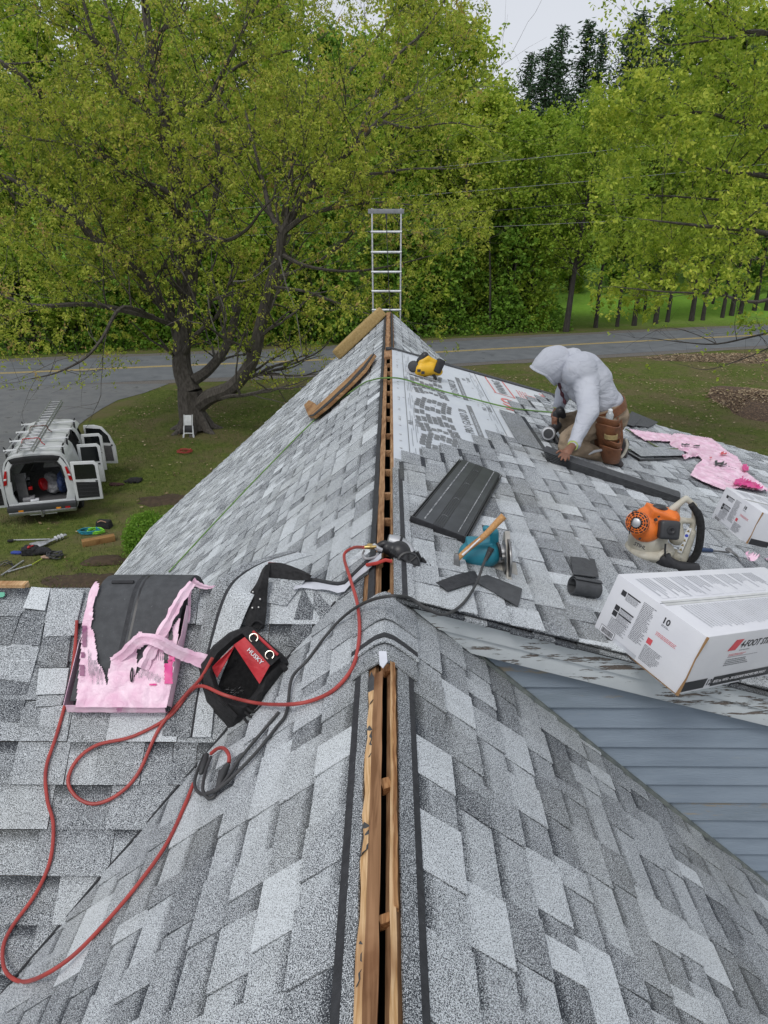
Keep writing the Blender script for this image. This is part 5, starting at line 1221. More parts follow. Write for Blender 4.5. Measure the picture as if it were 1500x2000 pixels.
for q,m_ in (((1331,865,1352,872),M_INKB),((1355,868,1385,874),M_INKB),((1396,900,1420,912),M_INKB),((1386,892,1396,898),M_REDP),((1408,882,1425,890),M_REDP),((1450,905,1462,922),M_MAG),((1333,888,1342,895),M_MAG)):
    cut_sheet(SD(q[0]-3,q[2]+3,q[1]-3,q[3]+3),12,6,[(q[0],q[1]),(q[2],q[1]+4),(q[2],q[3]+2),(q[0],q[3]-3)],'printed_patch',m_,rt,lift=.032,crumple=.015)
for (px,py,s,tx) in ((1398,902,.05,'PROTECT'),(1400,930,.03,'SHINGLES')): text_obj(tx,frame(dorm(px,py,.085),(.75,-.35,-.2),ND),s,M_INKB,rt)
rt=thing('plastic_wrap','small scrap of pink wrap behind the foreground carton','plastic wrap',dorm(1480,1095))
cut_sheet(SD(1440,1510,1070,1112),30,20,[(1456,1078),(1470,1082),(1490,1090),(1505,1090),(1505,1108),(1466,1108),(1462,1095)],'film',M_PINK,rt,lift=.05,crumple=.05)
# ================================================================ WING: pink bundle
rt=thing('shingle_bundle','shingle bundle in torn pink wrap draped over the left ridge, dark back exposed','shingle bundle',wing(240,1380))
X0,X1=-1.40,-.985
def S_b(u,v,th=.085):
    # v: 0 bottom edge .. 1 behind the ridge ; smooth bend over the ridge
    s=v*.98; y0=2.645; L1=.43*math.sqrt(2)
    if s<L1*.72: y=y0+s/math.sqrt(2); z=WZ-(WY-y); n=Vector((0,-1,1)).normalized()
    else:
        a=(s-L1*.72)/.20; a=min(a,1.45); c=Vector((0,WY-.055,WZ-.19)); R_=.115
        ang=math.pi*.75-a*math.pi/2*1.0; y=c.y+math.cos(ang)*R_; z=c.z+math.sin(ang)*R_+.02; n=Vector((0,math.cos(ang),math.sin(ang)))
        y1=y0+L1*.72/math.sqrt(2); z1=WZ-(WY-y1); k=c.y+math.cos(math.pi*.75)*R_; kz=c.z+math.sin(math.pi*.75)*R_+.02
        y+=y1-k; z+=z1-kz
    x=X0+(X1-X0)*u+.075*v
    return Vector((x,y,z))+n*th
# stacked layers
for k in range(4):
    g=[[S_b(i/1,j/26,.014+.024*k) for i in (0,1)] for j in range(27)]
    mb=MB(); mb.sheet([[r[0],S_b(.5,j/26,.016+.024*k),r[1]] for j,r in enumerate(g)],.020); mb.build('shingle',M_BACK if k==3 else M_BLK,rt,smooth=True)
mb=MB(); mb.sheet([[S_b(.40,j/26,.088),S_b(.45,j/26,.088)] for j in range(27)],.002); mb.build('nail_zone',M_TAR,rt,smooth=True)
mb=MB(); mb.sheet([[S_b(.475,j/26,.088),S_b(.50,j/26,.088)] for j in range(27)],.002); mb.build('seal_strip',M_BLK,rt,smooth=True)
pp=[S_b(.12+.25*i/8,.53,.089) for i in range(9)]; mb=MB(); mb.tube(pp,.010,8,flat=1); mb.build('carry_slot',M_BLK,rt,smooth=True)
z2=lambda a,b: (140+a/5.0,1090+b/5.0)
poly_l=[z2(*p) for p in ((40,1470),(45,1400),(60,1200),(90,900),(105,660),(50,650),(45,560),(120,320),(190,270),(230,215),(250,250),(275,255),(205,480),(205,600),(185,670),(215,720),(225,800),(245,900),(250,1010),(290,1070),(325,1160),(340,1230),(350,1270),(355,1180),(355,1100),(380,1040),(380,990),(480,930),(560,860),(630,760),(660,715),(760,760),(830,770),(820,860),(720,850),(640,900),(635,960),(640,1060),(610,1160),(620,1150),(700,1050),(760,880),(860,760),(960,700),(1060,580),(1045,700),(1030,850),(1000,1010),(980,1230),(960,1420),(930,1500),(500,1520),(60,1460))]
cut_sheet(lambda u,v:S_b(-.06+1.12*u,-.03+1.0*v,.094),90,110,poly_l,'wrap_film',M_PINK,rt,lift=.0,crumple=.010,seed=3)
# closed front and sides of the wrap
g=[]
for j in range(13):
    u=-.03+1.06*j/12; e=.006*math.sin(j*2.3); top=S_b(u,-.02,.092); 
    g.append([top,S_b(u,-.045+e*.3,.06),S_b(u,-.04-e,.03),S_b(u,-.03,.004)])
mb=MB(); mb.sheet([r[::-1] for r in g],.002); mb.build('wrap_front',M_PINK,rt,smooth=True)
for u_,nm in ((-.05,'l'),(1.05,'r')):
    g=[[S_b(u_,-.02+.036*j,.098-(0 if j<9 else .02)),S_b(u_+(.02 if u_>0 else -.02),-.02+.036*j,.05),S_b(u_,-.02+.036*j,.004)] for j in range(14)]
    mb=MB(); mb.sheet(g if u_>0 else [r[::-1] for r in g],.002); mb.build('wrap_side',M_PINK,rt,smooth=True)
for q,m_ in (((102,655,145,860),M_PUR),((92,915,128,975),M_PUR),((78,1035,122,1155),M_PUR),((905,1000,985,1235),M_MAG),((950,910,1005,1010),M_MAG),((440,1470,492,1495),M_PUR),((755,1225,825,1240),M_MAG),((945,680,985,800),M_INKB),((900,880,940,1030),M_INKB)):
    a=z2(q[0],q[1]); b=z2(q[2],q[3])
    cut_sheet(lambda u,v:S_b(-.10+1.2*u,-.05+1.0*v,.100),120,120,[a,(b[0],a[1]),b,(a[0],b[1])],'printed_patch',m_,rt,lift=.002,crumple=.006,seed=3)
rr=random.Random(4); lines=[]
for i in range(13):
    x=160+i*12; a=z2(x,905+rr.uniform(-20,40)+i*16); b=z2(x+3,1180+rr.uniform(-60,70)); lines.append([a,(a[0]+.7,a[1]),(b[0]+.7,b[1]),b])
for i in range(16):
    x=650+i*14; y=1080+abs(i-4)*6; a=z2(x,y); b=z2(x+2,y+rr.uniform(50,90)); lines.append([a,(a[0]+.7,a[1]),(b[0]+.7,b[1]),b])
for i in range(8):
    x=770+i*20; a=z2(x,880+i*5); b=z2(x-6,1000); lines.append([a,(a[0]+.7,a[1]),(b[0]+.7,b[1]),b])
cut_sheet(lambda u,v:S_b(-.02+1.04*u,.0+.6*v,.103),420,60,lines,'fine_print',M_INKG,rt,lift=.0,crumple=.004,seed=3,multi=True)['kind']='stuff'
def zb(a,b,th=.11): 
    px,py=z2(a,b); return wing(px,py,th)
mb=MB(); mb.tube(spline([zb(590,1070,.105),zb(575,1130,.108),zb(578,1195,.105),zb(590,1200,.105),zb(598,1130,.108),zb(590,1070,.105)],4),.0030,6); mb.build('hand_hole',M_BLK,rt,smooth=True)
ribbon([zb(400,1010,.10),zb(520,925,.13),zb(660,790,.17),zb(840,810,.17),zb(1000,900,.12),zb(1150,960,.07),zb(1330,1020,.04)],(.040,.060),'torn_strip',M_PINK,rt,wob=.15,seed=2)
ribbon([zb(690,1080,.11),zb(790,880,.13),zb(930,640,.13),zb(1060,400,.12),zb(1180,240,.09)],(.05,.04),'torn_strip',M_PINK,rt,wob=.2,seed=5)
ribbon([zb(1180,225,.09),zb(1260,270,.06),zb(1340,285,.04),zb(1410,275,.03)],(.035,.006),'torn_strip',M_PINK,rt,wob=.2,seed=6)
ribbon([zb(1150,300,.09),zb(1150,430,.06),zb(1140,630,.03)],(.020,.010),'torn_strip',M_PINK,rt,wob=.25,seed=7)
# ---- long shingle strip draped over the wing ridge toward the far slope
rt=thing('draped_shingle_strip','long pale shingle strip draped over the left ridge and down the near slope','shingle strip',wing(430,1250))
Lp=[wing(352,1440,.014),wing(368,1350,.014),wing(388,1250,.016),wing(404,1180,.02),wing(422,1138,.03),pt(450,1116,3.12),pt(500,1094,3.25),pt(560,1076,3.42)]
Rp=[wing(400,1440,.016),wing(412,1350,.018),wing(438,1270,.03),wing(462,1200,.05),wing(480,1160,.06),pt(500,1130,3.10),pt(535,1103,3.22),pt(600,1082,3.40)]
Lp=spline(Lp,4); Rp=spline(Rp,4)
def strp(a,b,up,m,name,t=.5):
    g=[[l.lerp(r,a)+NW*up,l.lerp(r,(a+b)/2)+NW*(up+.003),l.lerp(r,b)+NW*up] for l,r in zip(Lp,Rp)]
    mb=MB(); mb.sheet(g,.005); mb.t=[t]*len(mb.v); mb.build(name,m,rt,smooth=True,tone=True)
strp(0,.40,0,M_GRAN,'granule_face',.40); strp(.40,.50,.002,M_TAR,'nail_band'); strp(.50,1.25,.003,M_GRAN,'granule_face',.62)
# ---- belt and padded braces
rt=thing('tool_belt','black webbing belt with padded red-edged braces across the left ridge','belt',wing(500,1190,.03))
mb=MB(); Lq=spline([wing(478,1232,.03),wing(480,1200,.05),wing(484,1165,.05),pt(500,1140,2.98),pt(512,1112,3.06)],4); Rq=spline([wing(516,1228,.03),wing(520,1200,.04),wing(522,1165,.04),pt(524,1138,2.99),pt(528,1100,3.08)],4)
mb.sheet([[l,(l+r)/2+NW*.02,r] for l,r in zip(Lq,Rq)],.008); mb.build('webbing',M_BLKM,rt,smooth=True)
mb=MB(); Lq=spline([pt(512,1128,3.04),pt(545,1130,3.05),pt(580,1134,3.05),pt(607,1132,3.05)],4); Rq=spline([pt(524,1101,3.10),pt(550,1103,3.12),pt(582,1114,3.10),pt(607,1127,3.06)],4)
mb.sheet([[l,(l+r)/2+Vector((0,0,.015)),r] for l,r in zip(Lq,Rq)],.010); mb.build('padded_brace',M_BLKM,rt,smooth=True)
mb=MB(); mb.tube(spline([pt(524,1100,3.105),pt(550,1102,3.12),pt(578,1111,3.105)],4),.006,6); mb.build('red_piping',M_HOSE_R,rt,smooth=True)
for (px,py) in ((506,1140),(494,1156),(508,1170),(505,1186),(493,1187)):
    mb=MB(frame(wing(px,py,.075),(1,0,0),NW)); mb.lathe([(.0045,-.01),(.005,.001),(.002,.002)],8); mb.build('rivet',M_STEEL,rt)
mb=MB(); mb.tube(spline([wing(490,1222,.05),wing(500,1212,.07),wing(514,1220,.06),wing(505,1232,.05)],4),.007,6,flat=.5); mb.build('buckle_loop',M_BLKM,rt,smooth=True)
# ---- tool bag
rt=thing('tool_bag','open black tool pouch with red lining and two steel rings under the air hose','tool bag',wing(470,1350))
z8=lambda a,b:(370+a/5.557,1200+b/5.557)
def K(a,b,l=.05): px,py=z8(a,b); return wing(px,py,l)
M_REDF=mat('red_nylon',(.50,.02,.03),(.36,.015,.022),scale=12,rough=.55,bump=.35,bscale=40)
# outer wall: loft between the ground outline and the rim
gnd_o=[(250,330),(420,180),(640,130),(1000,420),(1130,560),(1050,700),(900,850),(800,1000),(560,1240),(470,1290),(380,1180),(180,960),(120,740),(90,560)]
rim_o=[(300,420),(480,260),(660,150),(960,430),(1000,520),(830,690),(800,830),(700,960),(590,1010),(520,1010),(400,960),(270,800),(220,640),(240,520)]
rim_h=[.07,.08,.09,.09,.09,.10,.11,.12,.13,.13,.13,.13,.12,.09]
g=[]
n=len(gnd_o)
for i in range(n+1):
    a=gnd_o[i%n]; b=rim_o[i%n]; h=rim_h[i%n]; A_=K(*a,.008); B_=K(*b,h); m_=A_.lerp(B_,.5)+NW*.025
    g.append([A_,m_,B_,K(b[0]*.94+500*.06,b[1]*.94+650*.06,h-.012),K(b[0]*.80+500*.2,b[1]*.8+680*.2,.03)])
mb=MB(); mb.sheet(g,.004); o=mb.build('pouch_wall',M_BLKM,rt,smooth=True)
mb=MB(); mb.add([K(500,650,.012)]+[K(b[0]*.84+80,b[1]*.84+100,.02) for b in rim_o],[(0,1+i,1+(i+1)%n) for i in range(n)]+[(0,1+(i+1)%n,1+i) for i in range(n)]); mb.build('pouch_floor',M_BLKM,rt)
def quad_sheet(q,h,name,m,sub=5,bul=.01,th=.003):
    P=[K(*p,hh) for p,hh in zip(q,h)]; g=[]
    for i in range(sub+1):
        r=[]
        for j in range(sub+1):
            u,v=i/sub,j/sub; p=(P[0].lerp(P[1],u)).lerp(P[3].lerp(P[2],u),v); r.append(p+NW*bul*math.sin(math.pi*u)*math.sin(math.pi*v))
        g.append(r)
    mb=MB(); mb.sheet(g,th); return mb.build(name,m,rt,smooth=True)
quad_sheet([(480,330),(600,245),(880,540),(760,755)],[.10,.115,.125,.10],'red_back_panel',M_REDF,bul=.012)
quad_sheet([(240,580),(430,400),(500,330),(300,690)],[.09,.10,.10,.06],'red_lining',M_REDF,bul=-.01)
quad_sheet([(570,200),(670,130),(1010,440),(880,560)],[.118,.12,.13,.130],'black_top_band',M_BLKM)
mb=MB(); mb.tube([K(690,185,.135),K(960,440,.142)],.007,6); mb.build('red_trim',M_REDF,rt,smooth=True)
for (a,b) in ((697,253),(870,440)):
    mb=MB(); c_=K(a,b,.145); mb.tube([c_+Vector((math.cos(w)*.019,math.sin(w)*.012,math.sin(w)*.014)) for w in [k*.33-.9 for k in range(17)]],.0024,6); mb.build('d_ring',mat('bright_ring',(.8,.76,.66),rough=.25,metal=.8) if 'bright_ring' not in bpy.data.materials else bpy.data.materials['bright_ring'],rt,smooth=True)
t_=frame(K(620,390,.128),K(770,540,.128)-K(620,390,.128),NW); text_obj('HUSKY',t_,.026,M_CARD,rt,name='bag_lettering',bold=.0003,xs=1.15)
quad_sheet([(150,800),(240,850),(520,1100),(430,1250)],[.10,.13,.13,.02],'outer_pocket',M_BLKM,bul=.03)
quad_sheet([(260,810),(400,960),(530,1110),(220,870)],[.12,.14,.14,.12],'pocket_flap',M_BLKM,bul=.02)
quad_sheet([(590,1010),(790,830),(820,1010),(680,1190)],[.12,.12,.06,.03],'small_pocket',M_BLKM,bul=.025)
for q in ([(600,1060),(680,1110),(790,1020)],[(620,1010),(700,1060),(810,960)],[(590,1120),(640,1180),(700,1160)]):
    mb=MB(); mb.tube(spline([K(*p,.12) for p in q],4),.006,6); mb.build('pocket_seam',M_BLKM,rt,smooth=True)
ribbon([K(1000,540,.10),K(1060,640,.08),K(1075,900,.03),K(960,1060,.02),K(820,1180,.02)],.024,'shoulder_strap',M_BLKM,rt)
ribbon([K(830,1180,.03),K(720,1260,.025),K(600,1360,.02),K(500,1480,.02),K(430,1620,.02),K(330,1740,.02)],.030,'perforated_strap',M_BLKM,rt)
for (a,b) in ((810,1180),(705,1265),(600,1370),(520,1470),(450,1580)):
    mb=MB(); c_=K(a,b,.036); mb.tube([c_+Vector((math.cos(w)*.008,math.sin(w)*.006+.0,math.sin(w)*.010)) for w in [k*.52 for k in range(13)]],.0012,4); mb.build('eyelet',M_STEEL,rt,smooth=True)
rr=random.Random(2); mb=MB()
for i in range(60):
    c_=K(rr.uniform(380,600),rr.uniform(800,980),rr.uniform(.025,.04)); d=Vector((rr.uniform(-1,1),rr.uniform(-1,1),rr.uniform(-.3,1)))*.014; mb.tube([c_,c_+d],.0012,3)
mb.build('loose_nails',M_STEEL,rt,kind='stuff')
# bright leaf scrap by the wing's ridge
mb=MB(frame(wing(2,1162,.02),(1,0,0),NW)); mb.prism([(-.03,-.012),(.012,-.012),(.020,-.004),(.016,.012),(-.03,.014)],0,.004); o=mb.build('plastic_scrap',mat('sea_green_plastic',(.10,.45,.30),rough=.5)); tag(o,'small sea-green plastic scrap at the left edge of the wing','plastic scrap')
# ================================================================ THE ROOFER
YP=6.35
def H(px,py,y=YP): return atY(px,py,y)
rt=thing('person','person in pale grey hood-up sweatshirt and tan trousers kneeling on the dormer','person',dorm(1150,885))
M_SKIN=mat('brown_skin',(.22,.10,.06),(.17,.075,.045),scale=12,rough=.55)
M_HOOD=mat('pale_grey_fleece',(.46,.48,.53),(.40,.42,.475),scale=4,rough=.95,dirt=((.40,.36,.33),4.5,.62,.82))
def folds(m):
    t=m.node_tree;N=t.nodes;L=t.links;g=N.new('ShaderNodeNewGeometry')
    mp_=N.new('ShaderNodeMapping'); mp_.inputs['Scale'].default_value=(1,1,2.0); mp_.inputs['Rotation'].default_value=(0,.5,0); L.new(g.outputs['Position'],mp_.inputs[0])
    w=N.new('ShaderNodeTexNoise');w.inputs['Scale'].default_value=5;w.inputs['Detail'].default_value=3;w.inputs['Distortion'].default_value=1.6;L.new(mp_.outputs[0],w.inputs[0])
    b=N.new('ShaderNodeBump');b.inputs['Strength'].default_value=.6;b.inputs['Distance'].default_value=.035;L.new(w.outputs[0],b.inputs['Height']);L.new(b.outputs[0],N['Principled BSDF'].inputs['Normal'])
folds(M_HOOD)
M_KHAKI=mat('tan_work_trousers',(.30,.23,.16),(.22,.165,.11),scale=8,rough=.9,bump=.4,bscale=25,dirt=((.10,.08,.06),7,.56,.72))
M_LEATHER=mat('brown_leather',(.19,.075,.030),(.11,.042,.018),scale=9,rough=.55,bump=.3,bscale=40,dirt=((.05,.03,.02),6,.6,.78))
D_=lambda a,b,u: dorm(a,b,u)
wn=D_(1122,867,.19); hn=D_(1112,878,.15)
hf=H(1084,812,6.50)
parts=[('e',H(1083,712),(.095,.10,.125)),('c',H(1090,722),H(1115,722),.06,.065),('c',H(1135,735),H(1172,785),.14,.135),('c',H(1132,738,6.28),H(1130,735,6.48),.08,.08),
 ('c',H(1145,748,6.24),H(1149,804,5.90),.05,.045),('c',H(1149,804,5.90),wn,.045,.032),('c',H(1112,738,6.66),H(1096,782,6.6),.05,.045),('c',H(1096,782,6.6),H(1088,800,6.52),.045,.032),('c',H(1088,800,6.52),hf,.032,.040),
 ('c',H(1172,790),H(1188,812),.13,.14),('c',H(1182,818,6.25),H(1108,862,6.14),.09,.06),('c',H(1178,815,6.55),H(1104,832,6.62),.09,.06),('c',H(1108,866,6.13),H(1188,893,6.12),.055,.045),('c',H(1104,838,6.6),H(1205,868,6.68),.055,.045),
 ('e',H(1073,722),(.03,.03,.03)),('e',H(1067,717,6.35),(.018,.018,.03))]
# near hand: palm and five fingers pressed on the stack
palm0=wn.lerp(hn,.3); palm1=D_(1107,883,.125)
parts+=[('c',palm0,palm1,.034,.036),('e',palm1+Vector((.0,.0,-.004)),(.045,.045,.022))]
for (a,b,c_,r) in (((1101,883),(1094,889),(1091,893),.0105),((1103,887),(1098,894),(1096,898),.011),((1107,888),(1105,896),(1104,900),.011),((1111,887),(1111,894),(1111,898),.0105),((1096,880),(1090,882),(1087,885),.011)):
    A_=D_(*a,.118); B_=D_(*b,.112); C_=D_(*c_,.098); parts+=[('c',A_,B_,r*1.1,r),('c',B_,C_,r,r*.85)]
# far hand: fingers closed round the nail gun's grip
for k in range(4):
    y_=815+k*5; parts+=[('c',H(1087,y_-2,6.48),H(1079,y_,6.40),.012,.012),('c',H(1079,y_,6.40),H(1087,y_+2,6.38),.012,.010)]
parts+=[('c',H(1090,812,6.46),H(1084,822,6.38),.013,.011)]
rough_blob(parts,'body',M_SKIN,rt,voxel=.008,smooth=2)
# sweatshirt
hp=[('c',H(1137,731),H(1150,748),.20,.21),('c',H(1150,748),H(1168,780),.20,.185),('c',H(1130,724,6.25),H(1130,722,6.5),.16,.15),('c',H(1168,780),H(1184,792),.175,.16),('e',H(1120,715),(.12,.15,.11)),
 ('c',H(1144,744,6.22),H(1147,776,6.05),.125,.100),('c',H(1147,776,6.05),H(1149,804,5.90),.100,.090),('c',H(1149,804,5.90),H(1149,804,5.90).lerp(D_(1123,864,.195),.6),.090,.066),('c',H(1149,804,5.90).lerp(D_(1123,864,.195),.6),D_(1122,867,.19),.066,.055),
 ('c',H(1112,735,6.66),H(1098,775,6.62),.09,.072),('c',H(1098,775,6.62),H(1090,797,6.54),.068,.05)]
rough_blob(hp,'sweatshirt',M_HOOD,rt,voxel=.010,smooth=10,disp=.006,dscale=7)
# hood: shell with a real opening
hb=frame(H(1086,709),(-.72,-.02,-.72),(-.70,-.05,.72))   # x toward the face, z up
bm_pts=[];n1=22;n2=14;g=[]
for j in range(n2+1):
    th_=math.pi*(.02+.70*j/n2)      # from the back of the head to the rim
    row=[]
    for i in range(n1+1):
        ph=2*math.pi*i/n1; rr_=math.sin(th_); x=-math.cos(th_)*.175+.02
        yy=math.cos(ph)*rr_*.150; zz=math.sin(ph)*rr_*.165
        if zz<0: zz*=1.05
        if j>n2-4: x+= .05*max(0,math.sin(ph))   # brim reaches forward
        zz+=.012*math.sin(ph*3+j)*(.5 if j<8 else 1)*.5; row.append(hb@Vector((x,yy,zz)))
    g.append(row)
mb=MB(); mb.sheet(g,.012); mb.build('hood',M_HOOD,rt,smooth=True)
mb=MB(); mb.tube(g[-1],.011,6,cap=False); mb.build('hood_rim',M_HOOD,rt,smooth=True)
rough_blob([('c',H(1100,722),H(1122,712),.115,.13),('c',H(1096,735),H(1112,748),.075,.09),('c',H(1095,705),H(1118,702),.105,.10)],'hood_collar',M_HOOD,rt,voxel=.010,smooth=4,disp=.008,dscale=14)
mb=MB(); mb.tube(spline([H(1113,700,6.22),H(1110,715,6.18),H(1104,730,6.2),H(1099,745,6.26)],4),.007,6); mb.build('hood_seam',M_HOOD,rt,smooth=True)
mb=MB(); mb.tube(spline([H(1092,748,6.30),H(1096,765,6.32),H(1101,778,6.33),H(1104,790,6.32)],4),[.012+.006*math.sin(i*1.4) for i in range(13)],6); mb.build('dark_chest_print',mat('maroon_print',(.08,.02,.03),rough=.8),rt,smooth=True)
for c_,d_ in ((D_(1122,866,.192),D_(1119,870,.18)),(H(1091,795,6.54),H(1088,800,6.53))):
    mb=MB(); mb.tube([c_,d_],[.058 if c_.x>1.55 else .052,.046 if c_.x>1.55 else .044],14,cap=False); mb.build('cuff',M_HOOD,rt,smooth=True)
    mb=MB(); mb.tube([d_,d_+(d_-c_)*.15],[.044 if c_.x>1.55 else .043]*2,14); mb.build('bright_cuff_edge',mat('lime_trim',(.62,.75,.22),rough=.6) if 'lime_trim' not in bpy.data.materials else bpy.data.materials['lime_trim'],rt,smooth=True)
# trousers
rough_blob([('c',H(1176,800),H(1190,812),.165,.17),('c',H(1188,812,6.5),H(1188,812,6.3),.15,.15),('c',H(1180,822,6.24),H(1112,858,6.16),.13,.095),('c',H(1112,860,6.14),H(1108,868,6.12),.09,.085),('c',H(1112,872,6.12),H(1182,890,6.12),.082,.068),
  ('c',H(1178,815,6.55),H(1108,826,6.62),.13,.10),('c',H(1106,834,6.6),H(1204,866,6.68),.085,.07)],'trousers',M_KHAKI,rt,voxel=.011,smooth=4,disp=.018,dscale=10)
for q in ((1112,845,6.02,.02),(1122,862,6.0,.016)): pass
M_SHOE=mat('dark_work_shoe',(.035,.03,.03),(.06,.05,.05),rough=.7)
rough_blob([('c',H(1184,892,6.12),H(1203,900,6.10),.055,.045),('c',H(1203,900,6.10),H(1211,907,6.08),.042,.032)],'shoe',M_SHOE,rt,voxel=.008,smooth=3)
rough_blob([('c',H(1205,866,6.62),H(1219,866,6.66),.055,.05),('c',H(1219,866,6.66),H(1217,888,6.56),.05,.042)],'shoe',M_SHOE,rt,voxel=.008,smooth=3)
mb=MB(); mb.tube(spline([H(1222,858,6.56),H(1225,870,6.52),H(1220,884,6.48),H(1212,895,6.44)],4),.014,6); mb.build('shoe_sole',M_CREAM,rt,smooth=True)
mb=MB(); mb.tube([H(1208,868,6.5),H(1212,880,6.46)],.015,6); mb.build('red_shoe_accent',M_RED,rt,smooth=True)
# leather tool belt, worn: a thing carried by the worker
rb_=thing('tool_belt','brown leather tool belt with open pouches and water bottle on the worker\'s hip','tool belt',H(1190,840,6.1))
g=[]
for i in range(25):
    a=2*math.pi*i/24; c_=H(1180,797); ux=Vector((.86,0,.42)); uy=Vector((0,1,0)); r_=c_+ux*math.cos(a)*.205+uy*math.sin(a)*.225
    up_=Vector((.35,0,-.93)); g.append([r_-up_*.03,r_+up_*.045,])
mb=MB(); mb.sheet(g,.010); mb.build('belt',M_LEATHER,rb_,smooth=True)
def pouch(cx,cy,w,h,d,y,name='pouch',tilt=.1,open_=.8):
    """open-topped leather pocket: front U shape with thickness"""
    g=[]; n=14
    for k in range(6):
        v=k/5; row=[]; ww=w*(1-.28*v**2)
        for i in range(n+1):
            a=math.pi*i/n; x=-math.cos(a)*ww/2; yy=-math.sin(a)*d*(1-.55*v**2)
            p=H(cx,cy,y)+Vector((x,yy,-h*v+.012*math.sin(a*2)*(1-v)))+Vector((tilt*v*.3,0,0)); row.append(p)
        g.append(row)
    mb=MB(); mb.sheet(g,.008); o=mb.build(name,M_LEATHER,rb_,smooth=True)
    mb=MB(); b=[p for p in g[-1]]; c0=sum(b,Vector())/len(b); mb.add([c0]+b,[(0,i+1,i+2) for i in range(n)]+[(0,i+2,i+1) for i in range(n)]); mb.build('pouch_base',M_LEATHER,rb_)
    mb=MB(); mb.tube(g[0],.008,5); mb.build('pouch_lip',M_LEATHER,rb_,smooth=True)
mb=MB(); fr=frame(H(1188,845,6.19),(1,0,0),(0,-1,0)); mb.M=fr; mb.prism([(-.12,.14),(.10,.16),(.14,-.05),(.13,-.24),(-.04,-.28),(-.10,-.15),(-.14,0)],-.01,.012); mb.build('back_leather',M_LEATHER,rb_,bevel=.004)
pouch(1186,816,.19,.16,.09,6.14); pouch(1187,828,.205,.20,.11,6.10); pouch(1193,858,.155,.10,.12,6.06); pouch(1191,870,.17,.15,.12,6.04)
mb=MB()
for k in range(5): mb.tube([H(1193,856-k,5.99)+Vector((math.cos(a*.6+k)*.055,math.sin(a*.6+k)*.05,.004*k)) for a in range(12)],.004,4)
mb.build('twine_coil',mat('jute_twine',(.36,.28,.13),rough=.9),rb_,smooth=True)
mb=MB(frame(H(1191,812,6.08),(1,0,0),(.05,-.1,1))); mb.lathe([(.030,-.05),(.034,-.02),(.034,.012),(.020,.032),(.016,.036)],14); mb.build('water_bottle',mat('clear_bottle',(.62,.66,.68),rough=.15,trans=.35),rb_,smooth=True)
mb=MB(frame(H(1192,803,6.08),(1,0,0),(.05,-.1,1))); mb.lathe([(.020,-.008),(.020,.012),(.012,.020)],14); mb.build('bottle_cap',M_WHITE,rb_,smooth=True)
mb=MB(); mb.tube([H(1209,792,6.35),H(1210,810,6.35)],[.02,.022],6,flat=.5); mb.build('reflective_tab',bpy.data.materials['lime_trim'],rb_,smooth=True)
mb=MB(); mb.tube([H(1150,888,5.98),H(1160,882,5.98),H(1175,879,6.0)],[.006,.012,.012],6); mb.build('tool_tip',M_ALU,rb_,smooth=True)
# the nail gun in the far hand
rt=thing('nail_gun','compact silver and black nail gun held in the worker\'s far hand','nail gun',dorm(1080,860))
rough_blob([('c',H(1085,808,6.42),H(1086,836,6.40),.028,.032),('c',H(1088,832,6.42),H(1076,842,6.38),.045,.05),('c',H(1094,803,6.42),H(1100,812,6.42),.045,.03)],'tool_body',M_BLK,rt,voxel=.008,smooth=2)
fm=frame(H(1071,847,6.32),(.8,0,.5),(-.25,-.95,.25)); mb=MB(fm); mb.lathe([(.064,-.04),(.067,.0),(.057,.016),(.046,.018),(.044,.012),(.02,.012),(.016,.018)],26); mb.build('coil_drum',M_ALU,rt,smooth=True)
mb=MB(fm@Matrix.Translation((0,0,.016))); mb.lathe([(.043,-.01),(.043,.002),(.02,.004)],20); mb.build('drum_cover',M_GREYP,rt,smooth=True)
mb=MB(); mb.tube([H(1082,852,6.36),H(1090,866,6.30)],[.03,.022],8); mb.build('nose',M_BLK,rt,smooth=True)

# ================================================================ VAN AND THINGS ON THE LAWN
VB=Vector((-9.74,18.50,0)); VR_=math.radians(16.3)
van=thing('cargo_van','white work van on the lawn with rear and side doors open','van',VB,(0,0,VR_))
VM=Matrix.Translation(VB)@Matrix.Rotation(VR_,4,'Z')
M_VW=mat('white_van_paint',(.62,.64,.65),(.56,.58,.59),scale=2,rough=.35,coat=.3,dirt=((.34,.32,.28),2.5,.58,.8)); M_GLASSB=mat('dark_glass',(.012,.014,.016),rough=.08,spec=.8); M_TAILR=mat('red_tail_lens',(.45,.01,.015),rough=.2); M_AMB=mat('amber_lens',(.75,.28,.02),rough=.3); M_CHR=mat('dull_chrome',(.5,.5,.52),rough=.3,metal=.9); M_GREYV=mat('van_interior_grey',(.06,.06,.065),(.09,.09,.09),rough=.8)
prof=[(.84,.38),(.885,.55),(.90,.85),(.89,1.10),(.86,1.35),(.80,1.62),(.74,1.80),(.66,1.90),(.5,1.945),(.25,1.965),(0,1.97)]
full=[(x,z) for x,z in prof]+[(-x,z) for x,z in reversed(prof[:-1])]   # right bottom -> roof -> left bottom
def shell(y0,y1,pr,name,m,ny=3,th=.045):
    mb=MB(VM); mb.sheet([[(x,y0+(y1-y0)*j/ny,z) for x,z in pr] for j in range(ny+1)],th if True else 0); return mb.build(name,m,van,smooth=True)
shell(0,1.55,full,'body_rear',M_VW); shell(1.55,2.75,full[7:],'body_middle',M_VW); shell(2.75,3.0,full,'door_pillar',M_VW); 
shell(3.0,3.75,full[6:],'cab_roof',M_VW)
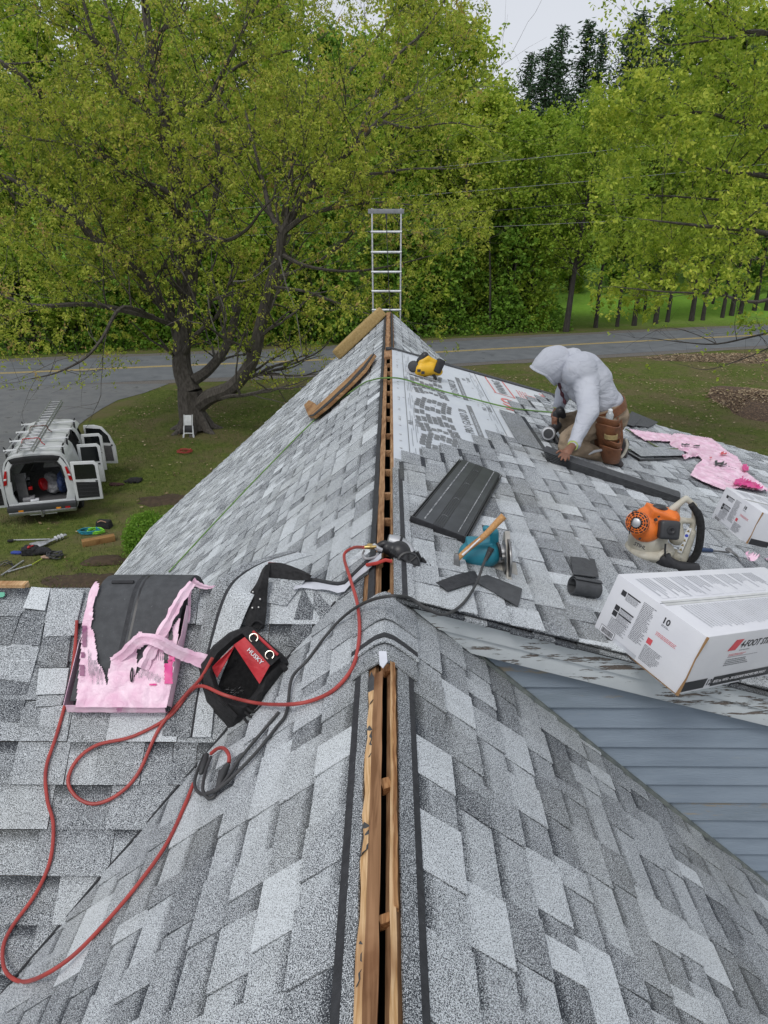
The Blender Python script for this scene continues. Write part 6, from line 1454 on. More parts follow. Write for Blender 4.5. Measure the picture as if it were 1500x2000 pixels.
# bonnet and windscreen
mb=MB(VM); hoodp=[(.86,.38),(.88,.7),(.84,.95),(.78,1.08),(.5,1.14),(0,1.16),(-.5,1.14),(-.78,1.08),(-.84,.95),(-.88,.7),(-.86,.38)]
mb.sheet([[(x*(1-.06*j),4.0+.33*j,z-.04*j) for x,z in hoodp] for j in range(4)],.05); mb.build('bonnet',M_VW,van,smooth=True)
mb=MB(VM); mb.add([(-.66,3.74,1.88),(.66,3.74,1.88),(.80,4.15,1.12),(-.80,4.15,1.12)],[(0,1,2,3),(3,2,1,0)]); mb.build('windscreen',M_GLASSB,van)
mb=MB(VM); mb.box((0,5.02,.7),(1.5,.06,.55)); mb.build('grille',M_BLK,van,bevel=.02)
mb=MB(VM); mb.box((0,2.1,.56),(1.66,4.1,.06)); mb.build('floor',M_GREYV,van)
mb=MB(VM); mb.box((0,2.5,.33),(1.5,4.6,.25)); mb.build('underbody',M_BLK,van)
mb=MB(VM); mb.box((0,2.95,1.15),(1.5,.05,1.15)); mb.build('bulkhead',M_GREYV,van)
# rear surround
def ring_piece(pts,y0,y1,name,m): 
    mb=MB(VM@Matrix(((1,0,0,0),(0,0,-1,0),(0,1,0,0),(0,0,0,1)))); mb.prism(pts,-y1,-y0); return mb.build(name,m,van,bevel=.008)
inn=[(.62,.62),(.70,.9),(.68,1.3),(.62,1.62),(.54,1.76)]
out_=[(.86,.62),(.895,.9),(.865,1.3),(.79,1.63),(.66,1.87)]
for s_ in (1,-1):
    ring_piece([(s_*x,z) for x,z in inn]+[(s_*x,z) for x,z in reversed(out_)],-.03,.05,'rear_pillar',M_VW)
    ring_piece([(s_*.80,1.20),(s_*.885,1.18),(s_*.845,1.42),(s_*.79,1.60),(s_*.74,1.60),(s_*.765,1.40)],-.055,-.02,'tail_light',M_TAILR)
    ring_piece([(s_*.785,1.34),(s_*.862,1.33),(s_*.852,1.38),(s_*.777,1.39)],-.062,-.05,'reversing_lens',M_WHITE)
    ring_piece([(s_*x,z) for x,z in ((.66,1.28),(.70,1.28),(.65,1.64),(.56,1.79),(.0,1.83),(.0,1.78),(.53,1.745),(.61,1.60))],-.05,-.03,'door_seal',M_BLK)
ring_piece([(-.60,1.78),(.60,1.78),(.64,1.88),(.48,1.94),(0,1.96),(-.48,1.94),(-.64,1.88)],-.035,.05,'rear_header',M_BLK)
ring_piece([(-.86,.55),(.86,.55),(.86,.63),(-.86,.63)],-.03,.05,'sill',M_VW)
mb=MB(VM); mb.box((0,-.10,.50),(1.80,.20,.16)); mb.build('bumper_step',M_GREYP,van,bevel=.03)
mb=MB(VM); mb.box((0,-.12,.38),(1.76,.16,.12)); mb.build('bumper_bar',M_CHR,van,bevel=.03)
for x in (-.55,.42): mb=MB(VM); mb.box((x,-.205,.46),(.13,.012,.05)); mb.build('amber_reflector',M_AMB,van,bevel=.004)
mb=MB(VM); mb.box((.66,-.205,.46),(.13,.012,.05)); mb.build('red_reflector',M_TAILR,van)
mb=MB(VM); mb.tube([(0,-.12,.32),(0,-.34,.32)],.035,8); mb.tube([(0,-.32,.32),(0,-.32,.42)],.03,8); mb.tube([(0,-.32,.42),(0,-.32,.47)],[.035,.03],8); mb.tube([(-.35,-.13,.30),(.35,-.13,.30)],.03,8); mb.build('tow_hitch',M_CHR,van,smooth=True)
for x,y in ((.80,.95),(-.80,.95),(.80,3.85),(-.80,3.85)):
    wf=VM@Matrix.Translation((x,y,.33))@Matrix.Rotation(math.pi/2,4,'Y')
    mb=MB(wf); mb.lathe([(.20,-.11),(.31,-.11),(.335,-.07),(.335,.07),(.31,.11),(.20,.11)],26); w=mb.build('wheel',mat('tyre_rubber',(.02,.02,.021),rough=.85) if 'tyre_rubber' not in bpy.data.materials else bpy.data.materials['tyre_rubber'],van,smooth=True)
    mb=MB(wf); mb.lathe([(.06,-.09),(.19,-.105),(.20,-.06),(.20,.06),(.19,.105),(.06,.09)],18); mb.build('rim',M_CHR,w,smooth=True)
# doors: frame (hinge origin, x along the door, z up)
def vdoor(hx,hy,ang,w,z0,z1,name,style,round_=0):
    F=VM@Matrix.Translation((hx,hy,0))@Matrix.Rotation(ang,4,'Z'); D=F@Matrix(((1,0,0,0),(0,0,-1,0),(0,1,0,0),(0,0,0,1)))
    h=z1-z0; top=[(0,z1),(w*.86,z1),(w,z1-.10)] if not round_ else [(0,z1-.02),(w*.35,z1+.0),(w*.62,z1-.06),(w*.85,z1-.35),(w,z1-.72)]
    mb=MB(D); mb.prism([(0,z0),(w,z0+.03)]+list(reversed(top)),-.035,.035); d=mb.build(name,M_VW,van,bevel=.015)
    def pl(pts,m,nm):
        for s_ in (-.043,.036): mb=MB(D); mb.prism(pts,s_,s_+.007); mb.build(nm,m,d)
    if round_: pl([(.07,z0+h*.56),(w*.86,z0+h*.56),(w*.80,z1-.34),(w*.58,z1-.12),(.07,z1-.10)],M_GLASSB,'window')
    else: pl([(.08,z0+h*.56),(w-.08,z0+h*.56),(w-.09,z1-.12),(w*.82,z1-.08),(.09,z1-.08)],M_GLASSB,'window')
    if style=='panel':
        pl([(.08,z0+.08),(w-.08,z0+.10),(w-.07,z0+h*.47),(.08,z0+h*.49)],M_BLK,'inner_panel')
        for k in range(4): mb=MB(D); mb.box((w/2,z0+.16+.11*k,0),(w-.22,.012,.100)); mb.build('panel_rib',M_GREYP,d)
    elif style=='dark': pl([(.07,z0+.10),(w-.10,z0+.12),(w-.12,z0+h*.48),(.07,z0+h*.50)],M_GREYV,'inner_panel')
    mb=MB(D); mb.box((w-.10,z0+h*.50,0),(.06,.035,.11)); mb.build('door_handle',M_BLK,d,bevel=.004)
    return d
vdoor(.89,-.02,math.radians(-8),.74,.56,1.72,'rear_door','panel')
vdoor(-.89,-.02,math.radians(188),.74,.56,1.72,'rear_door','panel')
vdoor(.90,1.60,math.radians(-4),.66,.50,1.74,'side_door','plain')
vdoor(.90,2.72,math.radians(-2),.62,.50,1.74,'side_door','dark')
vdoor(.88,3.75,math.radians(-20),.98,.46,1.78,'cab_door','dark',1)
# cargo
M_MISC=[mat('grey_bag',(.30,.30,.31),(.18,.18,.19),scale=9,rough=.7,bump=.5),mat('blue_tarp',(.02,.04,.12),rough=.7)]
mb=MB(VM); mb.box((-.50,.95,1.22),(.26,1.5,.03)); mb.box((-.50,.95,.92),(.26,1.5,.03)); mb.box((-.50,.22,1.0),(.26,.03,.85)); mb.build('shelf_rack',M_GREYV,van)
mb=MB(VM@Matrix.Translation((.02,.45,.98))@Matrix.Rotation(math.radians(75),4,'Y')@Matrix.Rotation(.3,4,'X')); mb.lathe([(.17,-.04),(.18,-.03),(.08,-.02),(.08,.02),(.18,.03),(.17,.04)],26); mb.build('red_reel',M_TAILR,van,smooth=True)
rough_blob([('e',(.28,.7,.82),(.26,.3,.2)),('e',(.15,.9,.95),(.2,.25,.2))],'grey_bag',M_MISC[0],van,voxel=.03,smooth=2,disp=.04,dscale=7,M=VM)
rough_blob([('e',(.50,.65,.95),(.14,.4,.32))],'blue_tarp',M_MISC[1],van,voxel=.03,smooth=2,disp=.03,dscale=7,M=VM)
mb=MB(VM); mb.box((.30,1.2,1.38),(.62,.5,.16),taper=.8); mb.build('foam_block',M_MISC[0],van,bevel=.03)
for x,y,z,sx,sy,sz,m_ in ((-.48,.35,1.30,.2,.2,.12,M_CARD),(-.40,.5,1.02,.18,.2,.14,M_BLK),(-.38,.25,.66,.3,.25,.10,M_MISC[0]),(-.30,.30,.95,.10,.12,.08,M_TAILR),(-.22,.15,.64,.22,.16,.04,M_CARD),(-.5,.8,1.0,.2,.3,.14,M_CARD)):
    mb=MB(VM); mb.box((x,y,z),(sx,sy,sz),rz=.3*x+.2); mb.build('stored_box',m_,van,bevel=.01)
# roof rack
mb=MB(VM)
for s_ in (-.70,.70):
    mb.tube([(s_,.1,2.06),(s_,3.3,2.06)],.022,7)
rk=mb.build('rack_rail',M_ALU,van,smooth=True,kind='stuff')
for y in (.25,1.15,2.1,3.0):
    mb=MB(VM); mb.box((0,y,2.10),(1.56,.05,.045)); mb.build('rack_bar',M_WHITE,van,bevel=.006)
    for s_ in (-.72,.72): mb=MB(VM); mb.box((s_,y,1.98),(.05,.07,.22)); mb.build('rack_foot',M_BLK,van,bevel=.006)
for s_ in (-.72,.72):
    for y in (.25,1.15,3.0): mb=MB(VM); mb.tube([(s_,y,2.10),(s_*1.06,y,2.20)],.018,6); mb.build('rack_post',M_BLK,van,smooth=True)
mb=MB(VM)
for x in (-.4,-.2,0.05,.3,.45): mb.box((x,1.8,1.968),(.03,3.2,.012))
mb.build('roof_ribs',M_VW,van,kind='stuff')
mb=MB(VM); mb.tube([(.86,.02,.90),(.98,-.02,.66),(1.06,-.05,.60)],.012,5); mb.build('door_strap',M_BLK,van,smooth=True)
# ladders on the rack
lt=thing('ladder','aluminium extension ladder strapped on the van roof rack','ladder',VM@Vector((-.10,.2,2.14)),(0,0,VR_))
a0=Vector((-.14,-.25,2.16)); a1=Vector((-.02,5.1,2.24))
for k,(dz,w) in enumerate(((0,.20),(.075,.165))):
    for s_ in (-1,1):
        mb=MB(VM); mb.tube([a0+Vector((s_*w,0,dz)),a1+Vector((s_*w,0,dz))],.030,4); mb.build('rail',M_ALU,lt)
    for i in range(17):
        p=a0.lerp(a1,(i+.5)/17)+Vector((0,0,dz)); mb=MB(VM); mb.tube([p-Vector((w,0,0)),p+Vector((w,0,0))],.016,5); mb.build('rung',M_ALU,lt,smooth=True)
st=thing('ratchet_strap','red strap bundled round the ladder on the van roof','strap',VM@Vector((-.1,.6,2.3)),(0,0,VR_))
for y_ in (.55,1.9): mb=MB(VM); mb.tube(spline([(-.36,y_,2.16),(-.30,y_+.02,2.30),(-.1,y_,2.31),(.1,y_+.03,2.30),(.16,y_,2.18),(.24,y_-.05,2.12)],4),[.02+.008*math.sin(k*2) for k in range(21)],6,flat=.6); mb.build('strap_loop',M_TAILR if y_<1 else mat('brown_strap',(.14,.05,.04),rough=.8),st,smooth=True)
# ---- things lying on the lawn
def LG(px,py,z=0): return gnd(px,py,z)
c=LG(372,851); rt=thing('step_stool','white folding step stool leaning against the foot of the oak','step stool',(c.x,c.y-.15,0))
q=lambda x,z,d=0: Vector((c.x+x,c.y-.15+d,z))
for s_ in (-1,1):
    mb=MB(); mb.tube([q(s_*.19,.0,-.12),q(s_*.17,.45,.0)],.028,8); mb.build('leg',M_WHITE,rt,smooth=True)
    mb=MB(); mb.tube([q(s_*.20,.0,-.12),q(s_*.19,.12,-.10)],.036,8); mb.build('foot_cap',M_CARD,rt,smooth=True)
    mb=MB(); mb.tube([q(s_*.16,.45,.0),q(s_*.165,.86,.14)],.022,8); mb.build('side_rail',M_WHITE,rt,smooth=True)
mb=MB(); mb.tube([q(-.18,.17,-.09),q(.18,.17,-.09)],.022,8); mb.build('cross_bar',M_WHITE,rt,smooth=True)
mb=MB(frame(q(0,.66,.045),(1,0,0),(0,-1,.32))); mb.box((0,0,0),(.27,.40,.03)); mb.build('step_panel',M_WHITE,rt,bevel=.012)
mb=MB(frame(q(0,.33,-.01),(1,0,0),(0,-1,.3))); mb.box((0,0,0),(.27,.24,.02)); mb.build('dark_tread',M_BLK,rt,bevel=.008)
c=LG(361,884); P=[]
for k in range(60): a=k*.55; r_=.24+.05*math.sin(k*1.3); P.append((c.x+math.cos(a)*r_,c.y+math.sin(a)*r_*.9,.03+.0012*k))
o=MB(); o.tube(P,.012,5); o=o.build('air_hose',M_HOSE_R,smooth=True,origin=c); tag(o,'coiled red hose lying on the grass in front of the oak','hose')
c=LG(262,942); rt=thing('jacket','black jacket dropped on the grass right of the van','jacket',c); rough_blob([('e',c+Vector((0,0,.06)),(.24,.17,.10)),('e',c+Vector((.1,.12,.05)),(.16,.14,.08)),('e',c+Vector((-.18,-.04,.04)),(.16,.1,.06))],'cloth',M_BLKM,rt,voxel=.02,smooth=2,disp=.03,dscale=9)
c=LG(228,948); rt=thing('cloth','brown cloth lying beside the black jacket','cloth',c); rough_blob([('e',c+Vector((0,0,.03)),(.26,.11,.05)),('e',c+Vector((-.15,.05,.03)),(.12,.1,.04))],'cloth',mat('maroon_cloth',(.07,.03,.03),rough=.9),rt,voxel=.02,smooth=2,disp=.02,dscale=9)
c=LG(203,1032); rt=thing('tool_bag','black boxy tool bag standing on the grass behind the brown plank','tool bag',c); mb=MB(frame(c+Vector((0,.05,.11)),(1,-.1,0),(0,0,1))); mb.box((0,0,0),(.42,.26,.22),taper=.85); mb.build('bag_body',M_BLKM,rt,bevel=.03); mb=MB(); mb.tube(spline([c+Vector((-.12,-.08,.22)),c+Vector((0,-.1,.27)),c+Vector((.12,-.08,.22))],4),.012,6); mb.build('handle',mat('tan_strap',(.5,.3,.2),rough=.8),rt,smooth=True)
c=LG(178,1042); rt=thing('garden_hose','coiled blue and green hose lying on the grass beside the brown plank','hose',c)
for m_,k0,r0,cx in ((mat('teal_hose',(.02,.22,.30),rough=.5),0,.20,-.05),(mat('lime_hose',(.22,.62,.05),rough=.5),2,.16,.14)):
    P=[]
    for k in range(34): a=k*.6+k0; P.append((c.x+cx+math.cos(a)*(r0+.03*math.sin(k*1.9))*1.4,c.y+math.sin(a)*r0*.8,.03+.003*k))
    mb=MB(); mb.tube(P,.018,6); mb.build('hose_coil',m_,rt,smooth=True)
a=LG(163,1063,.05); b=LG(222,1052,.05); rt=thing('wooden_beam','short thick brown beam lying on the grass beside the hose coil','beam',a.lerp(b,.5)); mb=MB(frame(a.lerp(b,.5)+Vector((0,0,.03)),b-a,(0,0,1))); mb.box((0,0,0),(.82,.20,.16)); mb.build('timber',wood_mat('brown_timber',(.34,.20,.08),(.24,.13,.05),ax='X'),rt,bevel=.01)
# grey metal leaf blower tube / downspout, tools, poles
a=LG(60,1068,.08); m1=LG(88,1060,.1); b=LG(128,1044,.1); rt=thing('metal_downspout','bent shiny metal chute lying on the grass beside the tool pile','metal chute',m1)
mb=MB(); mb.tube([a,a.lerp(m1,.6),m1,m1.lerp(b,.15),b],[.17,.15,.10,.06,.055],8,flat=.5); mb.build('chute',M_ALU,rt,smooth=False)
for k in range(3): p=m1.lerp(b,.5+.15*k); q_=m1.lerp(b,.53+.15*k); mb=MB(); mb.tube([p,q_],.072,8); mb.build('clamp',M_WHITE,rt)
def pole(a,b,label,m=M_ALU,r=.018,name='pole'):
    A_=LG(*a,.04); B_=LG(*b,.04); mb=MB(); mb.tube([A_,B_],r,7); o=mb.build(name,m,smooth=True,origin=A_); tag(o,label,'pole'); return o
pole((18,1055),(98,1053),'thin grey pole lying left of the metal chute'); mb=MB(frame(LG(20,1056,.05),(1,.3,0),(0,0,1))); mb.box((0,0,0),(.14,.10,.05)); o=mb.build('broom_head',M_BLK,bevel=.01,origin=LG(20,1056)); tag(o,'small black head at the end of the thin grey pole','tool head')
pole((2,1124),(46,1095),'upper of two silver poles crossing at the left edge',r=.022); pole((16,1117),(62,1103),'lower silver pole crossing beside the yellow handle',r=.02)
pole((62,1103),(82,1091),'short yellow-green handle lying by the black cable coil',mat('lime_handle',(.45,.55,.06),rough=.6),.014)
c=LG(60,1082); rt=thing('tool_bag','open black tool bag with red tools lying by the metal chute','tool bag',c); rough_blob([('b',c+Vector((0,0,.10)),(.36,.28,.20)),('e',c+Vector((.28,.02,.08)),(.26,.15,.09))],'bag_body',M_BLKM,rt,voxel=.02,smooth=3,disp=.02,dscale=8)
for dx,dy in ((-.04,0),(.03,.04),(-.01,-.06)): mb=MB(); mb.tube([c+Vector((dx,dy,.20)),c+Vector((dx+.07,dy-.03,.235))],.02,6); mb.build('red_tool',M_TAILR,rt,smooth=True)
c=LG(108,1090); rt=thing('cable_coil','tangled black cable coil with tan glove on the grass','cable',c); P=[]
for k in range(70): a=k*.7; P.append((c.x+math.cos(a)*(.17+.05*math.sin(k*1.7)),c.y+math.sin(a)*(.13+.03*math.sin(k)),.04+.0015*k+.02*math.sin(k*2.2)))
mb=MB(); mb.tube(P,.015,5); mb.build('cable',M_CORD,rt,smooth=True); rough_blob([('e',c+Vector((-.24,-.02,.04)),(.12,.07,.04)),('e',c+Vector((-.15,-.06,.04)),(.06,.04,.03))],'glove',mat('tan_glove',(.38,.26,.19),rough=.9),rt,voxel=.014,smooth=2,disp=.01,dscale=20)
c=LG(34,1081); mb=MB(frame(c+Vector((0,0,.03)),(1,-.05,0),(0,0,1))); mb.prism([(-.16,-.03),(-.13,-.07),(.10,-.08),(.16,-.03),(.13,.05),(-.12,.05)],-.02,.025); o=mb.build('dust_pan',mat('blue_plastic',(.04,.07,.34),rough=.5),bevel=.008,origin=c); tag(o,'flat blue plastic scoop left of the open black bag','scoop')
c=LG(8,1108); rt=thing('tripod','dark folded tripod stand at the left edge of the lawn','stand',c)
for k in range(4): mb=MB(); mb.tube([c+Vector((-.3+.1*k,.0,.04)),c+Vector((.0+.13*(k%2),.20-.06*k,.10)),c+Vector((.30-.05*k,-.1+.07*k,.04))],.012,5); mb.build('leg',M_BLK,rt,smooth=True)
# ================================================================ TREES
M_BARK=mat('grey_brown_bark',(.052,.045,.039),(.105,.094,.082),scale=14,rough=.95,bump=.9,bscale=30,stretch=(1,1,.35))
M_BARKD=mat('dark_bark',(.028,.025,.022),(.055,.048,.042),scale=10,rough=.95,bump=.6,bscale=30,stretch=(1,1,.3))
M_TWIG=mat('grey_dead_twigs',(.13,.12,.11),(.2,.19,.17),scale=14,rough=.9)
LEAF_OAK=tone_mat('young_oak_leaves',[(0,(.17,.23,.03)),(.35,(.34,.42,.05)),(.7,(.52,.57,.085)),(.9,(.60,.56,.12)),(1,(.46,.32,.13))],.5,.5)
LEAF_YEL=tone_mat('yellow_green_leaves',[(0,(.18,.28,.035)),(.5,(.42,.54,.065)),(1,(.68,.72,.12))],.5,.5)
LEAF_MID=tone_mat('fresh_green_leaves',[(0,(.17,.29,.03)),(.5,(.32,.46,.05)),(1,(.50,.58,.09))],.5,.5)
LEAF_DEEP=tone_mat('deep_green_leaves',[(0,(.11,.23,.03)),(.5,(.20,.37,.045)),(1,(.34,.50,.08))],.55,.48)
LEAF_CON=tone_mat('conifer_needles',[(0,(.03,.06,.03)),(.5,(.05,.10,.045)),(1,(.09,.15,.06))],.7,.1)
def leaf_mesh(name, P, D, size, rs, m, parent, asp=.42, droop=.5, tone0=None, kind='stuff'):
    """P centres (n,3); each leaf a folded kite of two triangles"""
    n=len(P); d=rs.normal(size=(n,3)); d[:,2]=d[:,2]*.6-droop; d/=np.linalg.norm(d,axis=1)[:,None]
    w=np.cross(d,rs.normal(size=(n,3))); w/=np.linalg.norm(w,axis=1)[:,None]+1e-9
    s=size*rs.uniform(.6,1.35,n)[:,None]; nn=np.cross(d,w)
    v=np.empty((n,4,3)); v[:,0]=P; v[:,1]=P+d*s*.55+w*s*asp+nn*s*.12; v[:,2]=P+d*s*1.1; v[:,3]=P+d*s*.55-w*s*asp+nn*s*.12
    t=np.clip((tone0 if tone0 is not None else .5)+rs.normal(size=n)*.17,0,1)
    me=bpy.data.meshes.new(name); me.vertices.add(n*4); me.vertices.foreach_set('co',v.reshape(-1).astype(np.float32))
    f=np.array([0,1,2,0,2,3]); idx=(np.arange(n)[:,None]*4+f[None]).reshape(-1).astype(np.int32)
    me.loops.add(len(idx)); me.loops.foreach_set('vertex_index',idx); me.polygons.add(n*2); me.polygons.foreach_set('loop_start',np.arange(0,n*6,3,dtype=np.int32))
    at=me.attributes.new('tone','FLOAT','POINT'); at.data.foreach_set('value',np.repeat(t,4).astype(np.float32))
    me.update(); me.materials.append(m); o=bpy.data.objects.new(name,me); COL.objects.link(o)
    if parent is not None: o.parent=parent
    return o
class Tree:
    def __init__(s,seed): s.rd=random.Random(seed); s.br=[]; s.tips=[]
    def limb(s,pts,r0,r1):
        P=spline(pts,4); n=len(P); s.br.append((P,[r0+(r1-r0)*(i/(n-1))**.8 for i in range(n)])); return P
    def grow(s,p,d,L,r,lv,bend=.35,upw=.15,kids=3,minr=.006):
        rd=s.rd; n=5; P=[Vector(p)]; dd=Vector(d).normalized()
        for i in range(n):
            dd=(dd+Vector((rd.uniform(-1,1),rd.uniform(-1,1),rd.uniform(-1,1)))*bend*.5+Vector((0,0,upw))*.25).normalized(); P.append(P[-1]+dd*(L/n))
        s.br.append((P,[r*(1-.65*i/n) for i in range(n+1)]))
        if lv<=0 or r<minr: s.tips.append(P); return
        for k in range(kids):
            i=rd.randint(1,n) if k else n; q=P[i]; ax=Vector((rd.uniform(-1,1),rd.uniform(-1,1),rd.uniform(-.5,1))).normalized()
            nd=(dd*(.75 if k else 1)+ax*(.85 if k else .4)).normalized(); s.grow(q,nd,L*rd.uniform(.58,.82),r*rd.uniform(.45,.62),lv-1,bend,upw,kids,minr)
    def side(s,P,r0,r1,lv,L,every=2,start=2,kids=3,upw=.1):
        for i in range(start,len(P)-1,every):
            f=i/len(P); t=(P[i+1]-P[i]).normalized(); rd=s.rd
            a=Vector((rd.uniform(-1,1),rd.uniform(-1,1),rd.uniform(-.5,.9))).normalized(); d=(t*.5+a).normalized()
            s.grow(P[i],d,L*rd.uniform(.7,1.2),(r0+(r1-r0)*f)*.4,lv,.4,upw,kids)
    def wood(s,name,m,parent,ns=6,minr=0,kind=None,label=None):
        mb=MB()
        for P,R in s.br:
            if R[0]<minr: continue
            mb.tube(P,R,8 if R[0]>.12 else (5 if R[0]>.03 else 3),cap=False)
        return mb.build(name,m,parent,smooth=True,kind=kind,label=label)
    def leaf_pts(s,per,spread,rs,clump=6,tight=.16):
        out=[];tone=[]
        for P in s.tips:
            k=max(1,per//clump); tt=rs.normal()*.16
            for c_ in range(k):
                j=rs.randint(1,len(P)); b=np.array(P[j])+rs.normal(size=3)*spread*.6; tn=tt+rs.normal()*.12; n_=rs.randint(clump//2,clump*3//2+1)
                out.append(b+rs.normal(size=(n_,3))*spread*tight*np.array([1,1,1.2])*rs.uniform(.6,1.3)); tone.append(np.full(n_,.5+tn))
        return np.concatenate(out),np.concatenate(tone)
# ---- the old oak beside the van, limbs placed from the photograph
oak=Tree(11)
OX,OY=-7.86,27.9
def o_(px,py,y): return atY(px,py,y)
base=Vector((OX,OY,0))
def root_flare(mb,c,r): 
    for k in range(7):
        a=k*.9+.3; mb.tube([c+Vector((math.cos(a)*r*1.9,math.sin(a)*r*1.9,-.05)),c+Vector((math.cos(a)*r*1.15,math.sin(a)*r*1.15,.12)),c+Vector((math.cos(a)*r*.55,math.sin(a)*r*.55,.8))],[.09,.17,.12],8)
L1=oak.limb([base,o_(374,800,28),o_(371,760,28)],.60,.50)
lim_=[ # pixel path with depth, radius start, end
 ([(371,765,28),(355,715,28.2),(358,640,28.4),(372,540,28.6),(368,440,28.8),(340,330,29),(315,190,29.2),(290,60,29.6),(275,-60,30)],.44,.10),
 ([(378,800,28),(410,775,27.7),(455,755,27.2),(492,705,27.0),(508,640,26.8),(528,560,26.6),(546,495,26.5),(552,455,26.4)],.30,.15),
 ([(552,455,26.4),(592,385,26.2),(640,330,26.0),(690,290,26),(740,235,26.3),(800,190,26.6)],.15,.04),
 ([(552,455,26.4),(530,420,26.6),(515,360,27),(500,300,27),(480,220,27.4)],.11,.03),
 ([(552,455,26.4),(600,420,25.8),(660,405,25.4),(730,395,25.2),(800,400,25)],.10,.02),
 ([(375,745,28),(410,720,28.6),(445,670,29.4),(465,600,30),(500,540,30.4),(540,470,31),(570,330,31.6),(600,150,32)],.22,.05),
 ([(358,650,28.4),(320,600,27.6),(285,545,27),(230,500,26.4),(180,460,26),(135,415,25.6),(60,370,25.2),(-20,330,25)],.17,.05),
 ([(368,440,28.8),(340,410,28),(330,380,27.6),(300,362,27.3),(258,355,27),(210,310,26.7),(150,285,26.4),(60,270,26)],.12,.03),
 ([(258,355,27),(225,325,27),(195,290,27),(172,250,27)],.07,.03),
 ([(340,330,29),(290,220,28.6),(240,180,28.4),(200,110,28.2),(180,60,28),(150,-40,28)],.13,.04),
 ([(315,190,29.2),(395,205,28.6),(430,150,28.3),(470,70,28),(520,-30,28)],.11,.03),
 ([(372,540,28.6),(400,470,29.2),(430,330,30),(420,250,30.5),(450,140,31),(560,100,31)],.14,.04),
 ([(300,160,29.3),(240,90,30),(210,20,30.4),(190,-50,30.6)],.10,.04),
 ([(355,640,28.3),(310,625,26.8),(240,600,25.2),(200,660,24.4),(165,700,24.0),(110,728,23.7),(60,740,23.4)],.10,.015),
 ([(300,620,26.6),(180,595,25.8),(80,598,25.2),(25,585,24.9),(-30,560,24.6)],.10,.04),
 ([(-60,300,24.5),(0,345,25),(40,400,25.5),(75,385,25.8),(110,400,26)],.06,.02),
 ([(-80,80,27),(30,140,27.5),(80,190,28),(130,250,28.4),(180,360,28.6)],.10,.06),
 ([(430,330,30),(520,250,30),(620,200,30),(700,120,30),(760,40,30.5)],.10,.03),
 ([(368,440,28.8),(430,470,27),(480,450,26),(520,400,25.4),(600,330,25)],.09,.02),
 ([(528,560,26.6),(600,570,25.4),(680,600,24.8),(740,620,24.6)],.06,.012),
 ([(546,495,26.5),(600,520,26),(680,530,25.8),(760,520,25.6),(840,500,25.4)],.07,.015),
 ([(640,330,26),(720,340,25.6),(800,330,25.2),(880,330,25)],.06,.015),
 ([(740,235,26.3),(800,250,26),(880,240,26),(940,250,26)],.05,.012),
 ([(690,290,26),(760,130,27),(830,60,28),(880,-20,28.5)],.07,.02),
]
for pts,r0,r1 in lim_:
    P=oak.limb([o_(*q) for q in pts],r0*(1.0 if r0>.3 else 1.15),r1*1.15)
    oak.side(P,r0,r1,2,2.3,every=2,start=3,kids=3,upw=.05)
    oak.grow(P[-1],(P[-1]-P[-3]),1.8,r1*.7,2)
rt=thing('oak_tree','huge spreading oak with fresh yellow-green leaves and forked trunk beside the van','tree',base)
oak.wood('trunk',M_BARK,rt)
mb=MB(); root_flare(mb,base,.56); mb.build('root_flare',M_BARK,rt,smooth=True)
rs=np.random.RandomState(5)
tips=[P for P in oak.tips]
LP,LT=oak.leaf_pts(74,.62,rs,12,.10)
# thin the crown toward the upper left where the sky shows through
px=np.array([proj(p) for p in LP]); keep=rs.rand(len(LP))<np.where((px[:,1]<190)&(px[:,0]<420),.8,1.0)
keep&=~((px[:,1]>690)&(rs.rand(len(LP))<.55)); keep&=~((px[:,1]>760))
keep&=px[:,0]<960
LP,LT=LP[keep]-np.array(base),LT[keep]
print('oak leaves',len(LP),'tips',len(tips))
leaf_mesh('crown',LP,None,.10,rs,LEAF_OAK,rt,tone0=LT,asp=.27,droop=.9)
# dead hanging twigs under the oak's right side
mb=MB()
for pts in ([(545,500,25.5),(560,560,25.4),(578,610,25.3),(590,690,25.2)],[(405,575,26),(412,620,26),(425,660,25.9),(428,700,25.8)],[(430,580,26),(442,625,25.9),(420,665,25.8)],[(455,550,26),(490,545,26),(540,510,26)]):
    mb.tube(spline([o_(*q) for q in pts],4),[.028-.0011*i for i in range(13)],4,cap=False)
mb.build('dead_twig',M_TWIG,rt,smooth=True,kind='stuff')
# ---- a second large maple/oak reaching in from the right edge
ro=Tree(23); rb=Vector((17.5,24.5,0))
ro.limb([rb,atY(1680,600,24.5),atY(1670,300,24.5),atY(1640,0,24.5)],.45,.22)
rl_=[([(1670,420,24.5),(1560,360,23.5),(1470,340,23),(1380,330,22.6),(1300,300,22.4)],.14,.02),
 ([(1675,520,24.5),(1560,470,23),(1460,450,22),(1360,440,21.5),(1270,430,21.3)],.13,.02),
 ([(1675,580,24.5),(1580,560,23),(1480,590,22),(1400,575,21.6),(1300,570,21.3),(1200,560,21)],.09,.012),
 ([(1665,250,24.5),(1580,230,23.5),(1480,250,23),(1380,220,22.6),(1290,230,22.4)],.13,.02),
 ([(1660,160,24.5),(1560,120,23.4),(1500,66,22.8),(1455,60,22.5),(1410,30,22.3),(1380,5,22)],.09,.03),
 ([(1500,66,22.8),(1440,72,22.4),(1380,80,22.2),(1310,88,22.2),(1280,75,22)],.05,.014),
 ([(1670,350,24.5),(1560,290,24.8),(1440,170,25),(1360,140,25)],.10,.02),
 ([(1675,480,24.5),(1540,500,25),(1400,510,25),(1290,500,25)],.09,.02),
 ([(1670,380,24.5),(1520,400,25.5),(1400,390,26),(1260,380,26)],.10,.02)]
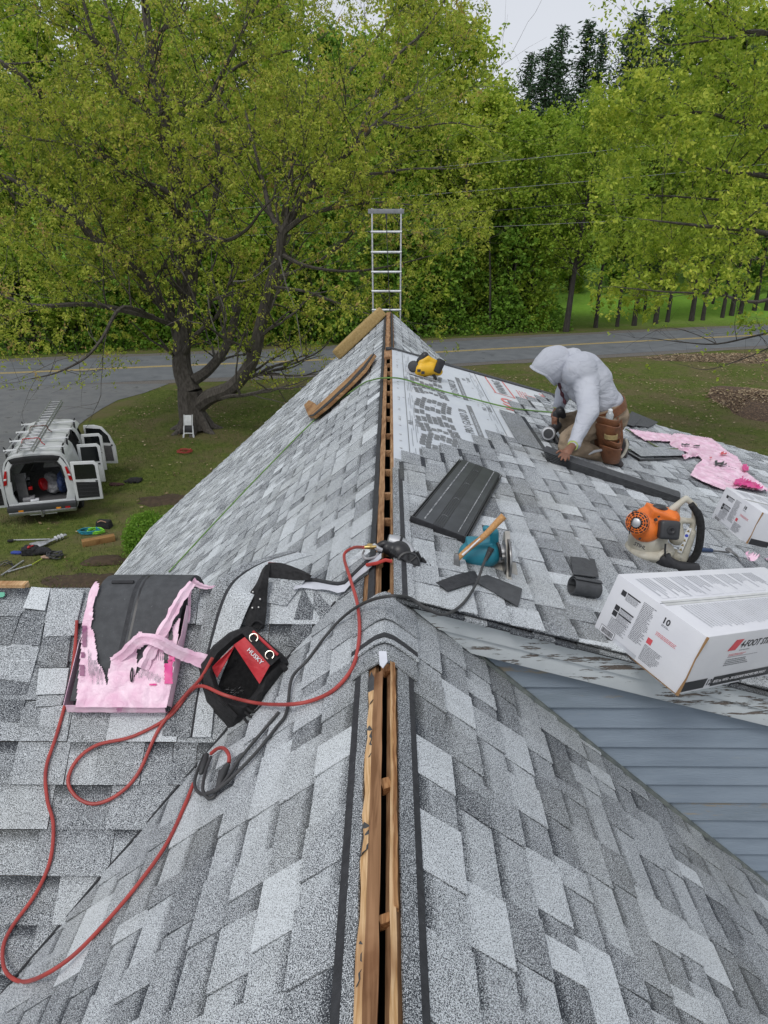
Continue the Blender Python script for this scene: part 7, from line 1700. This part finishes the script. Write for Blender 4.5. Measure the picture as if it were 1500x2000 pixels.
for pts,r0,r1 in rl_:
    P=ro.limb([atY(*q) for q in pts],r0,r1); ro.side(P,r0,r1,2,1.7,every=2,start=5,kids=3,upw=.0); ro.grow(P[-1],(P[-1]-P[-3]),1.2,r1*.7,2)
rt=thing('oak_tree','leafy tree reaching in from the right edge with pale drooping leaves','tree',rb)
ro.wood('trunk',M_BARK,rt)
LP,LT=ro.leaf_pts(92,.50,rs,12,.13); px=np.array([proj(p) for p in LP])
keep=(px[:,0]>1150)&(px[:,1]<650)&~((px[:,0]<1500)&(px[:,1]<130)&(px[:,0]<1340)&(rs.rand(len(LP))<.8))
LP,LT=LP[keep]-np.array(rb),LT[keep]; print('right leaves',len(LP))
leaf_mesh('crown',LP,None,.115,rs,LEAF_YEL,rt,tone0=LT,asp=.30,droop=.8)
# bare low branches at the right, in front of the road
bt=Tree(31)
for pts,r0,r1 in (([(1700,650,21),(1560,640,20.6),(1480,655,20.4),(1400,672,20.2),(1330,668,20.1),(1270,660,20)],.05,.008),([(1560,640,20.6),(1500,680,20.4),(1440,705,20.2),(1380,722,20.1),(1330,712,20)],.03,.006),([(1400,672,20.2),(1350,650,20.1),(1300,640,20),(1262,655,20)],.018,.005)):
    P=bt.limb([atY(*q) for q in pts],r0,r1); bt.side(P,r0,r1,1,.9,every=2,start=4,kids=3,upw=.0)
    bt.grow(P[-1],(P[-1]-P[-3]),.7,r1,1)
o=bt.wood('low_branch',M_BARKD,rt)
pp=np.concatenate([np.array(P[-1])[None]+rs.normal(size=(4,3))*.09 for P in bt.tips if rs.rand()<.4]); leaf_mesh('low_leaves',pp-np.array(rb),None,.09,rs,LEAF_YEL,rt)
# ---- forest trees: a few built, the rest copies sharing their meshes
def forest_tree(seed,h,cr,m,label,cat='tree',trunk_h=.35,n=9000,ls=.26,lean=0,group='trees of the wood beyond the road',bark=M_BARKD,open_=0.0):
    t=Tree(seed); rd=t.rd; r0=h*.014+.03
    pts=[Vector((0,0,-.1)),Vector((lean*.2,0,h*.3)),Vector((lean*.5+rd.uniform(-.2,.2),rd.uniform(-.2,.2),h*.6)),Vector((lean+rd.uniform(-.3,.3),rd.uniform(-.3,.3),h*.93))]
    P=t.limb(pts,r0,r0*.2); 
    P=spline(pts,12); k=len(P)
    for i in range(int(k*trunk_h),k-1):
        f=(i/k-trunk_h)/(1-trunk_h); w=cr*(math.sin(math.pi*min(1,f*.85+.18)))**.8
        for q in range(2):
            a=rd.uniform(0,6.28); d=Vector((math.cos(a),math.sin(a),rd.uniform(.15,.8)))
            t.grow(P[i],d,w*.62,r0*(1-f*.8)*.32,1,.35,.2,3,minr=.001)
    per=max(6,n//max(1,len(t.tips)))
    rs_=np.random.RandomState(seed); LP,LT=t.leaf_pts(per,cr*.20,rs_,6)
    rt=thing('forest_tree',label,cat,(0,0,0),group=group)
    t.wood('trunk',bark,rt,minr=.012); 
    leaf_mesh('crown',LP,None,ls,rs_,m,rt,tone0=LT,droop=.4,asp=.36)
    return rt
def conifer(seed,h,w,label,group):
    rd=random.Random(seed); rs_=np.random.RandomState(seed); rt=thing('pine_tree',label,'tree',(0,0,0),group=group)
    mb=MB(); mb.tube([(0,0,0),(0,0,h*.5),(0,0,h)],[.2,.13,.03],6,cap=False); pts=[];
    z=h*.18
    while z<h*.99:
        f=(z-h*.18)/(h*.82); ww=w*(1-f)**.75+.15
        for q in range(5):
            a=rd.uniform(0,6.28); L_=ww*rd.uniform(.6,1.15); e=Vector((math.cos(a)*L_,math.sin(a)*L_,z+L_*.12)); b=Vector((0,0,z))
            mb.tube([b,e],[.035,.01],3,cap=False)
            n_=int(14+60*L_/w*.8); u=rs_.rand(n_)**.6
            pts.append(np.array(b)[None]*(1-u)[:,None]+np.array(e)[None]*u[:,None]+rs_.normal(size=(n_,3))*np.array([.22,.22,.14])*(.5+u[:,None]*.7))
        z+=h*.026
    mb.build('trunk',M_BARKD,rt,smooth=True); leaf_mesh('crown',np.concatenate(pts),None,.30,rs_,LEAF_CON,rt,asp=.16,droop=.0); return rt
GF='trees of the wood beyond the road'
protos=[forest_tree(101,17,3.6,LEAF_MID,'fresh green tree standing in the wood beyond the road'),
 forest_tree(102,18,4.2,LEAF_YEL,'yellow-green tree standing in the wood beyond the road',ls=.28),
 forest_tree(103,15,3.4,LEAF_DEEP,'deep green tree standing in the wood beyond the road'),
 forest_tree(104,19,3.9,LEAF_MID,'fresh green tree standing in the wood beyond the road',trunk_h=.25),
 forest_tree(105,9,3.0,LEAF_DEEP,'low deep green tree at the front edge of the wood',trunk_h=.08,n=8000,group='low trees along the wood edge'),
 forest_tree(106,7,2.8,LEAF_MID,'low fresh green tree at the front edge of the wood',trunk_h=.06,n=7000,group='low trees along the wood edge')]
used=[False]*len(protos)
def place(i,x,y,s=1,rz=None,label=None,z=None):
    rz=RND.uniform(0,6.28) if rz is None else rz; z=gz(x,y) if z is None else z
    if not used[i]:
        used[i]=True; o=protos[i]; o.location=(x,y,z); o.rotation_euler=(0,0,rz); o.scale=(s,s,s)
        if label: o['label']=label
        return o
    return dup(protos[i],(x,y,z),rz,s,label)
def roady(x): return float(np.interp(x,[c[0] for c in cl],[c[1] for c in cl]))
# front rank behind the road at the left, then deeper ranks
for k in range(15):
    x=-27+k*2.15+RND.uniform(-.5,.5); place(RND.choice((4,5)),x,roady(x)+7.2+RND.uniform(0,2.0),RND.uniform(.7,1.15),label='low leafy tree along the far road edge, '+('left of the oak trunk' if k<5 else 'between oak and ladder' if k<10 else 'right of the ladder'))
for k in range(12):
    x=-31+k*3.4+RND.uniform(-.8,.8); place(RND.choice((0,2,3,0)),x,roady(x)+10.5+RND.uniform(0,3),RND.uniform(.85,1.1),label='green tree in the second rank of the wood, '+('behind the oak' if k<7 else 'left of the lawn'))
for k in range(13):
    x=-42+k*4.6+RND.uniform(-1,1); place(RND.choice((0,2,3,1)),x,roady(min(x,10))+17+RND.uniform(0,4),RND.uniform(.85,1.06),label='green tree deep in the wood, '+('behind the oak' if k<9 else 'left of the lawn'))
for k in range(12):
    x=-55+k*8.5+RND.uniform(-2,2); place(RND.choice((0,3,2)),x,82+RND.uniform(0,6),RND.uniform(.9,1.1),label='distant green tree on the rise at the back of the wood')
# behind the lawn on the right: a wall of trees
for k in range(9):
    x=20+k*4.2+RND.uniform(-1,1); place(RND.choice((0,2,3)),x,80+RND.uniform(-1,3),RND.uniform(.75,.95),label='green tree closing the far side of the bright lawn')
for k in range(9):
    x=19+k*4.6+RND.uniform(-1,1); place(RND.choice((4,5)),x,76.5+RND.uniform(-1,1),RND.uniform(.7,1.0),label='low bushy tree at the far edge of the bright lawn')
# crowns that close the middle, left of the lawn
for k in range(5): place(RND.choice((4,5)),4+k*1.7,roady(4+k*1.7)+8.5+RND.uniform(0,1.5),RND.uniform(.75,1.05))
for k in range(16): place(RND.choice((1,0,3,2)),-58+k*4.3+RND.uniform(-1,1),88+RND.uniform(-3,3),RND.uniform(1.45,1.75),label='tall tree rising behind the oak at the back of the wood')
for k in range(5): place(RND.choice((1,0)),33+k*4.5,96+k,1.75,label='tallest pale tree closing the skyline at the upper right')
for k in range(6): place(RND.choice((1,0,3)),27+k*5+RND.uniform(-1,1),92+RND.uniform(-3,3),RND.uniform(1.15,1.3),label='tall tree rising behind the green lawn at the right')
for x,y,i,s in ((5.5,56,1,.82),(9.5,57,0,.9),(3,60,0,.95),(8,64,1,1.0),(12,71,0,.95)): place(i,x,y,s)
# ---- row of trunks between the lawn and the road
row=forest_tree(140,13,2.9,LEAF_MID,'slim dark tree in the row between lawn and road','tree',trunk_h=.52,n=5200,ls=.22,group='row of slim trees along the lawn')
first=True
for px,py in ((1163,640),(1205,638),(1238,636),(1280,632),(1303,629),(1350,627),(1372,626),(1410,622),(1428,619),(1445,617),(1472,612),(1495,612)):
    p=gnd(px,py); s=RND.uniform(.8,1.1); rz=RND.uniform(0,6.28)
    if first: row.location=(p.x,p.y,0); row.scale=(s,)*3; first=False
    else: dup(row,(p.x,p.y,0),rz,s)
p=gnd(1105,648); 
mid=forest_tree(150,16,4.4,LEAF_MID,'tall forked tree with dark trunk left of the lawn, feathery crown','tree',trunk_h=.30,n=15000,ls=.20,lean=1.2,group=None); del_=mid.pop('group',None) if hasattr(mid,'pop') else None
mid.location=(p.x,p.y,0)
# ---- dark conifers on the skyline and in the wood
con=conifer(201,17,2.6,'dark spruce rising on the skyline above the wood','dark conifers in the wood'); cf=True
for px,y,topy,rw in ((1072,84,95,1.25),(1100,86,52,1.0),(1040,83,105,1.1),(1150,88,42,1.1),(1180,86,60,.9),(1258,90,22,1.2),(1300,90,15,.9),(1060,62,300,.6),(1325,66,120,.6),(1478,70,90,.6),(1235,88,45,1.0)):
    P=atY(px,topy,y); s=(P.z-gz(P.x,y))/17
    if cf: con.location=(P.x,y,gz(P.x,y)); con.scale=(s*rw,s*rw,s); cf=False
    else:
        o=dup(con,(P.x,y,gz(P.x,y)),RND.uniform(0,6),s); o.scale=(s*rw,s*rw,s)
# ---- undergrowth and stray stems at the wood's foot
rs=np.random.RandomState(9)
def und_pts(n):
    x=rs.uniform(-40,14,n); yy=np.interp(x,[c[0] for c in cl],[c[1] for c in cl])+6.2+rs.rand(n)**1.3*7; h=rs.rand(n)**1.6*(1.0+1.2*np.abs(np.sin(x*.9)*np.sin(x*.37+1)))*1.3
    return np.stack([x,yy,h],1)
o=leaf_mesh('undergrowth',und_pts(26000),None,.20,rs,LEAF_DEEP,None,droop=.0,tone0=.35); o['kind']='stuff'
mb=MB()
for i in range(70):
    x=RND.uniform(-40,13); y=roady(x)+RND.uniform(7,16); h=RND.uniform(4,10); r=RND.uniform(.04,.12); l=RND.uniform(-.5,.5)
    mb.tube([(x,y,0),(x+l*.4,y,h*.5),(x+l,y,h)],[r,r*.8,r*.4],5,cap=False)
mb.build('woodland_stems',M_BARKD,smooth=True,kind='stuff')
# ---- clipped shrub by the left eave
c=gnd(285,1090); rt=thing('shrub','round yellow-green shrub growing under the left eave','shrub',(c.x+.1,c.y,0))
q=rs.normal(size=(9000,3)); q/=np.linalg.norm(q,axis=1)[:,None]; q*=np.array([.55,.75,.62])*(.55+.45*rs.rand(9000)**.5)[:,None]*(1+.12*np.sin(q[:,:1]*7)*np.sin(q[:,1:2]*6)); q[:,2]+=.6
leaf_mesh('foliage',q,None,.05,rs,LEAF_DEEP,rt,droop=-.2,tone0=.45)
mb=MB(); 
for k in range(8): a=k*.8; mb.tube([(c.x+.1,c.y,0),(c.x+.1+.4*math.cos(a),c.y+.4*math.sin(a),.9)],[.025,.01],5)
mb.build('stems',M_BARK,rt,smooth=True)
# ---- overhead wires
def wire(a,b,name,label,r,m):
    A,B=atY(*a),atY(*b); P=[A.lerp(B,i/12)-Vector((0,0,.25*math.sin(math.pi*i/12))) for i in range(13)]
    mb=MB(); mb.tube(P,r,4); o=mb.build(name,m,smooth=True,origin=P[6]); tag(o,label,'wire')
M_WIRE=mat('pale_wire',(.3,.31,.32),rough=.5)
wire((520,355,41),(1680,232,52),'utility_wire','topmost pale overhead wire crossing the trees',.011,M_WIRE)
wire((120,430,40),(1700,300,52),'utility_wire','second pale overhead wire crossing the trees',.011,M_WIRE)
wire((100,470,40),(1700,345,52),'utility_wire','dark overhead wire below the two pale ones',.014,M_CORD)
wire((300,465,40),(1700,400,52),'utility_wire','lowest thin overhead wire across the trees',.009,M_WIRE)
